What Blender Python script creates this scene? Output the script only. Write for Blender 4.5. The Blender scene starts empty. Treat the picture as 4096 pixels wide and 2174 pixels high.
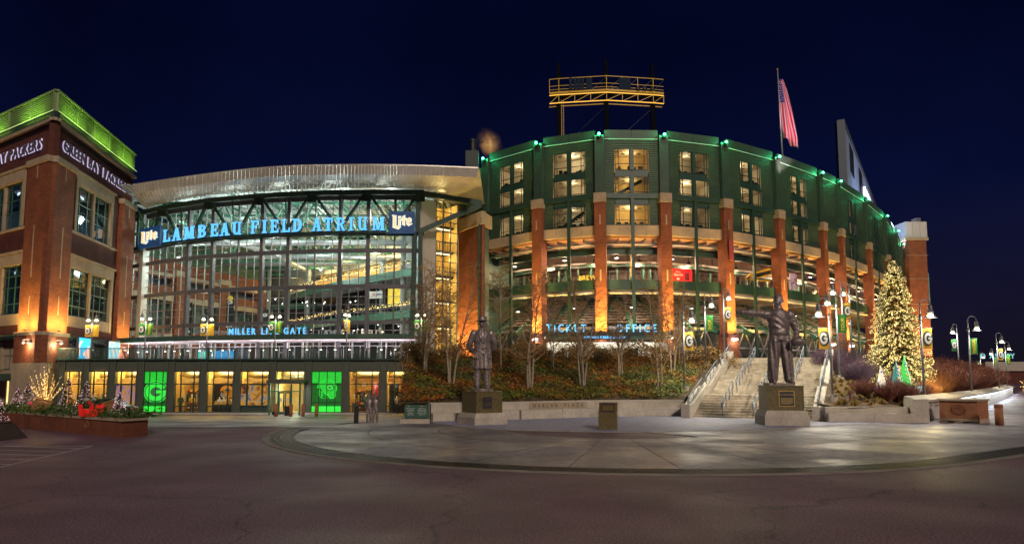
import bpy, bmesh, math, random
from mathutils import Vector, Matrix
import numpy as np
random.seed(7)
R = math.radians
SC = bpy.context.scene
COL = SC.collection

# ------------------------------------------------------------------ camera
cam_d = bpy.data.cameras.new('camera'); cam = bpy.data.objects.new('camera', cam_d); COL.objects.link(cam)
cam.location = (0, 0, 2.5); cam.rotation_euler = (R(95.4), 0, 0)
cam_d.sensor_width = 36; cam_d.lens = 24.776; cam_d.shift_y = 0.0382
cam_d.clip_start = 0.1; cam_d.clip_end = 3000
SC.camera = cam
# ------------------------------------------------------------------ world: clear winter night, town glow low down
wd = bpy.data.worlds.new('World'); SC.world = wd; wd.use_nodes = True
nt = wd.node_tree; nt.nodes.clear()
wo = nt.nodes.new('ShaderNodeOutputWorld'); bg = nt.nodes.new('ShaderNodeBackground')
tc = nt.nodes.new('ShaderNodeTexCoord'); sx = nt.nodes.new('ShaderNodeSeparateXYZ'); rp = nt.nodes.new('ShaderNodeValToRGB')
nt.links.new(tc.outputs['Generated'], sx.inputs[0]); nt.links.new(sx.outputs['Z'], rp.inputs[0])
sns = nt.nodes.new('ShaderNodeTexNoise'); sns.inputs['Scale'].default_value = 2.2; sns.inputs['Detail'].default_value = 5; sns.inputs['Roughness'].default_value = .6; nt.links.new(tc.outputs['Generated'], sns.inputs[0])
smr = nt.nodes.new('ShaderNodeMapRange'); smr.inputs[1].default_value = .3; smr.inputs[2].default_value = .7; smr.inputs[3].default_value = .62; smr.inputs[4].default_value = 1.35; nt.links.new(sns.outputs[0], smr.inputs[0])
smx = nt.nodes.new('ShaderNodeVectorMath'); smx.operation = 'SCALE'; nt.links.new(rp.outputs[0], smx.inputs[0]); nt.links.new(smr.outputs[0], smx.inputs['Scale']); nt.links.new(smx.outputs[0], bg.inputs[0])      # thin drifting veil of cloud
nt.links.new(bg.outputs[0], wo.inputs[0]); _ = bg.outputs[0]
e = rp.color_ramp.elements
e[0].position = 0.0; e[0].color = (0.0060, 0.0048, 0.0085, 1)
e[1].position = 0.42; e[1].color = (0.00045, 0.0010, 0.0075, 1)
for p, c in ((0.10, (0.0038, 0.0036, 0.0125, 1)), (0.24, (0.0010, 0.0020, 0.0130, 1))):
    k = e.new(p); k.color = c
bg.inputs[1].default_value = 1.0
# one weak sun: the spill of the parking-lot floodlights far behind the viewer
sn = bpy.data.lights.new('flood_spill', 'SUN'); so = bpy.data.objects.new('flood_spill', sn); COL.objects.link(so)
sn.energy = .85; sn.angle = R(6); sn.color = (1.0, 0.80, 0.66)
so.rotation_euler = (R(62), 0, R(14))
SC.view_settings.view_transform = 'Standard'; SC.view_settings.look = 'None'
SC.view_settings.exposure = 0.95; SC.view_settings.gamma = 1.0; SC.view_settings.use_curve_mapping = False
SC.render.engine = 'CYCLES'
cy = SC.cycles
cy.use_denoising = True; cy.max_bounces = 5; cy.diffuse_bounces = 2; cy.glossy_bounces = 3
cy.transmission_bounces = 4; cy.transparent_max_bounces = 14; cy.sample_clamp_indirect = 3.0; cy.sample_clamp_direct = 12
cy.caustics_reflective = False; cy.caustics_refractive = False; cy.use_light_tree = True

# ------------------------------------------------------------------ materials
MATS = {}
def M(name, col=(.5, .5, .5), rough=.6, metal=0., var=.12, scale=3., bump=0., bscale=None, col2=None, emit=None, es=0., spec=.5, sample=False, fine=0., fc=.15):
    if name in MATS: return MATS[name]
    m = bpy.data.materials.new(name); m.use_nodes = True; MATS[name] = m
    n = m.node_tree.nodes; l = m.node_tree.links; b = n['Principled BSDF']
    b.inputs['Roughness'].default_value = rough; b.inputs['Metallic'].default_value = metal
    b.inputs['Specular IOR Level'].default_value = spec
    t = n.new('ShaderNodeTexCoord')
    if var or col2:
        ns = n.new('ShaderNodeTexNoise'); ns.inputs['Scale'].default_value = scale; ns.inputs['Detail'].default_value = 6; ns.inputs['Roughness'].default_value = .62
        l.new(t.outputs['Object'], ns.inputs[0])
        r = n.new('ShaderNodeValToRGB'); r.color_ramp.elements[0].position = .3; r.color_ramp.elements[1].position = .72
        lo = tuple(c * (1 - var) for c in col); hi = col2 or tuple(min(1, c * (1 + var)) for c in col)
        r.color_ramp.elements[0].color = (*lo, 1); r.color_ramp.elements[1].color = (*hi, 1)
        l.new(ns.outputs[0], r.inputs[0]); l.new(r.outputs[0], b.inputs['Base Color'])
        if fine:
            n2 = n.new('ShaderNodeTexNoise'); n2.inputs['Scale'].default_value = fine; n2.inputs['Detail'].default_value = 2
            l.new(t.outputs['Object'], n2.inputs[0])
            mr = n.new('ShaderNodeMapRange'); mr.inputs[1].default_value = .3; mr.inputs[2].default_value = .7; mr.inputs[3].default_value = 1 - fc; mr.inputs[4].default_value = 1 + fc
            l.new(n2.outputs[0], mr.inputs[0])
            mx = n.new('ShaderNodeVectorMath'); mx.operation = 'SCALE'
            l.new(r.outputs[0], mx.inputs[0]); l.new(mr.outputs[0], mx.inputs['Scale']); l.new(mx.outputs[0], b.inputs['Base Color'])
    else:
        b.inputs['Base Color'].default_value = (*col, 1)
    if bump:
        nb = n.new('ShaderNodeTexNoise'); nb.inputs['Scale'].default_value = bscale or scale * 4; nb.inputs['Detail'].default_value = 5
        l.new(t.outputs['Object'], nb.inputs[0])
        bp = n.new('ShaderNodeBump'); bp.inputs['Strength'].default_value = bump; bp.inputs['Distance'].default_value = .05
        l.new(nb.outputs[0], bp.inputs['Height']); l.new(bp.outputs[0], b.inputs['Normal'])
    if emit:
        b.inputs['Emission Color'].default_value = (*emit, 1); b.inputs['Emission Strength'].default_value = es
        if not sample: m.cycles.emission_sampling = 'NONE'
    return m

def brick_mat(name, c1, c2, mortar, sc=1.0):
    m = bpy.data.materials.new(name); m.use_nodes = True; MATS[name] = m
    n = m.node_tree.nodes; l = m.node_tree.links; b = n['Principled BSDF']; b.inputs['Roughness'].default_value = .85
    t = n.new('ShaderNodeTexCoord'); s = n.new('ShaderNodeSeparateXYZ'); a = n.new('ShaderNodeMath'); c = n.new('ShaderNodeCombineXYZ')
    l.new(t.outputs['Object'], s.inputs[0]); l.new(s.outputs[0], a.inputs[0]); l.new(s.outputs[1], a.inputs[1])
    l.new(a.outputs[0], c.inputs[0]); l.new(s.outputs[2], c.inputs[1])
    k = n.new('ShaderNodeTexBrick'); k.inputs['Scale'].default_value = sc; k.inputs['Brick Width'].default_value = .42; k.inputs['Row Height'].default_value = .14
    k.inputs['Mortar Size'].default_value = .012; k.inputs['Color1'].default_value = (*c1, 1); k.inputs['Color2'].default_value = (*c2, 1); k.inputs['Mortar'].default_value = (*mortar, 1)
    l.new(c.outputs[0], k.inputs[0])
    ns = n.new('ShaderNodeTexNoise'); ns.inputs['Scale'].default_value = .7; ns.inputs['Detail'].default_value = 8; l.new(t.outputs['Object'], ns.inputs[0])
    mr = n.new('ShaderNodeMapRange'); mr.inputs[1].default_value = .3; mr.inputs[2].default_value = .7; mr.inputs[3].default_value = .72; mr.inputs[4].default_value = 1.2
    l.new(ns.outputs[0], mr.inputs[0])
    mx = n.new('ShaderNodeVectorMath'); mx.operation = 'SCALE'; l.new(k.outputs[0], mx.inputs[0]); l.new(mr.outputs[0], mx.inputs['Scale']); l.new(mx.outputs[0], b.inputs['Base Color'])
    bp = n.new('ShaderNodeBump'); bp.inputs['Strength'].default_value = .5; bp.inputs['Distance'].default_value = .02; bp.invert = True
    l.new(k.outputs['Fac'], bp.inputs['Height']); l.new(bp.outputs[0], b.inputs['Normal'])
    return m

def glass_mat(name, tint=(.92, .96, .95), refl=.16):
    m = bpy.data.materials.new(name); m.use_nodes = True; MATS[name] = m
    n = m.node_tree.nodes; l = m.node_tree.links; n.remove(n['Principled BSDF'])
    tr = n.new('ShaderNodeBsdfTransparent'); tr.inputs[0].default_value = (*tint, 1)
    gl = n.new('ShaderNodeBsdfGlossy'); gl.inputs['Roughness'].default_value = .03; gl.inputs[0].default_value = (.9, .95, 1, 1)
    lw = n.new('ShaderNodeLayerWeight'); lw.inputs[0].default_value = .5
    pw = n.new('ShaderNodeMath'); pw.operation = 'POWER'; pw.inputs[1].default_value = 4.; l.new(lw.outputs['Facing'], pw.inputs[0])
    ma = n.new('ShaderNodeMath'); ma.operation = 'MULTIPLY_ADD'; ma.inputs[1].default_value = .7; ma.inputs[2].default_value = refl * .25; l.new(pw.outputs[0], ma.inputs[0])
    mx = n.new('ShaderNodeMixShader'); l.new(ma.outputs[0], mx.inputs[0]); l.new(tr.outputs[0], mx.inputs[1]); l.new(gl.outputs[0], mx.inputs[2])
    l.new(mx.outputs[0], n['Material Output'].inputs[0]); return m

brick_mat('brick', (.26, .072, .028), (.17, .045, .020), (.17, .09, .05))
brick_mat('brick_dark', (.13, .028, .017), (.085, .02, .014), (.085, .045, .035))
glass_mat('glass'); glass_mat('glass_dark', (.5, .62, .62), .25)
M('stone', (.37, .295, .20), .8, var=.18, scale=1.2, bump=.15)
M('concrete', (.44, .40, .34), .75, var=.2, scale=1.1, bump=.15, fine=9)
M('green_paint', (.022, .060, .046), .45, var=.2, scale=1.5)
M('green_dark', (.012, .032, .026), .5, var=.25, scale=1.2)
M('green_steel', (.035, .13, .085), .42, var=.2, scale=1)
M('siding', (.046, .092, .056), .48, var=.16, scale=.8)
M('siding_flat', (.040, .080, .054), .55, var=.2, scale=.9)
M('store_green', (.070, .085, .065), .5, var=.12, scale=.8)
M('silver', (.52, .52, .50), .38, metal=.35, var=.1, scale=.6)
M('roof_metal', (.60, .58, .54), .36, metal=.45, var=.12, scale=.35)
M('alu', (.30, .31, .33), .4, metal=.3, var=.1)
M('alu_dark', (.13, .13, .145), .42, metal=.2, var=.12)
M('white_paint', (.74, .72, .68), .6, var=.08)
M('cream', (.62, .53, .40), .7, var=.1, scale=.6)
M('black', (.012, .012, .013), .5, var=0)
M('dark_metal', (.030, .032, .036), .45, metal=.4, var=.1)
M('pole_metal', (.20, .21, .235), .4, metal=.5, var=.15)
M('rail_metal', (.22, .25, .30), .38, metal=.6, var=.12)
M('galv', (.45, .46, .47), .42, metal=.6, var=.15)

# ------------------------------------------------------------------ mesh helpers
class MB:
    def __init__(s): s.v = []; s.f = []; s.mi = []; s.cur = 0
    def add(s, vs, fs):
        o = len(s.v); s.v += [tuple(p) for p in vs]
        for q in fs: s.f.append([i + o for i in q]); s.mi.append(s.cur)
        return s
    def box(s, x0, x1, y0, y1, z0, z1):
        return s.add([(x0, y0, z0), (x1, y0, z0), (x1, y1, z0), (x0, y1, z0), (x0, y0, z1), (x1, y0, z1), (x1, y1, z1), (x0, y1, z1)],
                     [(0, 3, 2, 1), (4, 5, 6, 7), (0, 1, 5, 4), (1, 2, 6, 5), (2, 3, 7, 6), (3, 0, 4, 7)])
    def bar(s, p, q, w, d=None):
        p = Vector(p); q = Vector(q); d = d or w; z = (q - p).normalized()
        u = Vector((0, 0, 1)) if abs(z.z) < .95 else Vector((0, 1, 0))
        x = z.cross(u).normalized(); y = x.cross(z).normalized(); x = x * w / 2; y = y * d / 2
        return s.add([p - x - y, p + x - y, p + x + y, p - x + y, q - x - y, q + x - y, q + x + y, q - x + y],
                     [(0, 1, 2, 3), (7, 6, 5, 4), (4, 5, 1, 0), (5, 6, 2, 1), (6, 7, 3, 2), (7, 4, 0, 3)])
    def tube(s, pts, r, n=6, caps=True):
        pts = [Vector(p) for p in pts]; k = len(pts); rs = r if isinstance(r, (list, tuple)) else [r] * k
        vs = []; px = None
        for i, p in enumerate(pts):
            t = (pts[min(i + 1, k - 1)] - pts[max(i - 1, 0)])
            t = t.normalized() if t.length > 1e-9 else Vector((0, 0, 1))
            if px is None: px = t.orthogonal().normalized()
            px = (px - t * px.dot(t)); px = px.normalized() if px.length > 1e-6 else t.orthogonal().normalized()
            y = t.cross(px)
            vs += [p + (px * math.cos(2 * math.pi * j / n) + y * math.sin(2 * math.pi * j / n)) * rs[i] for j in range(n)]
        fs = [(i * n + j, i * n + (j + 1) % n, (i + 1) * n + (j + 1) % n, (i + 1) * n + j) for i in range(k - 1) for j in range(n)]
        if caps: fs += [tuple(range(n - 1, -1, -1)), tuple((k - 1) * n + j for j in range(n))]
        return s.add(vs, fs)
    def lathe(s, prof, n=16, c=(0, 0, 0)):
        k = len(prof); vs = [(c[0] + r * math.cos(2 * math.pi * j / n), c[1] + r * math.sin(2 * math.pi * j / n), c[2] + z) for r, z in prof for j in range(n)]
        fs = [(i * n + j, i * n + (j + 1) % n, (i + 1) * n + (j + 1) % n, (i + 1) * n + j) for i in range(k - 1) for j in range(n)]
        fs += [tuple(range(n - 1, -1, -1)), tuple((k - 1) * n + j for j in range(n))]
        return s.add(vs, fs)
    def ball(s, c, r, n=8, sc=(1, 1, 1)):
        k = max(4, n // 2); vs = [(c[0], c[1], c[2] - r * sc[2])]
        for i in range(1, k):
            a = -math.pi / 2 + math.pi * i / k
            vs += [(c[0] + r * sc[0] * math.cos(a) * math.cos(2 * math.pi * j / n), c[1] + r * sc[1] * math.cos(a) * math.sin(2 * math.pi * j / n), c[2] + r * sc[2] * math.sin(a)) for j in range(n)]
        vs.append((c[0], c[1], c[2] + r * sc[2])); T = len(vs) - 1
        fs = [(0, 1 + (j + 1) % n, 1 + j) for j in range(n)] + [(T, T - n + j, T - n + (j + 1) % n) for j in range(n)]
        fs += [(1 + i * n + j, 1 + i * n + (j + 1) % n, 1 + (i + 1) * n + (j + 1) % n, 1 + (i + 1) * n + j) for i in range(k - 2) for j in range(n)]
        return s.add(vs, fs)
    def prism(s, p, y0, y1):            # polygon in x,z pushed along y (front is y0)
        n = len(p); vs = [(x, y0, z) for x, z in p] + [(x, y1, z) for x, z in p]
        a = sum(p[i][0] * p[(i + 1) % n][1] - p[(i + 1) % n][0] * p[i][1] for i in range(n))
        fr = tuple(range(n)) if a > 0 else tuple(range(n - 1, -1, -1))
        fs = [fr, tuple(i + n for i in reversed(fr))]
        for i in range(n):
            j = (i + 1) % n; fs.append((i + n, j + n, j, i) if a > 0 else (i, j, j + n, i + n))
        return s.add(vs, fs)
    def prismz(s, p, z0, z1):
        n = len(p); a = sum(p[i][0] * p[(i + 1) % n][1] - p[(i + 1) % n][0] * p[i][1] for i in range(n))
        if a < 0: p = p[::-1]
        return s.add([(x, y, z0) for x, y in p] + [(x, y, z1) for x, y in p],
                     [tuple(range(n - 1, -1, -1)), tuple(range(n, 2 * n))] + [(i, (i + 1) % n, (i + 1) % n + n, i + n) for i in range(n)])
    def corr(s, x0, x1, z0, z1, pitch=.27, dep=.06, y=0.):     # horizontally ribbed metal sheet
        n = max(2, int(round((z1 - z0) / pitch))); zs = []
        for i in range(n):
            h = (z1 - z0) / n; b = z0 + i * h; zs += [(b, 0), (b + h * .45, -dep), (b + h * .7, -dep), (b + h * .98, 0)]
        zs.append((z1, 0)); vs = [(x, y + d, z) for z, d in zs for x in (x0, x1)]
        return s.add(vs, [(2 * i, 2 * i + 1, 2 * i + 3, 2 * i + 2) for i in range(len(zs) - 1)])
    def mesh(s, name, mats):
        me = bpy.data.meshes.new(name); me.from_pydata(s.v, [], s.f)
        for m in (mats if isinstance(mats, (list, tuple)) else [mats]): me.materials.append(MATS[m] if isinstance(m, str) else m)
        if any(s.mi): me.polygons.foreach_set('material_index', s.mi)
        return me
    def build(s, name, mats, parent=None, loc=(0, 0, 0), rz=0., smooth=False, kind=None):
        me = s.mesh(name, mats)
        if smooth: me.polygons.foreach_set('use_smooth', [True] * len(me.polygons))
        me.update()
        return inst(name, me, parent, loc, rz, kind=kind)
def inst(name, me, parent=None, loc=(0, 0, 0), rz=0., sc=None, kind=None, rot=None):
    o = bpy.data.objects.new(name, me); COL.objects.link(o); o.location = loc; o.rotation_euler = rot or (0, 0, rz)
    if sc is not None: o.scale = (sc, sc, sc) if isinstance(sc, (int, float)) else sc
    if parent: o.parent = parent
    if kind: o['kind'] = kind
    return o
def tag(o, label, cat, group=None):
    o['label'] = label; o['category'] = cat
    if group: o['group'] = group
    return o
def thing(name, label, cat, loc=(0, 0, 0), rz=0., group=None):
    o = bpy.data.objects.new(name, None); COL.objects.link(o); o.location = loc; o.rotation_euler = (0, 0, rz); o.empty_display_size = .3
    return tag(o, label, cat, group)
def dup(root, loc, rz=0., label=None, sc=None):
    r = root.copy(); COL.objects.link(r); r.location = loc; r.rotation_euler = (0, 0, rz)
    if sc: r.scale = (sc, sc, sc)
    if label: r['label'] = label
    for ch in list(root.children):
        c = ch.copy(); COL.objects.link(c); c.parent = r
        for g in list(ch.children):
            d = g.copy(); COL.objects.link(d); d.parent = c
    return r
def struct(o): o['kind'] = 'structure'; return o
def fr(p, q): return (p[0], p[1], 0.), math.atan2(q[1] - p[1], q[0] - p[0]), math.hypot(q[0] - p[0], q[1] - p[1])
def B(x0, x1, y0, y1, z0, z1): return MB().box(x0, x1, y0, y1, z0, z1)
def light(name, kind, loc, e, col, parent=None, rad=.12, rot=None, spot=None, size=None, blend=.6):
    d = bpy.data.lights.new(name, kind); d.energy = e; d.color = col
    if kind == 'AREA':
        d.shape = 'RECTANGLE'; d.size, d.size_y = size
    else: d.shadow_soft_size = rad
    if spot: d.spot_size = R(spot); d.spot_blend = blend
    o = bpy.data.objects.new(name, d); COL.objects.link(o); o.location = loc
    if rot: o.rotation_euler = rot
    if parent: o.parent = parent
    return o
def sstep(a, b, x):
    t = min(1, max(0, (x - a) / (b - a))); return t * t * (3 - 2 * t)
def gz(x, y):        # the ground falls about a metre towards the shop front
    return -1.0 * sstep(34, 66, y) * (1 - sstep(-14, 2, x))

# ------------------------------------------------------------------ lettering: the built-in font, one mesh per character
GL = {}
def load_glyphs(chars):
    obs = []
    for ch in chars:
        cu = bpy.data.curves.new('g', 'FONT'); cu.body = ch; cu.size = 1; cu.offset = .012; cu.resolution_u = 3; cu.fill_mode = 'FRONT'
        o = bpy.data.objects.new('g', cu); COL.objects.link(o); obs.append((ch, o, cu))
    bpy.context.view_layer.update(); dg = bpy.context.evaluated_depsgraph_get()
    for ch, o, cu in obs:
        me = bpy.data.meshes.new_from_object(o.evaluated_get(dg)); bm = bmesh.new(); bm.from_mesh(me)
        bmesh.ops.remove_doubles(bm, verts=bm.verts, dist=1e-5)
        vs = [(v.co.x, v.co.y) for v in bm.verts]; bm.verts.index_update()
        fs = [[v.index for v in f.verts] for f in bm.faces]
        ed = []
        for q in bm.edges:
            if len(q.link_faces) == 1:
                f = q.link_faces[0]; vi = [v.index for v in f.verts]; a, b = q.verts[0].index, q.verts[1].index
                k = vi.index(a); ed.append((a, b) if vi[(k + 1) % len(vi)] == b else (b, a))
        x0 = min(p[0] for p in vs); x1 = max(p[0] for p in vs)
        GL[ch] = ([(x - x0, y) for x, y in vs], fs, ed, x1 - x0)
        bm.free(); bpy.data.meshes.remove(me); bpy.data.objects.remove(o); bpy.data.curves.remove(cu)
load_glyphs("ABCDEFGHIKLMNOPRSTUVWYZabcdefghiklmnoprstuvwy0123456789()&.-")
def glyph(mb, ch, x, z, h, w=None, dep=.1, y=0., shear=0.):
    vs, fs, ed, gw = GL[ch]; sz = h / .73; kx = (w / gw) if w else sz; n = len(vs)
    P = [(x + p[0] * kx + shear * p[1] * sz, z + p[1] * sz) for p in vs]
    mb.add([(a, y - dep, b) for a, b in P] + [(a, y, b) for a, b in P], [tuple(f) for f in fs] + [(b, a, a + n, b + n) for a, b in ed])
    return gw * kx
def text(mb, s, x, z, h, dep=.03, y=0., gap=.12, wf=1., align='l', shear=0.):
    sz = h / .73 * wf
    adv = [(GL[c][3] if c in GL else .28) * sz + gap * h for c in s]
    if align == 'c': x -= sum(adv) / 2
    for c, a in zip(s, adv):
        if c in GL: glyph(mb, c, x, z, h, GL[c][3] * sz, dep, y, shear)
        x += a
    return x
def slab_letter(mb, ch, x, z, w, h, dep=.25, y=0.):
    """bold letters with slab serifs, drawn as strokes in a unit box"""
    S = .26; T = .13
    def st(a, b, t=S): # vertical-ish stroke as quad
        mb.prism([(x + (a[0] - t / 2) * w, z + a[1] * h), (x + (a[0] + t / 2) * w, z + a[1] * h), (x + (b[0] + t / 2) * w, z + b[1] * h), (x + (b[0] - t / 2) * w, z + b[1] * h)], y - dep, y)
    def hb(x0, x1, z0, t=T): mb.prism([(x + x0 * w, z + z0 * h), (x + x1 * w, z + z0 * h), (x + x1 * w, z + (z0 + t) * h), (x + x0 * w, z + (z0 + t) * h)], y - dep * .98, y + .01)
    def sf(c, z0, wd=.46): hb(c - wd / 2, c + wd / 2, z0, .09)
    def arc(cx, cz, rx, rz, a0, a1, tx=S, tz=T, n=12):
        o = []; i_ = []
        for k in range(n + 1):
            a = R(a0 + (a1 - a0) * k / n); o.append((x + (cx + rx * math.cos(a)) * w, z + (cz + rz * math.sin(a)) * h)); i_.append((x + (cx + (rx - tx) * math.cos(a)) * w, z + (cz + (rz - tz) * math.sin(a)) * h))
        for k in range(n): mb.prism([o[k], o[k + 1], i_[k + 1], i_[k]], y - dep * .99, y + .005)
    if ch in 'LEFBDR':
        c = .24; st((c, 0), (c, 1)); sf(c, 0, .48); sf(c, .91, .48)
    if ch == 'L': hb(.2, 1, 0); st((.93, .0), (.93, .34), .14)
    if ch == 'E': hb(.2, 1, 0); hb(.2, .95, .87); hb(.3, .7, .44); st((.93, 0), (.93, .3), .14); st((.9, .72), (.9, 1), .14); st((.68, .36), (.68, .64), .1)
    if ch == 'F': hb(.2, 1, .87); hb(.3, .72, .44); st((.95, .68), (.95, 1), .14); st((.7, .36), (.7, .64), .1)
    if ch == 'B': arc(.5, .74, .42, .26, 90, -90); arc(.52, .27, .48, .27, 90, -90); hb(.2, .52, .87); hb(.2, .52, 0); hb(.2, .52, .46, .1)
    if ch == 'D': arc(.42, .5, .58, .5, 90, -90, .3); hb(.2, .45, .87); hb(.2, .45, 0)
    if ch == 'R': arc(.52, .72, .42, .28, 90, -90); hb(.2, .55, .87); hb(.2, .55, .44, .1); st((.88, 0), (.56, .46), .27); sf(.9, 0, .3)
    if ch == 'A': st((.16, 0), (.46, 1), .15); st((.78, 0), (.5, 1), .28); hb(.25, .7, .28, .1); sf(.14, 0, .36); sf(.8, 0, .5)
    if ch == 'M': st((.14, 0), (.18, 1), .14); st((.84, 0), (.82, 1), .24); st((.48, .05), (.22, 1), .2); st((.5, .05), (.8, 1), .13); sf(.14, 0, .34); sf(.84, 0, .42); sf(.16, .91, .36); sf(.84, .91, .4)
    if ch == 'U': st((.22, .28), (.22, 1)); st((.82, .28), (.82, 1), .16); arc(.52, .34, .43, .34, 180, 360, .24, .15); sf(.22, .91, .48); sf(.82, .91, .4); st((.84, 0), (.84, .3), .14); sf(.9, 0, .22)
    if ch == 'I': st((.5, 0), (.5, 1), .44); sf(.5, 0, .96); sf(.5, .91, .96)
    if ch == 'T': st((.5, 0), (.5, 1), .3); hb(.02, .98, .87); st((.08, .66), (.08, 1), .14); st((.92, .66), (.92, 1), .14); sf(.5, 0, .56)
def oval_g(mb, cx, cz, a, b, y0, y1, ring=True, n=40):
    """the oval letter mark: outer ring and a G"""
    E_ = lambda r, s_, t: (cx + r * a * math.cos(t), cz + s_ * b * math.sin(t))
    if ring:
        for k in range(n):
            t0, t1 = 2 * math.pi * k / n, 2 * math.pi * (k + 1) / n
            mb.prism([E_(1, 1, t0), E_(1, 1, t1), E_(.93, .93, t1), E_(.93, .93, t0)], y0, y1)
    A0, A1 = R(28), R(352)
    for k in range(n):
        t0, t1 = A0 + (A1 - A0) * k / n, A0 + (A1 - A0) * (k + 1) / n
        mb.prism([E_(.84, .82, t0), E_(.84, .82, t1), E_(.46, .42, t1), E_(.46, .42, t0)], y0, y1)
    mb.prism([(cx + .02 * a, cz - .14 * b), (cx + .84 * a, cz - .14 * b), (cx + .84 * a, cz + .14 * b), (cx + .02 * a, cz + .14 * b)], y0 - .004, y1)
# ================================================================== GROUND
M('asphalt', (.165, .095, .130), .55, var=.35, scale=.22, bump=.45, bscale=45, fine=24, fc=.75)
M('slab', (.165, .152, .190), .40, var=.4, scale=.4, bump=.25, bscale=5, fine=3, fc=.3)
M('paver_stone', (.27, .28, .40), .6, var=.2, scale=2.2, bump=.2, fine=12)  # blue light on the pavers is put into this colour
M('joint', (.05, .045, .04), .8, var=.2)
M('grate_iron', (.030, .022, .026), .45, metal=.5, var=.3)
M('line_paint', (.34, .33, .33), .6, var=.25, scale=6)
def sheet(xs, ys, dz):
    m = MB(); n = len(xs); m.v = [(x, y, gz(x, y) + dz) for y in ys for x in xs]
    m.f = [(j * n + i, j * n + i + 1, (j + 1) * n + i + 1, (j + 1) * n + i) for j in range(len(ys) - 1) for i in range(n - 1)]; m.mi = [0] * len(m.f); return m
xs = [-1500, -400, -120] + [-80 + 2.0 * i for i in range(60)] + [60, 120, 400, 1500]
ys = [-600, -100, -20] + [0 + 2.0 * i for i in range(46)] + [110, 160, 300, 800, 2000]
struct(sheet(xs, ys, 0).build('ground', 'asphalt', smooth=True))
# plaza: a half disc of slabs whose rim carries the drain, running on to the right as a straight path
CX, CY, RD = 4.9, 34.4, 14.75
A_L, A_R = 178., 305.
def rim(r, a): return (CX + r * math.cos(R(a)), CY + r * math.sin(R(a)))
ud = (.819, .574); vd = (-.574, .819); PE = rim(RD, A_R)
pts = [rim(RD, 125 + 4.5 * i) for i in range(41)]
pts += [(PE[0] + ud[0] * 160, PE[1] + ud[1] * 160), (PE[0] + ud[0] * 160 + vd[0] * 24.6, PE[1] + ud[1] * 160 + vd[1] * 24.6), (PE[0] + vd[0] * 24.6, PE[1] + vd[1] * 24.6)]
plaza = MB().add([(x, y, gz(x, y) * .98 + .004) for x, y in pts], [tuple(range(len(pts)))]).build('plaza', 'joint'); struct(plaza)
def slab(p4, dz):
    c = (sum(p[0] for p in p4) / len(p4), sum(p[1] for p in p4) / len(p4)); q = []
    for p in p4:
        d = math.hypot(p[0] - c[0], p[1] - c[1]); k = (d - .035) / d; q.append((c[0] + (p[0] - c[0]) * k, c[1] + (p[1] - c[1]) * k))
    n = len(q); m = MB(); vs = [(x, y, gz(x, y) + dz) for x, y in q] + [(x, y, gz(x, y) - .02) for x, y in q]
    return m.add(vs, [tuple(range(n))] + [(i, i + n, (i + 1) % n + n, (i + 1) % n) for i in range(n)])
rr = [5.2, 8.4, 11.6, RD]
for i in range(15):
    for j in range(3):
        a0, a1 = 125 + 12 * i, 137 + 12 * i; r0, r1 = rr[j], rr[j + 1]; n = 5
        p = [rim(r1, a0 + (a1 - a0) * k / n) for k in range(n + 1)] + [rim(r0, a1 - (a1 - a0) * k / n) for k in range(n + 1)]
        slab(p, .024).build('slab', 'slab', plaza)
for i in range(14):
    for j in range(5):
        L_ = 5.4; u0, v0 = i * L_ * (1 + .12 * i), j * 4.9; u1 = (i + 1) * L_ * (1 + .12 * (i + 1)); v1 = v0 + 4.9
        p = [(PE[0] + ud[0] * u + vd[0] * v, PE[1] + ud[1] * u + vd[1] * v) for u, v in ((u0, v0), (u1, v0), (u1, v1), (u0, v1))]
        slab(p, .024).build('slab', 'slab', plaza)
walk = sheet([-46 + 2 * i for i in range(21)], [36 + 2 * i for i in range(17)], .004).build('pavement', 'joint'); struct(walk)
for i in range(8):
    for j in range(6):
        x0, y0 = -46 + 5.2 * i, 36.5 + 5.4 * j
        c_ = (x0 + 2.6, y0 + 2.7)
        if math.hypot(c_[0] - CX, c_[1] - CY) < RD: continue
        m = MB()
        for a in range(2):
            for b in range(2):
                xa, ya = x0 + 2.59 * a + .02, y0 + 2.69 * b + .02
                m.add([(x, y, gz(x, y) + .012) for x, y in ((xa, ya), (xa + 2.59, ya), (xa + 2.59, ya + 2.69), (xa, ya + 2.69))], [(0, 1, 2, 3)])
        m.build('slab', 'slab', walk)
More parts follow.
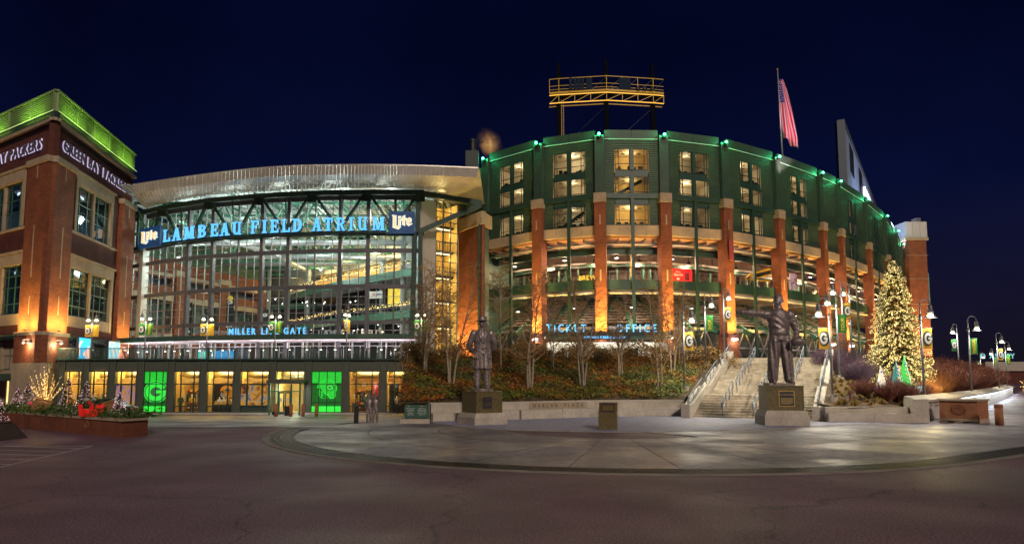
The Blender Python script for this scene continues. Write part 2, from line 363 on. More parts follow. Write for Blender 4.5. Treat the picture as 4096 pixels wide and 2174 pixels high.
# iron drain grates let into a concrete kerb round the rim
def rimpath(r, n0=70, ext=26):
    P = [rim(r, A_L + (A_R - A_L) * i / n0) for i in range(n0 + 1)]; e_ = P[-1]
    return P + [(e_[0] + ud[0] * (k + 1) * .55, e_[1] + ud[1] * (k + 1) * .55) for k in range(int(ext / .55))]
kb = MB(); pa, pb = rimpath(RD + 1.02), rimpath(RD + 1.26)
for a, b, c_, d in zip(pa, pa[1:], pb[1:], pb):
    kb.add([(p[0], p[1], gz(*p) + .03) for p in (d, c_, b, a)] + [(p[0], p[1], gz(*p) - .03) for p in (d, c_, b, a)], [(0, 1, 2, 3), (0, 4, 5, 1), (2, 6, 7, 3)])
drain = kb.build('drain', M('kerb_conc', (.22, .19, .17), .7, var=.3, scale=1.2, bump=.2)); struct(drain)
ga, gb = rimpath(RD + .06), rimpath(RD + .98)
for k in range(0, len(ga) - 1, 2):
    m = MB(); seg = min(2, len(ga) - 1 - k)
    for s_ in range(seg):
        a, b, c_, d = ga[k + s_], ga[k + s_ + 1], gb[k + s_ + 1], gb[k + s_]
        z_ = lambda p: gz(*p)
        m.add([(p[0], p[1], z_(p) + .007) for p in (d, c_, b, a)], [(0, 1, 2, 3)])
        lp = lambda p, q, t: (p[0] + (q[0] - p[0]) * t, p[1] + (q[1] - p[1]) * t)
        for t in [i / 8 for i in range(8)]:
            p, q = lp(a, b, t), lp(d, c_, t); m.bar((p[0], p[1], z_(p) + .015), (q[0], q[1], z_(q) + .015), .022, .02)
        for t in (0.02, .25, .5, .75, .98):
            p, q = lp(a, d, t), lp(b, c_, t); m.bar((p[0], p[1], z_(p) + .018), (q[0], q[1], z_(q) + .018), .03, .022)
    m.build('grate', 'grate_iron', drain)
# pavers in front of the seat wall: a lens of small stones
arc_pts = [(-4.6, 39.9), (-2.2, 35.9), (.23, 33.8), (4.94, 32.55), (11.5, 33.8), (15.7, 36.5), (21.1, 39.3)]
def arc_y(x):
    for a, b in zip(arc_pts, arc_pts[1:]):
        if a[0] <= x <= b[0]: t = (x - a[0]) / (b[0] - a[0]); return a[1] + (b[1] - a[1]) * t
    return 99
def wall_y(x): return 41.0 + min(1, max(0, (x + 4.7) / 12)) * 4.6 if x < 11.5 else (46.0 if x < 17 else 40.0)
pb_ = MB(); yy = 32.4; cells = []
row = 0
while yy < 45.9:
    xx = -4.8 + (.26 if row % 2 else 0)
    while xx < 21.2:
        if yy > arc_y(xx + .25) and yy < wall_y(xx) - .05: cells.append((xx, yy))
        xx += .52
    yy += .262; row += 1
pav = MB().add([(x, arc_y(x) + .02, .029) for x, _ in arc_pts[1:-1]] + [(21, 39.6, .029), (17, 45.8, .029), (11, 45.8, .029), (-4.5, 40.6, .029)], [tuple(range(9))]).build('paving', 'joint'); struct(pav)
pm = MB().box(.008, .512, .008, .254, 0, .012).mesh('paver', 'paver_stone')
cells.sort(key=lambda c: c[1])
for k, (x, y) in enumerate(cells[:300]): inst('paver', pm, pav, (x, y, .030 + random.random() * .005))
rest = MB()
for x, y in cells[300:]: rest.box(x + .008, x + .512, y + .008, y + .254, .030, .042 + random.random() * .005)
rest.build('paver', 'paver_stone', pav, kind='stuff')
# light border strip along the pavers
bs = MB()
for a, b in zip(arc_pts, arc_pts[1:]): bs.bar((a[0], a[1] - .06, .030), (b[0], b[1] - .06, .030), .10, .02)
struct(bs.build('paving_edge', 'concrete'))
# hatched parking lines
pl = MB()
def ln(a, b, w=.1): pl.bar((a[0], a[1], .004), (b[0], b[1], .004), w, .004)
ln((-15.47, 26.33), (-14.2, 19.0), .12); ln((-15.47, 26.33), (-30, 26.4)); 
for k in range(6):
    t = .12 + .16 * k; x, y = -15.47 + 1.27 * t, 26.33 - 7.3 * t; ln((x, y), (x - 9, y + 2.2 - .2 * k), .09)
struct(pl.build('road_marking', 'line_paint'))

# damp patches: the slabs' gloss varies from wet to dry
for nm in ('slab', 'asphalt'):
    mt = MATS[nm]; n = mt.node_tree.nodes; l = mt.node_tree.links; t = n.new('ShaderNodeTexCoord'); ns = n.new('ShaderNodeTexNoise'); ns.inputs['Scale'].default_value = .33 if nm == 'slab' else .2; ns.inputs['Detail'].default_value = 4; l.new(t.outputs['Object'], ns.inputs[0])
    mr = n.new('ShaderNodeMapRange'); mr.inputs[1].default_value = .38; mr.inputs[2].default_value = .6; mr.inputs[3].default_value = .34 if nm == 'slab' else .48; mr.inputs[4].default_value = .62 if nm == 'slab' else .72; l.new(ns.outputs[0], mr.inputs[0]); l.new(mr.outputs[0], n['Principled BSDF'].inputs['Roughness'])

# each slab cast a little lighter or darker than the next; fine cracks and tar seams wander over the asphalt
mt = MATS['slab']; n = mt.node_tree.nodes; l = mt.node_tree.links; b = n['Principled BSDF']; src = b.inputs['Base Color'].links[0].from_socket; oi = n.new('ShaderNodeObjectInfo')
mr = n.new('ShaderNodeMapRange'); mr.inputs[3].default_value = .72; mr.inputs[4].default_value = 1.3; l.new(oi.outputs['Random'], mr.inputs[0]); mx = n.new('ShaderNodeVectorMath'); mx.operation = 'SCALE'; l.new(src, mx.inputs[0]); l.new(mr.outputs[0], mx.inputs['Scale']); l.new(mx.outputs[0], b.inputs['Base Color'])
mt = MATS['asphalt']; n = mt.node_tree.nodes; l = mt.node_tree.links; b = n['Principled BSDF']; src = b.inputs['Base Color'].links[0].from_socket; t = n.new('ShaderNodeTexCoord')
wn = n.new('ShaderNodeTexNoise'); wn.inputs['Scale'].default_value = .8; wn.inputs['Detail'].default_value = 6; l.new(t.outputs['Object'], wn.inputs[0]); va = n.new('ShaderNodeVectorMath'); va.operation = 'MULTIPLY_ADD'; va.inputs[1].default_value = (1.6, 1.6, 0); l.new(wn.outputs['Color'], va.inputs[0]); l.new(t.outputs['Object'], va.inputs[2])
vo = n.new('ShaderNodeTexVoronoi'); vo.feature = 'DISTANCE_TO_EDGE'; vo.inputs['Scale'].default_value = .16; l.new(va.outputs[0], vo.inputs['Vector'])
mr = n.new('ShaderNodeMapRange'); mr.inputs[1].default_value = .002; mr.inputs[2].default_value = .008; mr.inputs[3].default_value = .62; mr.inputs[4].default_value = 1.; l.new(vo.outputs['Distance'], mr.inputs[0]); mx = n.new('ShaderNodeVectorMath'); mx.operation = 'SCALE'; l.new(src, mx.inputs[0]); l.new(mr.outputs[0], mx.inputs['Scale']); l.new(mx.outputs[0], b.inputs['Base Color'])
# ================================================================== LEFT BRICK BUILDING
M('screen_green', (.24, .33, .16), .45, var=.1, scale=1)
M('dim_room', (.20, .22, .24), .7, var=.2, scale=.4)
M('steel_deck', (.50, .47, .47), .5, var=.2, scale=.8)
M('led_warm', (1, .85, .55), emit=(1, .72, .36), es=2.5, var=0); M('led_line', (.6, .8, .4), emit=(.55, .75, .28), es=.5, var=0)
M('led_white', (1, .95, .9), emit=(1, .93, .84), es=8., var=0)
M('halo', (.8, .75, .9), emit=(.74, .66, 1.), es=.32, var=0)
M('letter_dark', (.10, .085, .12), .5, var=.1)
TW = thing('brick_building', 'red brick corner building with green louvred parapet and lit piers beside the glass hall', 'building', (-44.75, 67, -1))
TW0 = Vector((-44.75, 67, -1))
def wl(loc): return (loc[0] - TW0.x, loc[1] - TW0.y, loc[2] - TW0.z)
P0, PR, PL_ = (-44.75, 67.), (-47.85, 87.04), (-55.03 - 22.6, 73.7 + 14.7)
def wall_with(m, L, z0, z1, holes, y0=0., y1=.5):     # solid wall with rectangular openings (a0,a1,b0,b1), holes share columns
    xs_ = sorted({0., L} | {h[0] for h in holes} | {h[1] for h in holes})
    for a, b in zip(xs_, xs_[1:]):
        zz = z0
        for h in sorted((h for h in holes if h[0] <= a and h[1] >= b), key=lambda h: h[2]):
            if h[2] > zz: m.box(a, b, y0, y1, zz, h[2])
            zz = h[3]
        if zz < z1: m.box(a, b, y0, y1, zz, z1)
def tower_window(name, p, q, a0, a1, z0, z1, cols, rows, cut, glassm='glass_dark', room='dim_room'):
    """window with frame bars, panes, and a stone post in the middle"""
    loc, rz, L = fr(p, q); loc = wl(loc)
    f = MB(); w = .11; mid = (a0 + a1) / 2
    for x in (a0 + w / 2, a1 - w / 2): f.box(x - w / 2, x + w / 2, .18, .32, z0, z1)
    for z in (z0 + w / 2, z1 - w / 2): f.box(a0 + w, a1 - w, .18, .32, z - w / 2, z + w / 2)
    xs_ = [a0 + (a1 - a0) * c for c in cols]; zs_ = [z0 + (z1 - z0) * r for r in rows]
    for x in xs_: f.box(x - .06, x + .06, .19, .31, z0 + w, z1 - w)
    for z in zs_: f.box(a0 + w, a1 - w, .20, .30, z - .05, z + .05)
    wn = f.build(name, 'green_steel', TW, loc, rz)
    MB().box(mid - .22, mid + .22, .02, .34, z0, z1).build('stone_post', 'stone', wn)
    X = [a0] + xs_ + [a1]; Zs = [z0] + zs_ + [z1]
    for a, b in zip(X, X[1:]):
        for c, d in zip(Zs, Zs[1:]): MB().box(a + .05, b - .05, .24, .255, c + .05, d - .05).build('pane', glassm, wn)
    return wn
def room(p, q, a0, a1, z0, z1, dep, mat='dim_room', ceil='steel_deck'):
    loc, rz, L = fr(p, q); loc = wl(loc); m = MB()
    near, far = (a0, a1) if p is P0 else (a1, a0); d0, d1 = 1.7, dep * .75      # the plan is a wedge: shallow towards the corner
    P4 = [(near, .45), (far, .45), (far, d1), (near, d0)]
    m.prismz(P4, z0 - .15, z0); m.bar((near, d0, (z0 + z1) / 2), (far, d1, (z0 + z1) / 2), .1, z1 - z0)
    m.bar((near, .45, (z0 + z1) / 2), (near, d0, (z0 + z1) / 2), .1, z1 - z0); m.bar((far, .45, (z0 + z1) / 2), (far, d1, (z0 + z1) / 2), .1, z1 - z0)
    m.cur = 1; m.prismz(P4, z1, z1 + .15)
    k_ = (d1 - d0) / (far - near)
    for i in range(int((a1 - a0) / .6)):
        x = a0 + .6 * i + .1; m.box(x, x + .25, .5, d0 + k_ * (x - near), z1 - .18, z1 - .02)
    m.bar((near, d0 * .5, z1 - .35), (far, d1 * .5, z1 - .35), .25, .35)
    return m.build('room', [mat, ceil], TW, loc, rz)
for side, (p, q) in enumerate(((P0, PR), (P0, PL_))):
    loc, rz, L = fr(p, q)
    if side == 1:            # mirror: run the left face from its far end so that outward stays -y
        p, q = PL_, P0; loc, rz, L = fr(p, q)
    wlc = wl(loc)
    X = (lambda t: t) if side == 0 else (lambda t: L - t)
    def span(a, b): a, b = X(a), X(b); return min(a, b), max(a, b)
    # brick walls with two tall openings
    hs = [(*span(5.0, 14.6), 17.75, 23.9), (*span(4.2, 15.6), 7.75, 15.0)]
    if side == 1: hs = [(*span(5.4, 15.2), 17.75, 23.7), (*span(4.3, 15.4), 7.75, 15.0)]
    m = MB(); x5 = sorted({h[i] for h in hs for i in (0, 1)})
    hh = []
    for h in hs:
        cuts = [x for x in x5 if h[0] <= x <= h[1]]
        for a, b in zip(cuts, cuts[1:]): hh.append((a, b, h[2], h[3]))
    wall_with(m, L, 6.9, 27.5, hh)
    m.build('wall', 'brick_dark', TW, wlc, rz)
    c = MB(); a, b = span(-.35, L + .1); c.box(a, b, -.35, .4, 27.5, 27.8); c.build('cornice', 'stone', TW, wlc, rz)
    c = MB(); a, b = span(-.2, L); c.box(a, b, -.15, .3, 27.8, 28.5); c.build('parapet', 'green_dark', TW, wlc, rz)
    # louvred screen: posts, panels with slats
    n = 5 if side == 0 else 8; pw = L / n
    for k in range(n):
        a, b = span(k * pw, (k + 1) * pw)
        pn = MB().box(a + .05, b - .05, .12, .16, 28.5, 30.4).build('screen_panel', 'green_dark', TW, wlc, rz)
        for j in range(8): MB().box(a + .2, b - .2, -.2, -.12, 28.66 + j * .22, 28.77 + j * .22).build('slat', 'screen_green', pn)
        x_ = X(k * pw); MB().box(x_ - .16, x_ + .16, -.26, .02, 28.5, 30.45).build('screen_post', 'screen_green', TW, wlc, rz)
    a, b = span(-.3, L); MB().box(a, b, -.34, .1, 30.45, 30.62).build('screen_rail', 'screen_green', TW, wlc, rz)
    lb = MB().box(a, b, -.40, -.36, 28.43, 28.47).build('light_strip', 'led_line', TW, wlc, rz)
    # corner pilasters with stone caps and thin stone inlays
    for t0, t1 in ((-.25, 3.7), (16.3, 20.2)) if side == 0 else ((-.25, 3.9), (16.2, 20.)):
        a, b = span(t0, t1)
        pz = MB().box(a, b, -.5, -.003, 6.9, 23.35).build('pilaster', 'brick', TW, wlc, rz)
        MB().box(a - .12, b + .12, -.68, 0, 23.35, 23.95).build('cap', 'stone', pz)
        for z0, z1 in ((22.0, 23.3), (12.2, 17.3), (8.6, 10.4)):
            x_ = (a + b) / 2; MB().box(x_ - .09, x_ + .09, -.53, -.48, z0, z1).build('inlay', 'stone', pz)
        g = MB().box(a - .15, b + .15, -.8, -.003, 6.55, 6.9).build('ledge', 'stone', pz)
        MB().box(a - .1, b + .1, -.72, -.003, 3.9, 6.55).build('pier_base', 'brick', pz)
        MB().box(a - .2, b + .2, -.85, -.003, -1.2, 3.9).build('plinth', 'stone', pz)
        for x_ in (a + .9, b - .9):
            d = Vector((x_, -1.5, 7.05)); d.rotate(Matrix.Rotation(rz, 3, 'Z')); up = Vector((0, .34, 1)); up.rotate(Matrix.Rotation(rz, 3, 'Z'))
            light('uplight', 'AREA', Vector(wlc) + d, 240, (1, .58, .13), TW, size=(1.2, .3), rot=(-up).to_track_quat('Z', 'Y').to_euler())
            MB().box(x_ - .15, x_ + .15, -1.35, -1.1, 6.93, 7.0).build('uplight_fitting', 'dark_metal', pz)
    # stone surrounds
    for (h0, h1, z0, z1), nm in zip(hs, ('u', 'l')):
        s_ = MB(); s_.box(h0, h1, -.16, .3, z1 - 1.15, z1); s_.box(h0, h0 + .6, -.12, .3, z0, z1 - 1.15); s_.box(h1 - .6, h1, -.12, .3, z0, z1 - 1.15)
        s_.box(h0 - .3, h1 + .3, -.3, .3, z1, z1 + .22)
        s_.build('window_surround', 'stone', TW, wlc, rz)
        a0, a1 = h0 + .6, h1 - .6; zb = z0 + (1.1 if nm == 'l' else 0)
        if nm == 'l': MB().box(h0 + .6, h1 - .6, -.06, .3, z0, z0 + 1.1).build('spandrel', 'stone', TW, wlc, rz)
        tower_window('window', p, q, a0, a1, zb, z1 - 1.15, (.12, .34, .66, .88) if nm == 'u' else (.14, .3, .64, .8), (.36, .62) if nm == 'u' else (.22, .55, .78), 0)
        room(p, q, a0 - .6, a1 + .6, zb - .2, z1 - 1.0, 7)
        if nm == 'u':
            MB().box(a0, a1, .36, .5, z0 + 1.7, z0 + 2.3).build('floor_edge', 'green_dark', TW, wlc, rz)
        d = Vector(((a0 + a1) / 2, 1.9, z1 - 2.0)); d.rotate(Matrix.Rotation(rz, 3, 'Z'))
        light('room_light', 'AREA', Vector(wlc) + d + Vector((0, 0, .72)), 150 if nm == 'u' else 85, (.95, .92, 1.), TW, size=(3.5, .5), rot=(0, 0, rz))
    # sill course
    a, b = span(3.7, 16.3); MB().box(a, b, -.14, -.003, 17.45, 17.7).build('sill_course', 'stone', TW, wlc, rz)
    # dark lower storey between the piers with glazed shopfront
    a, b = span(3.8, 16.2)
    MB().box(a, b, .1, .4, 6.5, 7.75).build('spandrel', 'green_paint', TW, wlc, rz)
    MB().box(a, b, -.9, .3, 6.25, 6.5).build('canopy', 'green_dark', TW, wlc, rz)
    if side == 1:
        MB().box(a, b, .2, .5, -1.1, 6.25).build('lower_wall', 'stone', TW, wlc, rz)
        tower_window('shop_window', p, q, b - 9, b - .6, 3.3, 6.1, (.12, .3, .5, .7, .88), (.5,), 0, 'glass')
        for k in range(3):
            d = Vector((b - 1.6 - 2.2 * k, -.2, 4.6)); d.rotate(Matrix.Rotation(rz, 3, 'Z'))
        # green awning and lit doors at street level
        MB().box(a, b, -2.2, .2, 2.2, 2.9).build('awning', 'green_dark', TW, wlc, rz)
        dw = MB().box(b - 3.2, b - .4, .10, .19, -1, 2.2).build('shop_glazing', M('shop_glow', (.9, .75, .4), emit=(1, .70, .24), es=.75, var=.45, scale=1.3), TW, wlc, rz)
        for k in range(4): MB().box(b - 3.2 + .9 * k, b - 3.1 + .9 * k, .0, .1, -1, 2.2).build('mullion', 'green_paint', dw)
    else:
        # glazed upper terrace entrance between the piers, two lit advertising screens hang above it
        m = MB(); m.box(a, b, 2.2, 2.4, 3.9, 6.25); m.build('entrance_wall', 'dim_room', TW, wlc, rz)
        for k in range(7):
            x_ = a + .4 + k * 1.75
            MB().box(x_, x_ + .12, .5, .62, 3.95, 6.25).build('mullion', 'green_steel', TW, wlc, rz)
            MB().box(x_ + .12, x_ + 1.75, .54, .56, 3.95, 6.25).build('pane', 'glass', TW, wlc, rz)
    # halo-lit letters
    sg = thing('building_sign', 'halo-lit capitals along the ' + ('street side' if side else 'atrium side') + ' brick wall of the corner building', 'sign', (loc[0], loc[1], 25.1), rz)
    word = 'GREEN BAY PACKERS'; t_len = 16.6; h_ = 1.12
    sz = h_ / .73 * .92; adv = [(GL[c][3] if c in GL else .30) * sz + .17 for c in word]; kx = t_len / sum(adv)
    x_ = 1.5 if side == 0 else L - 18.6
    for c, ad in zip(word, adv):
        if c in GL:
            l1 = MB(); glyph(l1, c, x_, 0, h_, GL[c][3] * sz * kx, .1, -.22); lo = l1.build('letter', 'letter_dark', sg)
            l2 = MB(); glyph(l2, c, x_ - .03, -.03, h_ + .06, GL[c][3] * sz * kx + .06, .03, -.10); l2.build('halo', 'halo', lo)
        x_ += ad * kx
# roof and back of the building
poly = [wl((x, y, 0))[:2] for x, y in (P0, PR, (-90, 110), PL_)]
MB().prismz(poly, 27.9, 28.3).build('roof', 'dark_metal', TW)
# green light behind the parapet louvres
for (p, q) in ((P0, PR), (P0, PL_)):
    for k in range(3):
        t = (k + .5) / 3 if q is PR else (k + .5) / 4.5
        x, y = p[0] + (q[0] - p[0]) * t, p[1] + (q[1] - p[1]) * t; n_ = Vector((q[1] - p[1], -(q[0] - p[0]), 0)).normalized()
        if q is PL_: n_ = -n_
        light('parapet_light', 'AREA', wl((x + n_.x * .95, y + n_.y * .95, 28.55)), 38, (.55, 1, .12), TW, size=(5, .2), rot=(-(Vector((-n_.x * .75, -n_.y * .75, 1)))).to_track_quat('Z', 'Y').to_euler())
# wall lamps on the pier base
for x, y, wh in ((-45.9, 66.9, 'street side of the corner pier'), (-44.0, 68.6, 'screen side of the corner pier'), (-46.4, 84.5, 'pier next to the glass hall')):
    o = thing('wall_lamp', 'twin bell wall lamp on the brick base, ' + wh, 'lamp', (x, y, 6.1), group='wall lamps on the corner building')
    m = MB(); m.bar((0, .4, 0), (0, -.3, .02), .07); m.bar((-.32, -.3, 0), (.32, -.3, 0), .06); m.build('bracket', 'galv', o)
    for s_ in (-1, 1):
        sh = MB().lathe([(.07, .0), (.09, -.1), (.2, -.3), (.21, -.33)], 12, (.3 * s_, -.3, 0)).build('lamp_shade', 'galv', o)
        MB().ball((.3 * s_, -.3, -.27), .1, 8).build('bulb', 'led_white', sh)
    light('lamp_light', 'POINT', (0, -.55, -.5), 130, (1, .72, .38), o, .12)
# screens
for px_, w_, nm, c1, c2, lab in ((4.6, 2.9, 'a', (.02, .50, .85), (.95, .55, .40), 'bright blue screen with orange blob hung over the terrace entrance'), (12.0, 3.2, 'b', (.25, .72, .78), (.90, .52, .36), 'pale blue and orange wavy screen hung nearer the glass hall')):
    loc, rz, L = fr(P0, PR); d = Vector((px_, -1.35, 4.35)); d.rotate(Matrix.Rotation(rz, 3, 'Z'))
    s_ = thing('advert_screen', lab, 'screen', Vector(loc) + d, rz)
    MB().box(0, w_, 0, .25, 0, 2.3).build('case', 'black', s_)
    m = bpy.data.materials.new('screen_' + nm); m.use_nodes = True
    n = m.node_tree.nodes; l = m.node_tree.links; b = n['Principled BSDF']; t = n.new('ShaderNodeTexCoord'); ns = n.new('ShaderNodeTexNoise'); ns.inputs['Scale'].default_value = .75 if nm == 'a' else 1.1; ns.inputs['Distortion'].default_value = .6 if nm == 'a' else 2.2
    rp = n.new('ShaderNodeValToRGB'); rp.color_ramp.interpolation = 'CONSTANT'; rp.color_ramp.elements[0].color = (*c1, 1); rp.color_ramp.elements[1].position = .53; rp.color_ramp.elements[1].color = (*c2, 1)
    l.new(t.outputs['Object'], ns.inputs[0]); l.new(ns.outputs[0], rp.inputs[0]); l.new(rp.outputs[0], b.inputs['Emission Color']); b.inputs['Emission Strength'].default_value = 1.; b.inputs['Base Color'].default_value = (.02, .02, .02, 1)
    MATS['screen_' + nm] = m
    MB().box(.06, w_ - .06, -.03, -.002, .06, 2.24).build('display', m, s_)
# ================================================================== GLASS ATRIUM
AN = [(-50.36, 91.94), (-43.18, 87.19), (-35.92, 83.62), (-29.25, 81.59), (-22.85, 80.33), (-16.57, 79.88), (-10.54, 79.99)]
AL = [0.]
for a, b in zip(AN, AN[1:]): AL.append(AL[-1] + math.dist(a, b))
def at(s, off=0.):       # point on the glass line, off metres outward
    k = max(0, min(5, next((i for i in range(6) if s <= AL[i + 1]), 5))); a, b = AN[k], AN[k + 1]; L = AL[k + 1] - AL[k]; t = (s - AL[k]) / L
    u = ((b[0] - a[0]) / L, (b[1] - a[1]) / L); return (a[0] + u[0] * t * L + u[1] * off, a[1] + u[1] * t * L - u[0] * off), math.atan2(u[1], u[0])
AO = (-30, 82, 4.2)
AT = thing('atrium_hall', 'tall glass-fronted hall with upswept silver roof and green steel truss', 'building', AO)
def al(x, y, z=0.): return (x - AO[0], y - AO[1], z - AO[2])
mains = [3.9, 8.62, 12.66, 16.8, 20.4, 23.7, 27.08, 30.36, 33.34, 36.56, 39.56, 42.55]
thick = {12.66, 16.8, 23.7, 27.08, 33.34, 36.56}
bands = [(7.2, 8.6, 2), (9.0, 12.65, 4), (13.1, 16.8, 4), (17.25, 18.75, 2), (19.2, 22.95, 4)]
panes = []; cm = {}
glz = MB()
def at_bar(m, s, z0, z1, w, d, off=0.):
    (x, y), rz = at(s, off); x, y, _ = al(x, y); c, q = math.cos(rz), math.sin(rz); hw, hd = w / 2, d / 2
    P = [(x + c * i * hw - q * j * hd, y + q * i * hw + c * j * hd) for i, j in ((-1, -1), (1, -1), (1, 1), (-1, 1))]; m.prismz(P, z0 - AO[2], z1 - AO[2])
cols = []
for a, b in zip(mains, mains[1:]):
    for k in range(3): cols.append((a + (b - a) * k / 3, a + (b - a) * (k + 1) / 3))
def add_panes(cols, bands):
    for s0, s1 in cols:
        (x, y), rz = at((s0 + s1) / 2)
        for z0, z1, n in bands:
            for k in range(n):
                h = (z1 - z0) / n; panes.append((s1 - s0, h, x, y, z0 + h * k + h / 2, rz))
add_panes(cols, bands)
add_panes([(-1.2, .9), (.9, 3.1)], [(4.6, 6.6, 2), (7.2, 8.6, 2), (9.0, 12.65, 4), (13.1, 16.8, 4), (17.25, 18.75, 2), (19.2, 22.6, 4)])
panes.sort(key=lambda p: -p[0] * p[1])
um = MB().box(-.5, .5, -.008, .008, -.5, .5).mesh('pane', 'glass')
rest = MB()
for i, (w, h, x, y, z, rz) in enumerate(panes):
    X_, Y_, Z_ = al(x, y, z)
    if i < 300:
        o = inst('pane', um, AT, (X_, Y_, Z_), rz); o.scale = (w - .05, 1, h - .05)
    else:
        c, q = math.cos(rz) * (w - .05) / 2, math.sin(rz) * (w - .05) / 2; hh = (h - .05) / 2
        rest.add([(X_ - c, Y_ - q, Z_ - hh), (X_ + c, Y_ + q, Z_ - hh), (X_ + c, Y_ + q, Z_ + hh), (X_ - c, Y_ - q, Z_ + hh)], [(0, 1, 2, 3)])
rest.build('pane', 'glass', AT, kind='stuff')
# glazing bars, one lattice per bay
for k, (a, b) in enumerate(zip([-1.2] + mains, [3.1] + mains[1:])):
    if k == 0: a, b = -1.2, 3.1
    m = MB(); nn = 2 if k == 0 else 3
    for j in range(nn + 1):
        at_bar(m, a + (b - a) * j / nn, 4.4 if k == 0 else 7.2, 22.95, .055, .12)
    for z0, z1, n in bands:
        for j in range(n + 1):
            z = z0 + (z1 - z0) * j / n
            (xa, ya), _ = at(a); (xb, yb), _ = at(b); m.bar(al(xa, ya, z), al(xb, yb, z), .10, .05)
    m.build('glazing_bars', 'alu', AT)
    for z0, z1 in ((6.9, 7.2), (8.6, 9.0), (12.65, 13.1), (16.8, 17.25), (18.75, 19.2), (22.95, 23.6)):
        (xa, ya), _ = at(a); (xb, yb), _ = at(b); MB().bar(al(xa, ya, (z0 + z1) / 2), al(xb, yb, (z0 + z1) / 2), .34, z1 - z0).build('transom', 'alu_dark', AT)
for s in mains[1:-1]:
    m = MB(); at_bar(m, s, 4.2, 23.3, .42 if s in thick else .14, .5 if s in thick else .25, .1); m.build('mullion', 'alu_dark', AT)
m = MB(); at_bar(m, 3.6, 4.2, 19.0, .95, .8, .15); m.build('column', 'silver', AT)
m = MB(); at_bar(m, -1.5, 4.2, 19.0, .3, .6, .15); m.build('edge_trim', 'silver', AT)
# ---- green steel truss in front of the glass
tr = MB(); off = .9
def ap(s, z, o=off): (x, y), _ = at(s, o); return al(x, y, z)
for a, b in zip([-2.4] + AL[1:-1], AL[1:-1] + [43.0]):
    tr = MB(); tr.bar(ap(a, 23.6), ap(b, 23.6), .45, .55); tr.build('top_chord', 'green_paint', AT)
    if a < 3 or a > 38: continue
    MB().bar(ap(a, 18.9, .5), ap(b, 18.9, .5), .3, .35).build('bottom_chord', 'green_paint', AT)
MB().bar(ap(-2.6, 18.95), ap(4.2, 18.95), .4, .45).build('bottom_chord', 'green_paint', AT)
MB().bar(ap(36.5, 18.9, .5), ap(43, 18.9, .5), .3, .35).build('bottom_chord', 'green_paint', AT)
for k, s in enumerate(AL[1:]):
    for t, tag_ in ((s - 3.35, 1), (s + 3.35, 1)):
        if t > 43: continue
        MB().bar(ap(s + (.25 if t > s else -.25), 23.4), ap(t, 19.0, .6), .26, .3).build('diagonal', 'green_paint', AT)
    g = MB(); p = ap(s, 23.1); g.box(p[0] - .55, p[0] + .55, p[1] - .12, p[1] + .12, p[2] - .55, p[2] + .3); g.build('gusset', 'green_dark', AT)
    if s < 40: MB().bar(ap(s + 3.3, 23.3), ap(s + 3.3, 19.1, .6), .13).build('hanger', 'green_paint', AT)
MB().bar(ap(-2.3, 21.8), ap(2.4, 19.1), .22).build('diagonal', 'green_paint', AT)
MB().bar(ap(3.2, 23.3), ap(3.2, 19.1), .2).build('hanger', 'green_paint', AT)
# big split column at the right end, outrigger beam and brace
m = MB(); x, y, _ = al(-10.75, 79.1)
for dx in (-.55, .55):
    m.add([(x + dx - .28, y - .3, 0), (x + dx + .28, y - .3, 0), (x + dx + .28, y + .3, 0), (x + dx - .28, y + .3, 0), (x + dx * .55 - .22, y - .25, 14.7), (x + dx * .55 + .22, y - .25, 14.7), (x + dx * .55 + .22, y + .25, 14.7), (x + dx * .55 - .22, y + .25, 14.7)],
          [(4, 5, 6, 7), (0, 1, 5, 4), (1, 2, 6, 5), (2, 3, 7, 6), (3, 0, 4, 7)])
m.build('column', 'green_paint', AT)
MB().box(x - .25, x + .25, y - .3, y + .2, 14.7, 19.6).build('column_head', 'green_paint', AT)
MB().bar(al(-10.6, 79.2, 23.55), al(-3.6, 81.8, 23.0), .55, .6).build('outrigger', 'green_paint', AT)
MB().bar(al(-10.6, 79.2, 19.1), al(-3.7, 81.7, 22.8), .5, .55).build('brace', 'green_paint', AT)
# ---- roof: fascia panels, soffit panels, top sheet
EV = [(-45.2, 82.2), (-35.4, 78.1), (-25.8, 75.0), (-17.5, 74.3), (-10.8, 74.5), (-3.7, 75.4)]
ES = [(-46.8, 88.5), (-37.3, 82.6), (-27.5, 80.2), (-18.6, 79.3), (-11.6, 79.9), (-7.0, 81.0)]
def along(P, t):
    L = [0]
    for a, b in zip(P, P[1:]): L.append(L[-1] + math.dist(a, b))
    # smooth Catmull-Rom over the point index
    u = t * (len(P) - 1); i = min(len(P) - 2, int(u)); f_ = u - i
    p = [P[max(0, i - 1)], P[i], P[i + 1], P[min(len(P) - 1, i + 2)]]
    return tuple(.5 * (2 * p[1][c] + (p[2][c] - p[0][c]) * f_ + (2 * p[0][c] - 5 * p[1][c] + 4 * p[2][c] - p[3][c]) * f_ ** 2 + (3 * p[1][c] - p[0][c] - 3 * p[2][c] + p[3][c]) * f_ ** 3) for c in (0, 1))
NP = 96
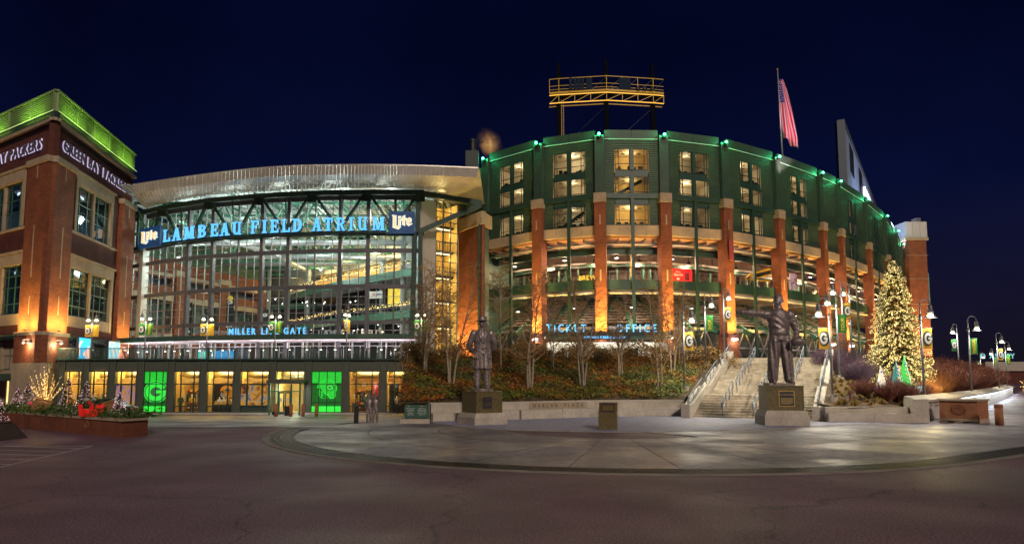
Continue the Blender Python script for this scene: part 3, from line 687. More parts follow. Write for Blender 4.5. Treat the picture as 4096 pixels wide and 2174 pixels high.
for i in range(NP):
    t0, t1 = i / NP + .0006, (i + 1) / NP - .0006; z_t = 25.32; z_b = 24.42
    a, b = along(EV, t0), along(EV, t1); ai, bi = along(ES, t0), along(ES, t1)
    lerp = lambda p, q, k: (p[0] + (q[0] - p[0]) * k, p[1] + (q[1] - p[1]) * k)
    v = []
    for e_, s_ in ((a, ai), (b, bi)):
        ib = lerp(e_, s_, .06); v += [al(e_[0], e_[1], z_t), al(*ib, z_b)]
    MB().add(v + [(p[0], p[1] + .05, p[2]) for p in v], [(0, 1, 3, 2), (4, 6, 7, 5), (0, 2, 6, 4), (0, 4, 5, 1), (2, 3, 7, 6)]).build('fascia_panel', 'roof_metal', AT)
    prof = [(.06, 24.42), (.3, 24.12), (.55, 23.98), (.8, 24.0), (.97, 24.05)]
    v = []
    for k, z in prof:
        for e_, s_ in ((a, ai), (b, bi)): p = lerp(e_, s_, k); v.append(al(*p, z))
    n = len(prof); v += [(p[0], p[1], p[2] + .04) for p in v]
    f_ = [(2 * k, 2 * k + 2, 2 * k + 3, 2 * k + 1) for k in range(n - 1)] + [(2 * n + 2 * k, 2 * n + 2 * k + 1, 2 * n + 2 * k + 3, 2 * n + 2 * k + 2) for k in range(n - 1)]
    f_ += [(2 * k, 2 * n + 2 * k, 2 * n + 2 * k + 2, 2 * k + 2) for k in range(n - 1)] + [(2 * k + 1, 2 * k + 3, 2 * n + 2 * k + 3, 2 * n + 2 * k + 1) for k in range(n - 1)]
    MB().add(v, f_).build('soffit_panel', 'roof_metal', AT)
m = MB(); e_ = [along(EV, i / 24) for i in range(25)]; bk = [(-50, 128), (-2, 128)]
top = [al(x, y, 25.46) for x, y in e_]; ins = [al(x * .985, y + 2.5, 25.8) for x, y in e_]; back = [al(-50 + 46 * i / 24, 128, 27.0) for i in range(25)]
for A_, B_ in ((top, ins), (ins, back)):
    m.add(A_ + B_, [(i, i + 1, i + 26, i + 25) for i in range(24)])
low = [al(x, y, 25.34) for x, y in e_]; m.add(top + low, [(i, i + 25, i + 26, i + 1) for i in range(24)])
m.build('roof', 'roof_metal', AT)
# flue on the roof and stone belt under the eaves
MB().lathe([(.45, 0), (.45, 2.2), (.7, 2.3), (.5, 3.0)], 10, al(-9.0, 100, 26)).build('roof_vent', 'dark_metal', AT)
# ---- interior
IN = MB(); fl = [al(*p) for p in AN]
fp = [(x, y) for x, y, _ in fl] + [al(-14, 125)[:2], al(-44, 125)[:2]]
IN.prismz(fp, -.3, 0); IN.build('floor', 'dim_room', AT)
M('hall_white', (.24, .27, .27), .6, var=.06, scale=.3); M('hall_cream', (.62, .40, .13), .65, var=.1, scale=.4)
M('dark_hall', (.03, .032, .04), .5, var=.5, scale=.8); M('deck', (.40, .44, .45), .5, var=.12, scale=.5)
lw0, lw1 = (-53.0, 92.6), (-44.0, 125.)
loc, rz, L = fr(lw0, lw1); loc = al(loc[0], loc[1], 0)
# brick side wall: faces the hall; local +x runs away from the viewer so the hall lies on -y... build it both faced
bw = MB(); hs = []
for k in range(3): hs += [(4 + 10 * k, 11 + 10 * k, 9.2, 13.6), (4 + 10 * k, 11 + 10 * k, 15.8, 17.0)]
wall_with(bw, L, 4.2, 19.5, hs, 0, .5); bw.build('brick_wall', 'brick', AT, loc, rz)
for z0, z1 in ((8.2, 8.9), (13.7, 14.5), (17.2, 17.7)): MB().box(0, L, -.14, -.003, z0, z1).build('stone_course', 'stone', AT, loc, rz)
for k in range(4): 
    q = MB().box(1.2 + 10 * k, 3.2 + 10 * k, -.5, -.003, 4.2, 17.5).build('pilaster', 'brick', AT, loc, rz); MB().box(1.0 + 10 * k, 3.4 + 10 * k, -.62, 0, 17.5, 18.3).build('cap', 'stone', q)
for k in range(3):
    w_ = MB()
    for j in range(5): w_.box(4 + 10 * k + 1.7 * j, 4.1 + 10 * k + 1.7 * j, .1, .25, 9.2, 13.6)
    for z in (9.3, 11.3, 12.6): w_.box(4 + 10 * k, 11 + 10 * k, .1, .25, z, z + .12)
    w_.build('window', 'green_steel', AT, loc, rz)
MB().box(0, L, 2.5, 2.6, 4.2, 19).build('room_wall', 'dim_room', AT, loc, rz)
MB().corr(0, L, 19.5, 25, .4, .1, .1).build('siding', 'siding', AT, loc, rz)
# back wall, right wall
loc2, rz2, L2 = fr((-44, 125), (-12, 125)); loc2 = al(loc2[0], loc2[1], 0)
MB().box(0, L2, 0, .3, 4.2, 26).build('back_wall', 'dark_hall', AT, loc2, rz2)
rw = [(-9.2, 82.6), (-14.6, 96), (-14.0, 125)]
for a, b in zip(rw, rw[1:]): MB().bar(al(a[0], a[1], 14.5), al(b[0], b[1], 14.5), .2, 21).build('side_wall', 'hall_white', AT)
# white curved wall above the upper gallery
cw = [(-40, 123), (-33, 119), (-26, 113), (-20, 106), (-15, 98)]
for a, b in zip(cw, cw[1:]): MB().bar(al(a[0], a[1], 22.0), al(b[0], b[1], 22.0), .2, 4.4).build('gallery_wall', 'hall_white', AT)
# galleries: level decks whose edges run from front right to the far left
def gallery(edge, z, depth, fas, back_mat, top):
    m = MB(); n = len(edge); inn = [(x + depth * .35, y + depth) for x, y in edge]
    P = [al(*p)[:2] for p in edge] + [al(*p)[:2] for p in reversed(inn)]; m.prismz(P, z - .35 - AO[2], z - AO[2]); g = m.build('gallery', 'deck', AT)
    for a, b in zip(edge, edge[1:]):
        MB().bar(al(a[0], a[1] - .05, z - .45), al(b[0], b[1] - .05, z - .45), .2, 1.0).build('edge_beam', 'green_steel', g, ).location = (0, 0, 0)
        r_ = MB(); r_.bar(al(a[0], a[1], z + 1.05), al(b[0], b[1], z + 1.05), .06); r_.bar(al(a[0], a[1], z + .6), al(b[0], b[1], z + .6), .04)
        for k in range(4): t = k / 4; r_.bar(al(a[0] + (b[0] - a[0]) * t, a[1] + (b[1] - a[1]) * t, z), al(a[0] + (b[0] - a[0]) * t, a[1] + (b[1] - a[1]) * t, z + 1.05), .05)
        r_.build('railing', 'alu', g)
    for a, b in zip(inn, inn[1:]): MB().bar(al(a[0], a[1], (z + top) / 2), al(b[0], b[1], (z + top) / 2), .2, top - z).build('gallery_wall', back_mat, g)
    return g
E1 = [(-12.6, 90), (-18, 95.5), (-24, 101.5), (-30, 108.5), (-36, 117), (-40, 124)]
gallery(E1, 16.6, 7, 1, 'hall_cream', 21.6)
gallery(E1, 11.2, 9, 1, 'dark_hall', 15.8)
gallery([(-42, 122), (-37, 120), (-33, 119)], 15.2, 5, 1, 'hall_cream', 19.5)
# garlands of small lamps wound along both gallery rails
M('fairy', (1, .8, .4), emit=(1, .62, .20), es=2.2, var=0); M('fairy_white', (1, .9, .8), emit=(1, .56, .66), es=1.4, var=0)
def octa(m, p, r): m.add([(p[0] - r, p[1], p[2]), (p[0] + r, p[1], p[2]), (p[0], p[1] - r, p[2]), (p[0], p[1] + r, p[2]), (p[0], p[1], p[2] - r), (p[0], p[1], p[2] + r)], [(0, 2, 5), (2, 1, 5), (1, 3, 5), (3, 0, 5), (2, 0, 4), (1, 2, 4), (3, 1, 4), (0, 3, 4)])
for z, lab in ((17.6, 'garland of warm fairy lights along the upper gallery rail of the hall'), (12.2, 'garland of warm fairy lights along the lower gallery rail of the hall')):
    m = MB(); 
    for a, b in zip(E1, E1[1:]):
        for k in range(60):
            t = random.random(); octa(m, (a[0] + (b[0] - a[0]) * t, a[1] + (b[1] - a[1]) * t - .12, z + random.uniform(-.28, .14)), .05)
    c = MB(); c.tube([(p[0], p[1] - .1, z) for p in E1], .07, 5)
    o = tag(c.build('garland', M('garland_green', (.03, .07, .02), .8)), lab, 'garland'); m.build('fairy_lights', 'fairy', o, kind='stuff')
# columns
for x, y in ((-18.6, 100), (-27, 109), (-34, 117), (-14.5, 93), (-41, 118)): MB().lathe([(.35, 0), (.35, 20.5)], 12, al(x, y, 4.2)).build('column', 'hall_white', AT)
# roof steel: cross trusses, purlins, deck
for j, Y in enumerate((88, 95, 102, 109, 116, 123)):
    x0, x1 = -48 + j, -10 - .8 * j
    m = MB(); m.bar(al(x0, Y, 24.6), al(x1, Y, 24.6), .28, .3); m.bar(al(x0, Y, 20.6), al(x1, Y, 20.6), .28, .3); n = 10
    for k in range(n):
        a, b, c = x0 + (x1 - x0) * k / n, x0 + (x1 - x0) * (k + .5) / n, x0 + (x1 - x0) * (k + 1) / n
        m.bar(al(a, Y, 24.5), al(b, Y, 20.7), .18); m.bar(al(b, Y, 20.7), al(c, Y, 24.5), .18)
    m.build('roof_truss', 'green_steel', AT)
for k in range(13):
    x = -46 + 2.9 * k; m = MB(); m.bar(al(x, 84.5 if x > -36 else 89, 24.9), al(x * .93, 125, 25.1), .18, .3)
    if k % 2: m.bar(al(x, 85.5 if x > -36 else 89.5, 22.6), al(x * .93, 125, 22.6), .16, .22)
    m.build('purlin', 'green_steel', AT)
m = MB()
for k in range(60):
    x = -50 + .7 * k; m.box(al(x, 0)[0], al(x + .4, 0)[0], al(0, 82)[1], al(0, 125)[1], 25.25 - AO[2], 25.4 - AO[2])
m.build('roof_deck', 'deck', AT)
for z, Y, r in ((20.1, 91, .42), (19.6, 99, .36), (20.8, 112, .5)):
    MB().tube([al(-47, Y, z), al(-14, Y, z)], r, 10).build('air_duct', 'galv', AT, smooth=True)
MB().tube([al(-38, 88, 20.5), al(-33, 97, 19.6), al(-33, 111, 19.6)], .35, 10).build('air_duct', 'galv', AT, smooth=True)
# pendant lamps and light
for k, (x, y, z, e_, c) in enumerate([(-44, 92, 18.3, 300, (.90, 1, .95)), (-37, 90, 18.3, 320, (.90, 1, .95)), (-30, 88, 18.3, 320, (.90, 1, .95)), (-23, 87, 18.3, 320, (.90, 1, .95)), (-17, 87, 18.3, 330, (.85, 1, .96)),
                                      (-38, 106, 18.3, 320, (.90, 1, .95)), (-28, 102, 18.3, 300, (.90, 1, .95)), (-20, 97, 18.5, 280, (.85, 1, .96))]):
    o = thing('pendant_lamp', 'small round pendant lamp hung from the roof steel inside the glass hall', 'lamp', (x, y, z), group='pendant lamps in the hall')
    MB().bar((0, 0, .35), (0, 0, 2.2), .04).build('rod', 'alu', o); MB().lathe([(.1, .38), (.3, .1), (.32, 0)], 10).build('lamp_shade', 'alu', o); MB().ball((0, 0, .02), .2, 8).build('bulb', 'led_white', o)
    light('lamp_light', 'POINT', (0, 0, -.5), e_, c, o, .5)
for x, y, z, e_ in ((-15, 97, 20.6, 620), (-20, 101.5, 20.6, 720), (-26, 107.5, 20.4, 640), (-32, 115, 20.4, 560), (-38, 122, 18.5, 800)):
    light('gallery_light', 'POINT', al(x, y, z), e_, (1, .72, .3), AT, .3)
for x, y, z, e_ in ((-42, 96, 10, 330), (-31, 93, 9, 200), (-20, 90, 9, 230), (-38, 110, 10, 260)):
    light('hall_light', 'POINT', al(x, y, z), e_, (1, .74, .46), AT, .4)
for x, y in ((-42, 90), (-35, 88), (-28, 86.5), (-21, 86), (-15, 86), (-38, 100), (-27, 98)): light('truss_fill', 'POINT', al(x, y, 22.4), 560, (.85, 1, .90), AT, .5)  # added lamps without fittings, to brighten the roof steel
# small ceiling lamps of the far dark concourse
m = MB()
for k in range(70): octa(m, al(random.uniform(-40, -15), random.uniform(112, 124), random.choice((11.0, 14.6, 15.2)) + random.uniform(-.4, .4)), random.uniform(.04, .09))
m.build('ceiling_lamps', 'led_white', AT, kind='stuff')
# yellow mural and small signs deeper in
def flat(name, label, cat, x, y, z, w, h, mat, rz=0., dep=.08):
    o = MB().box(-w / 2, w / 2, 0, dep, 0, h).build(name, mat, None, (x, y, z), rz); return tag(o, label, cat)
M('mural', (.75, .52, .05), .6, var=.45, scale=1.6, emit=(.9, .6, .05), es=.25)
flat('mural', 'large yellow mural of faint figures above the lower gallery', 'mural', -15.8, 95.4, 12.3, 3.4, 2.7, 'mural', R(-40))
wsg = flat('hanging_sign', 'white hanging sign with blue star and red lettering beside the yellow mural', 'sign', -18.8, 96.6, 13.4, 2.0, 1.0, 'white_paint', R(-20))
m = MB(); text(m, 'us', -.5, .45, .32, y=-.01); m.build('lettering', M('red_paint', (.7, .04, .03), .5), wsg); m = MB(); text(m, 'cellular', -.0, .45, .26, y=-.01); m.build('lettering', M('blue_paint', (.03, .06, .4), .5), wsg)
for i, (x, y, z, h, lab) in enumerate([(-42.0, 91.0, 8.0, 4.2, 'narrow black hanging banner with white lettering nearest the hall\'s brick corner'), (-38.6, 96, 9.0, 4.6, 'narrow black hanging banner with yellow helmet at its head'), (-35.2, 100, 8.2, 4.0, 'narrow black hanging banner on the far brick pier of the hall')]):
    b = flat('hanging_banner', lab, 'banner', x, y, z, 1.0, h, 'black', dep=.05)
    m = MB(); text(m, 'Lite', 0, .35, .36, y=-.01, align='c'); oval_g(m, 0, h - .8, .38, .26, -.03, -.005); m.build('print', 'white_paint', b)
    if i == 1: MB().ball((.0, -.05, h - .3), .42, 10, (1, .15, .9)).build('helmet', M('yellow_paint', (.85, .50, .03), .5), b)
# ---- entrance canopy
CP = thing('entrance_canopy', 'long dark green canopy with white lit underside over the hall doors', 'canopy', (-27, 78, 4.2))
cl = lambda x, y, z: (x + 27, y - 78, z - 4.2)
cps = [at(s, 4.6)[0] for s in (3.0, 8.6, 16.7, 23.7, 30.2, 36.5, 42.5)]; cpi = [at(s, .3)[0] for s in (3.0, 8.6, 16.7, 23.7, 30.2, 36.5, 42.5)]
for a, b, c, d in zip(cps, cps[1:], cpi[1:], cpi):
    m = MB(); P = [cl(*p, 0)[:2] for p in (a, b, c, d)]; m.prismz(P, 6.72 - 4.2, 7.05 - 4.2); m.build('canopy_deck', 'green_paint', CP)
    MB().bar(cl(a[0], a[1] - .1, 6.9), cl(b[0], b[1] - .1, 6.9), .2, .56).build('canopy_edge', 'green_paint', CP)
    m = MB(); m.prismz(P, 6.62 - 4.2, 6.715 - 4.2); m.build('canopy_soffit', M('soffit_white', (.72, .66, .66), .6), CP)
    mx, my = (a[0] + b[0]) / 2, (a[1] + b[1]) / 2 + 1.5
    light('canopy_light', 'AREA', cl(mx, my, 5.2), 60, (1, .82, .95), CP, size=(5, .3), rot=(R(180), 0, 0))
for k in range(25):
    s = 4.3 + k * 1.57; (x, y), rz = at(s, 3.6)
    o = thing('pendant_lamp', 'slim rod pendant lamp under the entrance canopy', 'lamp', (x, y, 5.55), group='rod pendants under the canopy')
    MB().bar((0, 0, .1), (0, 0, 1.07), .06).build('rod', 'white_paint', o); MB().box(-.12, .12, -.1, .1, 0, .1).build('lamp_head', 'alu', o); MB().box(-.08, .08, -.07, .07, -.04, -.003).build('bulb', 'led_white', o)
    if k % 4 == 2: light('lamp_light', 'POINT', (0, 0, -.25), 60, (1, .85, .95), o, .1)
# hall doors below the canopy: silver posts and glass
for k in range(20):
    s0, s1 = 4.2 + k * 1.92, 4.2 + (k + 1) * 1.92
    if s1 > 42.6: break
    (xa, ya), rz = at(s0, .25); L = s1 - s0; lo = al(xa, ya, 4.2)
    d = MB(); d.box(0, .16, -.1, .1, 0, 2.5); d.box(.16, L, -.06, .06, 2.3, 2.45); d.box(.16, L, -.05, .05, 1.85, 1.95); d.box(.16, L, -.05, .05, 0, .12); d.box(L / 2, L / 2 + .08, -.04, .04, .12, 1.85)
    dr = d.build('door', 'galv', AT, lo, rz); MB().box(.17, L, -.006, .006, .12, 2.3).build('pane', 'glass', dr)
for x, y, e_, c in ((-38, 88, 160, (.4, .9, 1)), (-30, 85, 200, (1, .9, .8)), (-22, 84, 220, (1, .9, .8)), (-14, 83.5, 220, (1, .9, .8))): light('lobby_light', 'POINT', al(x, y, 6.3), e_, c, AT, .3)
# lobby screens and counters seen through the doors
for x, y, w, c, lab in ((-38.4, 88.5, 1.9, (.05, .75, .55), 'green glowing lobby screen seen through the doors'), (-35.6, 87.5, 2.4, (.02, .35, .8), 'blue glowing lobby screen seen through the doors')):
    o = thing('lobby_screen', lab, 'screen', (x, y, 4.2)); MB().box(-w / 2, w / 2, 0, .2, 0, 1.7).build('case', 'black', o); MB().box(-w / 2 + .05, w / 2 - .05, -.03, -.002, .1, 1.65).build('display', M('scr%.1f' % x, (.02, .02, .02), emit=c, es=.8, var=0), o)
# hall lettering
for word, x, y, z, h, sp, lab in (('LAMBEAU FIELD', -25.6, 93, 8.0, .85, .1, 'white capitals on the hall wall behind the gate sign'), ('WELCOME TO', -14.6, 88, 6.1, .38, .1, 'small white welcome lettering by the right-hand hall doors'), ('LAMBEAU FIELD', -15.2, 87.9, 5.25, .55, .1, 'white capitals under the welcome lettering'), ('ATRIUM BROADCAST', -41.4, 92, 8.2, .45, .1, 'small white capitals on the dark fascia beside the brick wall')):
    m = MB(); text(m, word, 0, 0, h, gap=sp); sg = tag(m.build('wall_lettering', 'alu', None, (x, y, z)), lab, 'lettering')
# ---- illuminated roof-edge sign
M('sign_blue', (.1, .3, .5), .4, emit=(.09, .44, .95), es=.7, var=0, sample=True); M('sign_case', (.01, .02, .035), .4, var=0)
SG = thing('atrium_sign', 'big blue-lit slab serif sign across the glass hall truss', 'sign', (*at(24)[0], 19.1))
so_ = Vector((*at(24)[0], 19.1))
for ch, s0, s1 in [('L', 9.58, 10.81), ('A', 11.21, 12.68), ('M', 13.29, 14.99), ('B', 15.72, 16.99), ('E', 17.42, 18.5), ('A', 18.81, 20.02), ('U', 20.47, 21.67), ('F', 23.05, 24.06), ('I', 24.34, 24.99), ('E', 25.43, 26.42), ('L', 26.86, 27.84), ('D', 28.19, 29.32), ('A', 30.4, 31.49), ('T', 31.79, 32.79), ('R', 33.2, 34.2), ('I', 34.67, 35.2), ('U', 35.7, 36.75), ('M', 37.24, 38.59)]:
    (x, y), rz = at(s0, 1.35); w_ = (s1 - s0) * .99
    m = MB(); slab_letter(m, ch, 0, 0, w_, 1.5, .12, 0); lo = m.build('letter', 'sign_blue', SG, (x - so_.x, y - so_.y, 0), rz)
    m = MB(); slab_letter(m, ch, .07, -.06, w_, 1.5, .2, .23); m.build('letter_side', 'sign_case', lo)
for k in range(13):
    a, b = 9.2 + k * 2.27, 9.2 + (k + 1) * 2.27; (xa, ya), _ = at(a, 1.15); (xb, yb), _ = at(b, 1.15)
    MB().bar((xa - so_.x, ya - so_.y, -.16), (xb - so_.x, yb - so_.y, -.16), .18, .22).build('sign_rail', 'green_dark', SG)
def lite(s0, s1, z0, z1, lab):
    (x, y), rz = at(s0, 1.5); w_ = math.dist(at(s0, 1.5)[0], at(s1, 1.5)[0]); h_ = z1 - z0
    rz = math.atan2(at(s1, 1.5)[0][1] - y, at(s1, 1.5)[0][0] - x)
    o = thing('beer_sign', lab, 'sign', (x, y, z0), rz)
    MB().box(0, w_, 0, .3, 0, h_).build('panel', M('navy_panel', (.006, .012, .04), .5, emit=(.008, .05, .14), es=.3, var=.6, scale=1.1, col2=(.012, .05, .13)), o)
    # blackletter-like word drawn as chunky strokes
    S = lambda u, v: (w_ * u, h_ * v)
    def pg(m, P, y0, y1, k=0.): m.prism([S(*p) for p in P], y0, y1)
    for nm, mt, y0, y1, g in (('glow', 'lite_edge', -.06, -.003, .018), ('word', 'lite_gold', -.12, -.065, 0)):
        m = MB()
        pg(m, [(.17 - g, .28 - g), (.28 + g, .24 - g), (.28 + g, .80 + g), (.13 - g, .82 + g), (.17 - g, .74)], y0, y1)
        pg(m, [(.15 - g, .28 - g), (.36 + g, .18 - g), (.47 + g, .27 + g), (.28, .34 + g)], y0, y1)
        pg(m, [(.38 - g, .36 - g), (.46 + g, .34 - g), (.46 + g, .62 + g), (.38 - g, .64 + g)], y0, y1); pg(m, [(.37 - g, .70 - g), (.47 + g, .70 - g), (.46 + g, .77 + g), (.38 - g, .77 + g)], y0, y1)
        pg(m, [(.54 - g, .38), (.62 + g, .34 - g), (.62 + g, .82 + g), (.54 - g, .76 + g)], y0, y1); pg(m, [(.49 - g, .59 - g), (.69 + g, .61 - g), (.69 + g, .68 + g), (.49 - g, .66 + g)], y0, y1)
        pg(m, [(.70 - g, .40), (.78, .33 - g), (.78, .70 + g), (.70 - g, .64)], y0, y1); pg(m, [(.78, .63 - g), (.87 + g, .58), (.87 + g, .66), (.80, .72 + g)], y0, y1); pg(m, [(.78, .48 - g), (.87 + g, .52), (.87 + g, .60), (.78, .55 + g)], y0, y1); pg(m, [(.76, .33 - g), (.90 + g, .42), (.90 + g, .46), (.78, .42 + g)], y0, y1)
        m.build(nm, MATS.get(mt) or M(mt, (.6, .4, .2), emit=(.30, .75, .95) if mt == 'lite_edge' else (.95, .55, .28), es=.62, var=0), o)
lite(4.6, 9.05, 18.75, 21.25, 'dark blue square beer logo panel beside the brick building end of the sign')
lite(39.1, 42.0, 18.75, 21.25, 'dark blue square beer logo panel after the last letter of the sign')
# gate sign on the canopy
GS = thing('gate_sign', 'small blue-lit capitals standing on the green entrance canopy', 'sign', (*at(20, 4.5)[0], 7.2)); go_ = Vector(GS.location)
word = 'MILLER LITE GATE'; sA, sB = 23.2, 31.5; adv = [(GL[c][3] if c in GL else .35) + .22 for c in word]; k_ = (sB - sA) / sum(adv); s = sA
for c, a in zip(word, adv):
    if c in GL:
        u_ = (s - sA) / (sB - sA); (xa_, ya_), (xc_, yc_) = at(sA, 4.5)[0], at(sB, 4.5)[0]; x, y = xa_ + (xc_ - xa_) * u_, ya_ + (yc_ - ya_) * u_ - .25; rz = math.atan2(yc_ - ya_, xc_ - xa_); m = MB(); glyph(m, c, 0, 0, .72, GL[c][3] * k_, .12, 0); m.build('letter', 'sign_blue', GS, (x - go_.x, y - go_.y, 0), rz)
    s += a * k_
# ---- lit stair tower, brick tower and the link behind
ST = thing('stair_tower', 'narrow glazed stair tower glowing warm yellow between the hall and the brick tower', 'building', (-8.8, 82.2, 4.2))
loc, rz, L = fr((-9.0, 82.0), (-6.6, 84.0)); lo = (-.2, -.2, 0)
f_ = MB()
for k in range(4): f_.box(L * k / 3 - .06, L * k / 3 + .06, -.08, .08, 0, 19.2)
for k in range(17): f_.box(0, L, -.06, .06, k * 1.2 - .04, k * 1.2 + .04)
f_.build('frame', 'alu_dark', ST, lo, rz)
for k in range(3):
    for j in range(16): MB().box(L * k / 3 + .08, L * (k + 1) / 3 - .08, -.01, .01, j * 1.2 + .06, j * 1.2 + 1.14).build('pane', 'glass', ST, lo, rz)
MB().box(-.2, L + .2, 3.0, 3.2, 0, 19.2).build('back_wall', 'hall_cream', ST, lo, rz); MB().box(-.3, -.1, .15, 3, 0, 19.2).build('side_wall', 'hall_cream', ST, lo, rz); MB().box(L + .1, L + .3, .15, 3, 0, 19.2).build('side_wall', 'hall_cream', ST, lo, rz)
for j in range(6):
    z = 3.0 * j + 1.2; d = MB().box(0, L, .9, 3, z, z + .3).build('landing', 'dark_metal', ST, lo, rz)
    r_ = MB(); r_.box(0, L, .9, .95, z + 1.3, z + 1.36); [r_.box(L * k / 8, L * k / 8 + .04, .9, .95, z + .3, z + 1.3) for k in range(8)]; r_.build('railing', 'dark_metal', d)
    MB().box(.3, L - .3, 1.0, 1.2, z - .1, z - .02).build('tube_lamp', 'led_warm', d)
    v = Vector((L / 2, 1.2, z + 2.3)); v.rotate(Matrix.Rotation(rz, 3, 'Z')); light('stair_light', 'POINT', Vector(lo) + v, 130, (1, .72, .28), ST, .2)
MB().bar((-1.9, -2.3, 9.5), (-.25, -.35, 9.5), .2, 19).build('metal_wall', 'silver', AT).location = (-8.8 + 30, 82.2 - 82, 0)
BT = thing('brick_tower', 'orange-lit brick stair tower with pale stone cap beside the stadium bowl', 'tower', (-3.64, 84, 3))
t0 = Vector((-3.64, 84, 3)); tl = lambda x, y, z=0.: (x - t0.x, y - t0.y, z - t0.z)
c0, c1, c2 = (-3.64, 84.), (-7.6, 90.2), (-2.69, 86.8); c3 = (c1[0] + c2[0] - c0[0] , c1[1] + c2[1] - c0[1])
loc, rz, L = fr(c1, c0); MB().box(0, L, 0, .4, 0, 18).build('wall', 'brick', BT, tl(c1[0], c1[1], 3), rz); MB().box(-.1, L + .2, -.2, .4, 18, 19.6).build('cap', 'stone', BT, tl(c1[0], c1[1], 3), rz)
loc, rz, L2 = fr(c0, c2); MB().box(0.003, L2, .2, .5, 0, 18).build('metal_side', 'siding_flat', BT, tl(c0[0], c0[1], 3), rz); MB().box(.21, L2 + .2, -.15, .5, 18, 19.6).build('cap', 'stone', BT, tl(c0[0], c0[1], 3), rz)
for k in range(1, 6): MB().box(.02, L2, .17, .2, 3.1 * k, 3.1 * k + .06).build('joint', 'green_dark', BT, tl(c0[0], c0[1], 3), rz)
MB().box(L2 / 2 - .03, L2 / 2 + .03, .17, .2, 0, 18).build('joint', 'green_dark', BT, tl(c0[0], c0[1], 3), rz)
for z in (7.5, 13.2): MB().box(0, L, -.02, 0.0, z, z + .05).build('joint', 'stone', BT, tl(c1[0], c1[1], 3), fr(c1, c0)[1])
for k in range(3):
    t = (k + .5) / 3; x, y = c1[0] + (c0[0] - c1[0]) * t - 1.1, c1[1] + (c0[1] - c1[1]) * t - .75
    light('uplight', 'AREA', tl(x - .6, y - .4, 5.2), 480, (1, .58, .13), BT, size=(1.5, .4), rot=(-(Vector((.36, .24, 1)))).to_track_quat('Z', 'Y').to_euler())
LK = thing('link_block', 'dark green panelled block behind the brick tower, joining hall and bowl', 'building', (-8, 97, 3))
kl = lambda x, y, z=0.: (x + 8, y - 97, z - 3)
for (a, b, z1, mt) in (((-9.4, 94.5), (-6.2, 95.2), 28.5, 'siding_flat'), ((-6.2, 93.6), (-5.2, 94.2), 29.5, 'siding_flat'), ((-5.2, 95.2), (-3.4, 96.4), 31.4, 'siding_flat')):
    w_ = MB().bar(kl(a[0], a[1], (3 + z1) / 2), kl(b[0], b[1], (3 + z1) / 2), .4, z1 - 3).build('wall', mt, LK)
    for k in range(8): MB().bar(kl(a[0], a[1] - .21, 18 + 1.6 * k), kl(b[0], b[1] - .21, 18 + 1.6 * k), .03, .06).build('joint', 'green_dark', w_)
MB().box(*sorted((kl(-6.4, 0)[0], kl(-4.6, 0)[0])), -2.6, -.8, 27, 30.6).build('chimney', 'green_dark', LK); MB().lathe([(.45, 0), (.45, 1.5), (.55, 1.5), (.55, 1.8)], 10, kl(-5.4, 95.3, 33.6)).build('flue', 'dark_metal', LK)
# ================================================================== SHOP FRONT UNDER THE TERRACE
SHY = 68.8; SX = lambda px: (px - 2048) * .0243
SH = thing('shop_building', 'low dark green shop front with lit windows under the terrace', 'building', (-26, SHY, -1.05))
sl = lambda x, y=SHY, z=0.: (x + 26, y - SHY, z + 1.05)
M('warm_wall', (.68, .50, .22), .7, var=.25, scale=.9); M('shop_floor', (.30, .24, .16), .5, var=.2); M('shop_ceiling', (.55, .42, .22), .7, var=.2)
M('green_lit', (.015, .12, .02), .5, var=.35, scale=1.2, emit=(.004, .28, .02), es=.13, sample=True); M('green_bright', (.05, .7, .08), .5, emit=(.02, .80, .05), es=.4, sample=True, var=.1, scale=2)
M('green_mesh_dark', (.03, .10, .04), .6, var=.15, emit=(.02, .10, .03), es=.5)
M('orange_helmet', (.75, .36, .03), .35, var=.1); M('wood', (.30, .16, .06), .6, var=.3, scale=3)
bays = [('logo', 183, 239), ('win', 252, 336), ('win', 349, 440), ('poster', 456, 553), ('logo', 571, 677), ('win', 692, 805), ('disp', 822, 940), ('poster2', 958, 1080), ('door', 1100, 1222), ('helmet', 1243, 1373), ('win2', 1392, 1522), ('disp2', 1542, 1673)]
zb, zt_, ztr, zf = -.85, 3.22, 1.9, 4.25
edges = [SX(170)] + [SX((a[2] + b[1]) / 2) for a, b in zip(bays, bays[1:])] + [SX(1680)]
MB().box(*(sl(SX(170))[0], sl(SX(1680))[0]), -.12, .3, -.25, .21).build('plinth', 'concrete', SH)
for k, e_ in enumerate(edges):          # piers between bays: a pair of ribs with a recess
    w = .38 if 0 < k < len(edges) - 1 else .25
    p = MB().box(sl(e_ - w)[0], sl(e_ + w)[0], -.05, .35, .21, 5.25).build('pier', 'store_green', SH)
    for s_ in (-1, 1): MB().box(sl(e_ + s_ * (w - .06) - .06)[0], sl(e_ + s_ * (w - .06) + .06)[0], -.14, -.053, .21, 5.3).build('rib', 'store_green', p)
for a, b in zip(edges, edges[1:]):
    MB().box(sl(a + .39)[0], sl(b - .39)[0], .0, .25, 4.32, 5.26).build('fascia_panel', 'store_green', SH)
    MB().box(sl(a + .39)[0], sl(b - .39)[0], -.06, .25, 4.2, 4.315).build('fascia_trim', 'store_green', SH)
MB().box(sl(SX(170) - .3)[0], sl(SX(1680) + .3)[0], -.3, .5, 5.26, 5.42).build('coping', 'green_paint', SH)
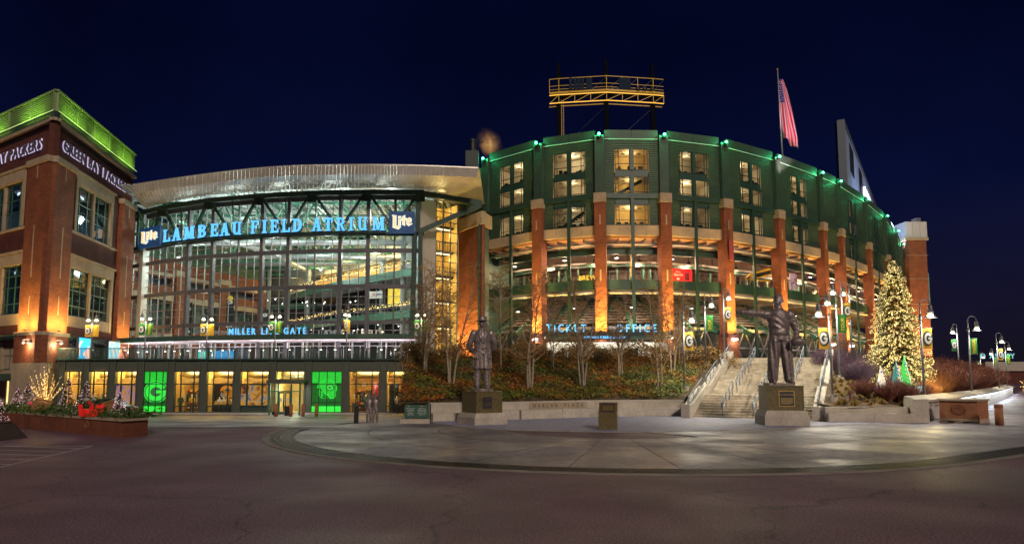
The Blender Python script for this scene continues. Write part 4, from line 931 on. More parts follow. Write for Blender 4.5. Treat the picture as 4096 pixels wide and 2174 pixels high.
# terrace deck and its rear
M('terrace_stone', (.30, .28, .26), .6, var=.25, scale=.6)
tp = [(SX(170) - .3, SHY + .45), (SX(1680) + .3, SHY + .45), (SX(1680) + .3, 86), (-52, 95), (-46.4, 86)]
MB().prismz([sl(x, y)[:2] for x, y in tp], 4.9, 5.2).build('terrace', 'terrace_stone', SH)
def bars(m, x0, x1, z0, z1, cols, rows, w=.09, y0=.02, y1=.16):
    m.box(x0, x0 + w, y0, y1, z0, z1); m.box(x1 - w, x1, y0, y1, z0, z1); m.box(x0 + w, x1 - w, y0, y1, z0, z0 + w); m.box(x0 + w, x1 - w, y0, y1, z1 - w, z1)
    for c in cols: x = x0 + (x1 - x0) * c; m.box(x - w / 2, x + w / 2, y0 + .005, y1 - .005, z0 + w, z1 - w)
    for r in rows: m.box(x0 + w, x1 - w, y0 + .01, y1 - .01, r - w / 2, r + w / 2)
def mannequin(x, y, z, col, lab, h=1.75, legs=True):
    o = thing('mannequin', lab, 'mannequin', (x, y, z)); m = MB(); s = h / 1.75
    m.lathe([(.10 * s, .88 * s), (.17 * s, .95 * s), (.15 * s, 1.12 * s), (.2 * s, 1.35 * s), (.19 * s, 1.44 * s), (.06 * s, 1.5 * s)], 10)
    for q in (-1, 1): m.tube([(q * .2 * s, 0, 1.42 * s), (q * .26 * s, 0, 1.15 * s), (q * .25 * s, -.06, .9 * s)], [.07 * s, .06 * s, .045 * s], 6)
    m.build('shirt', col, o, smooth=True)
    if legs:
        for q in (-1, 1): MB().tube([(q * .09 * s, 0, .92 * s), (q * .1 * s, 0, .48 * s), (q * .1 * s, 0, .03)], [.09 * s, .07 * s, .05 * s], 6).build('leg', 'mann_dark', o, smooth=True)
    else: MB().lathe([(.18, 0), (.18, .03), (.025, .04), (.025, .9)], 8).build('stand', 'dark_metal', o)
    MB().ball((0, 0, 1.62 * s), .1 * s, 8, (.9, 1, 1.15)).build('head', 'white_paint', o, smooth=True)
    return o
M('mann_dark', (.05, .05, .06), .6); M('shirt_white', (.75, .72, .66), .7); M('shirt_green', (.03, .14, .05), .7); M('shirt_gold', (.8, .45, .04), .7); M('shirt_black', (.02, .02, .025), .7)
def poster_mat(name, c, sc, dist):
    m = bpy.data.materials.new(name); m.use_nodes = True; n = m.node_tree.nodes; l = m.node_tree.links; b = n['Principled BSDF']; b.inputs['Roughness'].default_value = .4
    t = n.new('ShaderNodeTexCoord'); ns = n.new('ShaderNodeTexNoise'); ns.inputs['Scale'].default_value = sc; ns.inputs['Distortion'].default_value = dist; ns.inputs['Detail'].default_value = 3
    rp = n.new('ShaderNodeValToRGB'); l.new(t.outputs['Object'], ns.inputs[0]); l.new(ns.outputs[0], rp.inputs[0])
    el = rp.color_ramp.elements; el[0].position = .3; el[0].color = (*c[0], 1); el[1].position = .75; el[1].color = (*c[-1], 1)
    for i, cc in enumerate(c[1:-1]): q = el.new(.3 + .45 * (i + 1) / (len(c) - 1)); q.color = (*cc, 1)
    l.new(rp.outputs[0], b.inputs['Base Color']); l.new(rp.outputs[0], b.inputs['Emission Color']); b.inputs['Emission Strength'].default_value = .22; m.cycles.emission_sampling = 'NONE'
    MATS[name] = m; return m
poster_mat('poster_a', [(.12, .02, .16), (.45, .25, .55), (.75, .35, .02), (.30, .12, .40), (.06, .2, .03)], 1.1, 1.5)
poster_mat('poster_b', [(.04, .02, .03), (.30, .10, .03), (.80, .36, .03), (.35, .30, .30), (.10, .04, .06)], 1.3, 1.2)
def helmet_shape(m, cx, cz, s, y0, y1):
    shell = [(.30, -.62), (.62, -.60), (.74, -.42), (.70, -.15), (.82, .10), (.78, .40), (.58, .68), (.28, .84), (-.08, .86), (-.42, .74), (-.66, .48), (-.74, .22), (-.60, .16), (-.44, .22), (-.30, .06), (-.16, -.18), (-.02, -.36), (.16, -.42)]
    m.prism([(cx + x * s, cz + z * s) for x, z in shell], y0, y1)
def helmet_mask(m, cx, cz, s, y0, y1):
    for P in ([(-.56, .1), (-.60, -.30), (-.42, -.55), (-.06, -.62), (.18, -.50)], [(-.58, -.08), (-.30, -.14), (.0, -.34)], [(-.59, -.28), (-.28, -.34), (.06, -.48)], [(-.36, .0), (-.34, -.55)]):
        for a, b in zip(P, P[1:]): m.bar((cx + a[0] * s, (y0 + y1) / 2, cz + a[1] * s), (cx + b[0] * s, (y0 + y1) / 2, cz + b[1] * s), .055 * s, abs(y1 - y0))
for bi, (kind, pa, pb) in enumerate(bays):
    x0, x1 = sl(SX(pa))[0], sl(SX(pb))[0]; z0, z1, zr = zb + 1.05, zt_ + 1.0, ztr + 1.05; W_ = x1 - x0; cx = (x0 + x1) / 2
    if kind in ('logo', 'helmet'):
        m = MB(); bars(m, x0, x1, z0, z1, (.25, .5, .75), (z0 + 1.0, zr), .05); p = m.build('logo_window', 'green_paint', SH)
        MB().box(x0 + .06, x1 - .06, .17, .2, z0 + .05, z1 - .05).build('backlit_film', 'green_lit', p)
        # two bright bands at the head and foot of the film, their glow put into the material
        for za, zb_ in ((z0 + .08, z0 + .62), (zr + .1, z1 - .08)): MB().box(x0 + .08, x1 - .08, .14, .165, za, zb_).build('light_band', 'green_bright' if za < zr else 'green_lit2', p) if 'green_lit2' in MATS else MB().box(x0 + .08, x1 - .08, .14, .165, za, zb_).build('light_band', M('green_lit2', (.03, .5, .05), .5, emit=(.01, .52, .03), es=.4, sample=True, var=.35, scale=2.5), p)
        lg = MB(); zc = z0 + 2.0
        if kind == 'logo':
            r_ = min(1.32, W_ * .46); MB().prism([(cx + r_ * .93 * math.cos(t * math.pi / 20), zc + r_ * .82 * math.sin(t * math.pi / 20)) for t in range(40)], .125, .136).build('logo_field', 'green_mesh_dark', p)
            oval_g(lg, cx, zc, r_, r_ * .9, .10, .13); lg.build('logo', 'green_bright', p)
            if bi == 0:
                q = MB(); text(q, 'PACKERS', cx, z0 + .95, .22, .02, .13, .08, .7, 'c'); text(q, 'PRO SHOP', cx, z0 + .62, .18, .02, .13, .08, .7, 'c'); q.build('lettering', 'green_bright', p)
        else:
            helmet_shape(lg, cx - .05, zc + .1, 1.22, .10, .136); lg.build('helmet_print', 'green_lit2', p); q = MB(); [q.bar((cx - .05 + 1.22 * a_[0], .09, zc + .1 + 1.22 * a_[1]), (cx - .05 + 1.22 * b_[0], .09, zc + .1 + 1.22 * b_[1]), .05, .03) for a_, b_ in (((.62, -.60), (.74, -.42)), ((.74, -.42), (.70, -.15)), ((.70, -.15), (.82, .10)), ((.82, .10), (.78, .40)), ((.78, .40), (.58, .68)), ((.58, .68), (.28, .84)), ((.28, .84), (-.08, .86)), ((-.08, .86), (-.42, .74)), ((-.42, .74), (-.66, .48)), ((-.66, .48), (-.74, .22)), ((.30, -.62), (.62, -.60)), ((-.44, .22), (-.16, -.18)), ((-.16, -.18), (.16, -.42)), ((.16, -.42), (.30, -.62)))]; q.ball((cx + .12, .09, zc - .22), .09, 10, (1, .3, 1)); q.build('helmet_outline', 'green_bright', p)
            q = MB(); MB_ = MB(); helmet_mask(q, cx - .05, zc + .1, 1.22, .08, .10); q.build('face_guard', 'green_bright', p)
            q = MB(); q.prism([(cx + .30 + .42 * math.cos(t * math.pi / 16), zc + .42 + .32 * math.sin(t * math.pi / 16)) for t in range(32)], .085, .099); q.build('logo_field', 'green_mesh_dark', p)
            q = MB(); oval_g(q, cx + .30, zc + .42, .38, .28, .06, .083, False); q.build('logo', 'green_bright', p)
        continue
    colsf = {'win': (.28, .74), 'disp': (.27, .76), 'poster': (.28, .72), 'poster2': (.25, .75), 'win2': (.25, .74), 'disp2': (.27, .75), 'door': ()}[kind]
    if kind != 'door':
        m = MB(); bars(m, x0, x1, z0, z1, colsf, (zr, z0 + .62)); p = m.build('shop_window', 'green_paint', SH)
        X = [x0] + [x0 + W_ * c for c in colsf] + [x1]; Zr = [z0, z0 + .62, zr, z1]
        for a, b in zip(X, X[1:]):
            for c, d in zip(Zr, Zr[1:]): MB().box(a + .05, b - .05, .08, .092, c + .05, d - .05).build('pane', 'glass', p)
    # room behind
    rm = MB(); D = 5.5; wm = 'warm_wall'
    rm.box(x0 - .3, x1 + .3, D, D + .1, z0, z1 + .3); rm.box(x0 - .4, x0 - .3, .36, D, z0, z1 + .3); rm.box(x1 + .3, x1 + .4, .36, D, z0, z1 + .3)
    rm.cur = 1; rm.box(x0 - .3, x1 + .3, .36, D, z0 - .1, z0); rm.cur = 2; rm.box(x0 - .3, x1 + .3, .36, D, z1 + .3, z1 + .4); rm.build('shop_room', [wm, 'shop_floor', 'shop_ceiling'], SH)
    du = MB(); du.tube([(x0, 2.2, z1 - .35), (x1, 2.2, z1 - .35)], .28, 10); du.build('air_duct', 'galv', SH, smooth=True)
    MB().tube([(x0, 3.8, z1 - .2), (x1, 3.8, z1 - .2)], .12, 8).build('pipe', 'wood', SH, smooth=True)
    MB().box(x0, x1, 1.4, 1.5, zr + .2, zr + .55).build('bulkhead', 'wood' if kind in ('win2', 'disp2') else 'shop_ceiling', SH)
    light('shop_light', 'AREA', (cx, 1.8, z1 + .2), 140 if kind not in ('disp', 'disp2') else 170, (1, .60, .17), SH, size=(W_ * .8, 2.2), rot=(0, 0, 0))
    if kind in ('win', 'win2'):
        for k in range(3):          # shelving with folded stock
            xx = x0 + W_ * (.18 + .32 * k); s_ = thing('shop_shelf', 'shelf of folded clothes, %s of shop window %s' % (('left third', 'middle', 'right third')[k], {1: 'next to the small green logo', 2: 'beside the purple posters', 5: 'beside the big green letter', 10: 'with the red sale banner'}[bi]), 'shelf', (xx - 26 + .0, SHY + 3.2, zb), group='shelves in the shop')
            c = MB(); c.box(-.5, -.45, 0, .4, 0, 2.1); c.box(.45, .5, 0, .4, 0, 2.1); c.box(-.45, .45, .36, .4, 0, 2.1); c.build('carcass', 'wood', s_)
            for j in range(5):
                b = MB().box(-.45, .45, 0, .35, .25 + .42 * j, .29 + .42 * j).build('board', 'wood', s_)
                for q in range(4): MB().box(-.42 + .22 * q, -.24 + .22 * q, .04, .3, .293 + .42 * j, .40 + .42 * j + random.random() * .12).build('folded_stock', random.choice(('shirt_green', 'shirt_gold', 'shirt_white', 'red_paint', 'shirt_black')), b)
        rk = thing('garment_rail', 'rail of hanging shirts inside the shop window ' + {1: 'next to the small green logo', 2: 'beside the purple posters', 5: 'beside the big green letter', 10: 'with the red sale banner'}[bi], 'clothes rail', (cx - 26, SHY + 2.2, zb))
        MB().tube([(-W_ * .4, 0, 0), (-W_ * .4, 0, 1.75), (W_ * .4, 0, 1.75), (W_ * .4, 0, 0)], .025, 6).build('frame', 'dark_metal', rk)
        for k in range(14): xx = -W_ * .37 + W_ * .74 * k / 13; MB().box(xx - .025, xx + .025, -.22, .22, .85 + .2 * random.random(), 1.68).build('shirt', random.choice(('shirt_green', 'shirt_gold', 'shirt_black', 'shirt_white', 'red_paint', 'shirt_black')), rk)
        for k in range(3): mannequin(x0 - 26 + W_ * (.12 + .34 * k), SHY + 1.1 + .4 * (k % 2), zb, random.choice(('shirt_green', 'shirt_black', 'shirt_gold')), ['dark', 'middle', 'far'][k] + ' jersey mannequin in shop window bay %s' % ['', 'two', 'three', '', '', 'beside the big green letter', '', '', '', '', 'with the red sale banner', ''][bi], 1.7)
        if kind == 'win2':
            b = tag(MB().box(-.32, .32, 0, .03, 0, 1.9).build('sale_banner', 'red_paint', None, (x0 - 26 + W_ * .72, SHY + 2.0, .35)), 'red vertical sale banner hanging in the orange shop window', 'banner'); t = MB()
            for i, ch in enumerate('SALE'): glyph(t, ch, -.14, 1.0 - .3 * i, .24, .26, .01, -.003)
            oval_g(t, 0, 1.55, .22, .18, -.012, -.003); t.build('print', 'white_paint', b)
    if kind in ('disp', 'disp2'):
        MB().box(x0 + .1, x1 - .1, 1.6, 1.7, z0, zr).build('display_back', 'black', SH)
        if kind == 'disp':
            hs_ = thing('helmet_display', 'flat orange helmet shape hanging in the dark shop display', 'display', (cx - 26 + .1, SHY + 1.3, 1.05)); m = MB(); helmet_shape(m, 0, 0, .82, 0, .12); m.build('shell', 'orange_helmet', hs_)
            m = MB(); helmet_mask(m, 0, 0, .82, -.04, .0); m.build('face_guard', 'white_paint', hs_); m = MB(); m.prism([(.15 + .3 * math.cos(t * math.pi / 12), .3 + .22 * math.sin(t * math.pi / 12)) for t in range(24)], -.01, -.003); m.build('logo_field', 'white_paint', hs_); m = MB(); oval_g(m, .15, .3, .27, .19, -.03, -.012, False); m.build('logo', 'shirt_green', hs_)
            for k in range(6): tag(MB().add([(-.18, 0, 0), (.18, 0, 0), (0, 0, .38), (-.18, .1, 0), (.18, .1, 0), (0, .1, .38)], [(0, 1, 2), (5, 4, 3), (0, 2, 5, 3), (1, 4, 5, 2), (0, 3, 4, 1)]).build('pennant', 'shirt_gold', None, (x0 - 26 + .35 + .42 * k, SHY + .7, -.1)), 'small gold triangular pennant along the foot of the helmet display', 'pennant', 'gold pennants in the display')
            for k, c in enumerate(('shirt_white', 'shirt_white', 'shirt_gold', 'shirt_white')): mannequin(x0 - 26 + W_ * (.36 + .15 * k), SHY + 1.0, zb, c, ['first', 'second', 'third gold', 'last'][k] + ' jersey mannequin below the orange helmet display', 1.5 + .12 * (k == 2))
        else:
            lp = thing('logo_board', 'tall gold board with a white oval letter in the dark shop display', 'sign', (cx - 26, SHY + 1.45, .1)); MB().box(-.5, .5, 0, .06, 0, 1.7).build('board', 'shirt_gold', lp); m = MB(); m.prism([(.45 * math.cos(t * math.pi / 16), .95 + .62 * math.sin(t * math.pi / 16)) for t in range(32)], -.02, -.003); m.build('logo_field', 'shirt_green', lp); m = MB(); oval_g(m, 0, .95, .42, .58, -.04, -.022, False); m.build('logo', 'white_paint', lp)
            for k, c in enumerate(('shirt_white', 'shirt_gold', 'shirt_green', 'shirt_gold', 'shirt_white')): mannequin(x0 - 26 + W_ * (.3 + .13 * k), SHY + 1.0 + .2 * (k % 2), zb, c, ['white', 'first gold', 'green', 'second gold', 'last white'][k] + ' jersey mannequin under the oval letter board', 1.2 + .4 * (k == 0))
    if kind in ('poster', 'poster2'):
        X = [x0] + [x0 + W_ * c for c in colsf] + [x1]
        MB().box(x0 + .05, x1 - .05, .20, .25, z0, zr).build('panel_back', 'store_green', SH)
        for k, (a, b) in enumerate(zip(X, X[1:])):
            tag(MB().box(a - 26 + .1, b - 26 - .1, SHY + .11, SHY + .15, z0 - 1.05 + .72, zr - 1.05 - .1).build('poster', 'poster_a' if kind == 'poster' else 'poster_b'), ('purple and green' if kind == 'poster' else 'orange helmet') + ' window poster, ' + ['narrow first', 'wide middle', 'narrow last'][k] + ' panel', 'poster')
    if kind == 'door':
        # glazed vestibule standing proud, flat canopy with a bright soffit
        V = thing('shop_entrance', 'glazed shop vestibule with green double doors and flat canopy', 'entrance', (cx - 26, SHY, -1.0)); hw = W_ / 2 - .05
        m = MB(); m.box(-hw - .25, hw + .35, -1.9, .1, 3.0, 3.3); m.build('canopy', 'store_green', V); MB().box(-hw, hw, -1.7, 0, 2.94, 2.997).build('canopy_soffit', 'white_paint', V)
        for x in (-hw, -.62, .62, hw): MB().box(x - .07, x + .07, -1.55, -1.42, 0, 2.94).build('post', 'green_steel', V)
        for a, b in ((-hw, -.62), (-.62, .62), (.62, hw)):
            MB().box(a + .08, b - .08, -1.52, -1.46, 2.18, 2.28).build('transom', 'green_steel', V); MB().box(a + .08, b - .08, -1.495, -1.485, 2.3, 2.9).build('pane', 'glass', V)
            if a != -.62: MB().box(a + .08, b - .08, -1.495, -1.485, .1, 2.16).build('pane', 'glass', V)
        for s_ in (-1, 1):
            d = MB(); xa, xb = sorted((s_ * .03, s_ * .55)); d.box(xa, xa + .09, -1.52, -1.45, .05, 2.16); d.box(xb - .09, xb, -1.52, -1.45, .05, 2.16); d.box(xa + .09, xb - .09, -1.52, -1.45, .05, .3); d.box(xa + .09, xb - .09, -1.52, -1.45, 2.05, 2.16)
            dd = d.build('door', 'green_steel', V); MB().box(xa + .09, xb - .09, -1.49, -1.48, .3, 2.05).build('pane', 'glass', dd); MB().bar((s_ * .1, -1.6, .8), (s_ * .1, -1.6, 1.4), .04).build('handle', 'black', dd); MB().box(s_ * .33 - .1, s_ * .33 + .1, -1.53, -1.522, 1.25, 1.6).build('notice', 'white_paint', dd)
            MB().box(*sorted((s_ * hw, s_ * (hw - .06))), -1.4, 0, .05, 2.94).build('side_glass', 'glass', V)
        m = MB(); bars(m, x0, x1, zr + .4, z1, (.25, .5, .75), ()); m.build('shop_window', 'green_paint', SH); MB().box(x0 + .06, x1 - .06, .08, .09, zr + .45, z1 - .05).build('pane', 'glass', SH)
        light('canopy_light', 'AREA', (0, -.9, 2.9), 90, (1, .97, .85), V, size=(2, .8)); light('entrance_light', 'POINT', (0, 1.5, 2.4), 110, (.8, 1, .6), V, .2)
# terrace railing: posts and balusters, one section per bay
bm_ = MB().box(-.022, .022, -.02, .02, .1, .95).mesh('baluster', 'green_paint')
rail = thing('terrace_railing', 'dark green metal railing of upright bars along the terrace edge', 'railing', (-26, SHY - .05, 4.37))
npost = 15; xa_, xb_ = SX(200), SX(1676); nb = 0
for k in range(npost):
    x = xa_ + (xb_ - xa_) * k / (npost - 1) + 26; MB().box(x - .07, x + .07, -.07, .07, 0, 1.0).build('post', 'green_paint', rail)
    if k < npost - 1:
        x2 = xa_ + (xb_ - xa_) * (k + 1) / (npost - 1) + 26; MB().box(x + .07, x2 - .07, -.05, .05, .95, 1.03).build('top_rail', 'green_paint', rail); MB().box(x + .07, x2 - .07, -.04, .04, .05, .1).build('bottom_rail', 'green_paint', rail)
        for j in range(1, 20): inst('baluster', bm_, rail, (x + (x2 - x) * j / 20, 0, 0))
# bollards, bin, flower pot by the doors
M('terracotta', (.32, .13, .06), .75, var=.2, scale=4, bump=.2)
for x, lab in ((-21.4, 'brown bollard beside the black bin at the shop doors'), (-20.05, 'brown bollard before the left shop door post'), (-18.95, 'brown bollard before the shop door handles'), (-17.75, 'brown bollard right of the shop doors')):
    o = thing('bollard', lab, 'bollard', (x, 64.5, gz(x, 64.5)), group='bollards at the shop doors'); MB().lathe([(.15, 0), (.15, .95)], 14).build('post', 'terracotta', o, smooth=True); MB().lathe([(.155, .96), (.16, .98), (.16, 1.08), (.1, 1.14)], 14).build('cap', 'terracotta', o, smooth=True)
o = thing('litter_bin', 'black slatted litter bin behind the bollards', 'bin', (-21.0, 66.5, gz(-21, 66.5))); MB().lathe([(.2, .05), (.22, .85)], 12).build('liner', 'black', o)
for k in range(12): a = k * math.pi / 6; MB().bar((.24 * math.cos(a), .24 * math.sin(a), 0), (.28 * math.cos(a), .28 * math.sin(a), .9), .05, .02).build('slat', 'dark_metal', o)
o = thing('planter_pot', 'small black pot with a thin stick by the shop wall', 'pot', (-22.6, 67.4, gz(-22.6, 67.4))); MB().lathe([(.14, 0), (.2, .35)], 10).build('pot', 'black', o); MB().bar((0, 0, .3), (.03, 0, 1.2), .02).build('stick', 'wood', o)
# ================================================================== STADIUM BOWL
BP = [(-3.5, 95.34), (3.53, 88.91), (10.93, 85.62), (18.81, 85.81), (27.15, 88.61), (36.13, 94.55), (45.37, 102.09), (50.11, 106.6), (59.9, 117.59), (69.56, 129.76), (79.03, 143.38), (87.99, 157.64)]
BB = 4.1
SD = thing('stadium_bowl', 'curved green metal stadium bowl with tall orange-lit brick piers and open concourse', 'stadium', (20, 95, BB))
bl = lambda x, y, z=0.: (x - 20, y - 95, z - BB)
M('room_warm', (.70, .50, .22), .7, var=.2, scale=.5); M('room_pale', (.72, .60, .44), .7, var=.15, scale=.4); M('ceil_tile', (.62, .50, .34), .7, var=.1)
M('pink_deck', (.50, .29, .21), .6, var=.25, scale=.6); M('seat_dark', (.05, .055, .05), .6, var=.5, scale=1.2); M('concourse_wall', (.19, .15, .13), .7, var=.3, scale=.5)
M('led_green', (.1, 1, .4), emit=(.05, 1, .35), es=14., var=0); M('yellow_paint', (.85, .50, .03), .5, var=.1)
lampm = MB().lathe([(.05, 1.0), (.06, .45), (.16, .4), (.34, .05), (.36, 0)], 12).mesh('lamp_shade', 'dark_metal'); bulbm = MB().ball((0, 0, .02), .24, 8, (1, 1, .3)).mesh('bulb', 'led_white')
def inset(p, q, d): # move line outward (-y local)
    pass
rooms = ['room_pale', 'room_pale', 'room_warm', 'room_pale', 'room_pale', 'room_pale', None, 'room_pale', 'room_pale', 'room_pale', 'room_pale']
for k, (p, q) in enumerate(zip(BP, BP[1:])):
    loc, rz, L = fr(p, q); lo = bl(loc[0], loc[1], 0); W_ = L
    pw = min(.64, .078 * L)                      # half pier width
    x0, x1 = pw, L - pw
    narrow = (k == 6)
    def PT(mb, name, mat, par=SD, **kw):
        return mb.build(name, mat, par, lo if par is SD else (0, 0, 0), rz if par is SD else 0., **kw)
    # parapet in two panels, light line under it
    MID = L / 2
    for a, b in ((x0, MID - .02), (MID + .02, x1)): PT(MB().box(a, b, -.15, .35, 32.15, 33.3), 'parapet_panel', 'siding_flat')
    PT(MB().box(x0, x1, -.2, -.153, 32.08, 32.18), 'light_line', M('line_glow', (.4, .9, .6), emit=(.2, .6, .38), es=.05, var=0))
    # window column positions
    wa, wb = (L * .5 - 2.05, L * .5 + 2.05) if not narrow else (L * .5, L * .5)
    if narrow:
        PT(MB().corr(x0, x1, 25.2, 32.1), 'siding_panel', 'siding'); PT(MB().corr(x0, x1, 21.3, 24.6), 'siding_panel', 'siding')
    else:
        PT(MB().corr(x0, wa - .1, 25.2, 32.1), 'siding_panel', 'siding'); PT(MB().corr(wb + .1, x1, 25.2, 32.1), 'siding_panel', 'siding'); PT(MB().corr(wa - .1, wb + .1, 30.95, 32.1), 'siding_panel', 'siding')
        PT(MB().corr(x0, wa - .1, 21.3, 24.6), 'siding_panel', 'siding'); PT(MB().corr(wb + .1, x1, 21.3, 24.6), 'siding_panel', 'siding')
    PT(MB().box(x0, x1, -.3, .2, 24.6, 25.2), 'belt_beam', 'green_paint')
    for a, b in [(x0 + (x1 - x0) * j / 4 + .015, x0 + (x1 - x0) * (j + 1) / 4 - .015) for j in range(4)]: PT(MB().box(a, b, -.25, .3, 19.95, 21.2), 'stone_band', 'stone')
    PT(MB().box(x0, x1, -.15, .3, 21.2, 21.3), 'drip_strip', 'green_paint')
    if not narrow:
        rm = rooms[k]
        for (z0, z1, parts) in ((28.2, 30.95, (.30,)), (25.25, 27.4, (.1,)), (21.35, 23.85, (.22,))):
            mid = (wa + wb) / 2
            for (a, b, side) in ((wa, mid - .22, 0), (mid + .22, wb, 1)):
                f = MB(); w = .07
                f.box(a, a + w, -.05, .1, z0, z1); f.box(b - w, b, -.05, .1, z0, z1); f.box(a + w, b - w, -.05, .1, z0, z0 + w); f.box(a + w, b - w, -.05, .1, z1 - w, z1)
                xm = a + (b - a) * (.24 if side == 0 else .76); f.box(xm - .03, xm + .03, -.04, .09, z0 + w, z1 - w); zr = z0 + (z1 - z0) * parts[0]; f.box(a + w, b - w, -.04, .085, zr - .03, zr + .03)
                wn = PT(f, 'window', 'green_dark')
                for c, d in ((a, xm), (xm, b)): MB().box(c + .05, d - .05, .02, .03, z0 + .06, z1 - .06).build('pane', 'glass', wn)
            mid_b = PT(MB().box((wa + wb) / 2 - .22, (wa + wb) / 2 + .22, -.2, .15, z0, z1), 'window_post', 'green_paint')
            # room
            r_ = MB(); D = 3.6; zz1 = z1 + .02
            r_.box(wa - 1.2, wb + 1.2, D, D + .1, z0 - .2, zz1); r_.box(wa - 1.3, wa - 1.2, .32, D, z0 - .2, zz1); r_.box(wb + 1.2, wb + 1.3, .32, D, z0 - .2, zz1); r_.box(wa - 1.2, wb + 1.2, .32, D, z0 - .3, z0 - .2); r_.cur = 1; r_.box(wa - 1.2, wb + 1.2, .32, D, zz1, zz1 + .08)
            PT(r_, 'room', [rm, 'ceil_tile'])
            ct = MB()
            for j in range(4): ct.box(wa + .2 + 1.0 * j, wa + .65 + 1.0 * j, 1.0 + .8 * (j % 2), 1.5 + .8 * (j % 2), zz1 - .02, zz1 - .004)
            PT(ct, 'ceiling_grille', 'dark_metal')
            fu = MB()
            if z0 > 28:
                for j in range(5): xx = wa + random.uniform(.1, 3.9); fu.box(xx, xx + random.uniform(.2, .6), .5, .9, z0 - .2, z0 + random.uniform(.3, .75))
            elif z0 < 22:
                for j in range(4): xx = wa + .3 + j * .95; fu.box(xx, xx + .45, .6, 1.0, z0 - .2, z0 + .45)
            if fu.v: PT(fu, 'furniture', 'black')
            d = Vector(((wa + wb) / 2, 1.7, z1 - .5)); d.rotate(Matrix.Rotation(rz, 3, 'Z'))
            light('room_light', 'POINT', Vector(lo) + d, (60 if k != 2 else 75) * random.choice((.5, .75, 1., 1.15, 1.3)), (1, .70, .32) if rm == 'room_warm' else (1, .80, .52), SD, .25)
        if k in (1, 2):        # stair seen through the glass
            z0 = 21.4 if k == 1 else 25.3; s_ = MB()
            for j in range(9): s_.box(wa + .2 + .38 * j, wa + .58 + .38 * j, 1.2, 2.2, z0 + .1 + .22 * j, z0 + .2 + .22 * j)
            s_.bar((wa + .2, 1.2, z0 + .9), (wa + 3.6, 1.2, z0 + 2.9), .05); s_.bar((wa + .2, 1.2, z0), (wa + 3.6, 1.2, z0 + 1.95), .06, .35); PT(s_, 'inner_stair', 'green_dark')
        for z0, z1 in ((27.42, 28.18), (23.87, 24.58)): PT(MB().box(wa, wb, -.02, .1, z0, z1), 'spandrel', 'green_paint')
        # steel post down to the concourse
        PT(MB().box(MID - .2, MID + .2, -.35, -.04 if False else -.31 + .2, 5.0, 24.6), 'steel_post', 'green_paint')
    # concourse: ceiling, decks, beams, railing
    D = 10.
    kx = .62 if k > 3 else .8                    # the plan fans in behind the facade
    def tri(z0, z1, mb): mb.prismz([(0, .3), (L, .3), (L - (1 - kx) * L * .5 + .3, D), ((1 - kx) * L * .5 - .3, D)], z0, z1); return mb
    PT(tri(19.7, 19.9, MB()), 'concourse_ceiling', 'pink_deck')
    rb = MB()
    for j in range(5): rb.box(.6 + j * (L - 1.2) / 4 - .1, .6 + j * (L - 1.2) / 4 + .1, .4, D * .8, 19.35, 19.7)
    PT(rb, 'ceiling_joists', 'alu_dark')
    PT(MB().box(.1, L - .1, 1.6, 2.0, 17.9, 18.8), 'girder', 'green_paint')
    PT(MB().box(.1, L - .1, 5.2, 5.5, 16.9, 17.6), 'girder', 'green_paint')
    for (y, z, r) in ((.9, 19.0, .13), (3.4, 18.5, .16), (4.4, 17.3, .14)): PT(MB().tube([(.1, y, z), (L - .1, y, z)], r, 8), 'pipe', 'silver', smooth=True)
    PT(tri(13.7, 14.0, MB()), 'concourse_deck', 'concourse_wall'); PT(MB().box(.1, L - .1, .1, .4, 13.3, 14.5), 'deck_beam', 'green_paint'); PT(MB().tube([(.1, .2, 12.9), (L - .1, .2, 12.9)], .18, 8), 'pipe', 'silver', smooth=True)
    rl = MB(); rl.box(.1, L - .1, .14, .18, 15.5, 15.56); rl.box(.1, L - .1, .14, .18, 14.95, 14.99)
    nn = int(L / .9)
    for j in range(nn + 1): rl.box(.1 + (L - .25) * j / nn, .14 + (L - .25) * j / nn, .14, .18, 14.5, 15.5)
    PT(rl, 'railing', 'rail_metal')
    # back wall with doors, windows and bays
    bwm = MB(); bwm.box(-.6, L + .6, D, D + .2, 4.1, 20); PT(bwm, 'back_wall', 'concourse_wall')
    dk = MB()
    for j in range(3): xx = L * (.25 + .2 * j); dk.box(xx, xx + random.uniform(.8, 1.4), D - .3, D - .02, 14.0, 16.4 + random.random())
    PT(dk, 'doorways', random.choice(('seat_dark', 'dim_room')))
    st_ = MB()
    for j in range(4): xx = L * (.15 + .22 * j); st_.box(xx, xx + .25, 6, 6.3, 14, 17)
    PT(st_, 'column', 'green_steel')
    # lower level: raker beams and struts, dark seating structure
    rk = MB()
    for j in range(3): xx = .8 + j * (L - 1.6) / 2; rk.bar((xx, .8, 8.2), (xx, D - .5, 13.2), .4, .6); rk.bar((xx, 3, 4.2), (xx, 5.2, 10.8), .3)
    PT(rk, 'raker', 'green_steel')
    th = MB()
    for j in range(9): th.box(.3, L - .3, 2.6 + .75 * j, 3.35 + .75 * j, 9.4 + .42 * j, 9.6 + .42 * j)
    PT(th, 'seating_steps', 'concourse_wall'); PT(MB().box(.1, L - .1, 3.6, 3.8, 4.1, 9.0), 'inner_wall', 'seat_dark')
    br = MB()
    for j in range(4): a = .3 + j * L / 4; br.bar((a, 1.8, 4.3), (a + L / 4 - .4, 1.8, 8.4), .14); br.bar((a + L / 4 - .4, 1.8, 4.3), (a, 1.8, 8.4), .14)
    br.box(.1, L - .1, 1.7, 1.95, 8.5, 8.9); br.box(.1, L - .1, 1.7, 1.95, 6.3, 6.5); PT(br, 'bracing', 'galv')
    if k == 0: PT(MB().box(-.5, -.2, -.3, D + 1, 3.5, 21.2), 'end_wall', 'siding_flat')
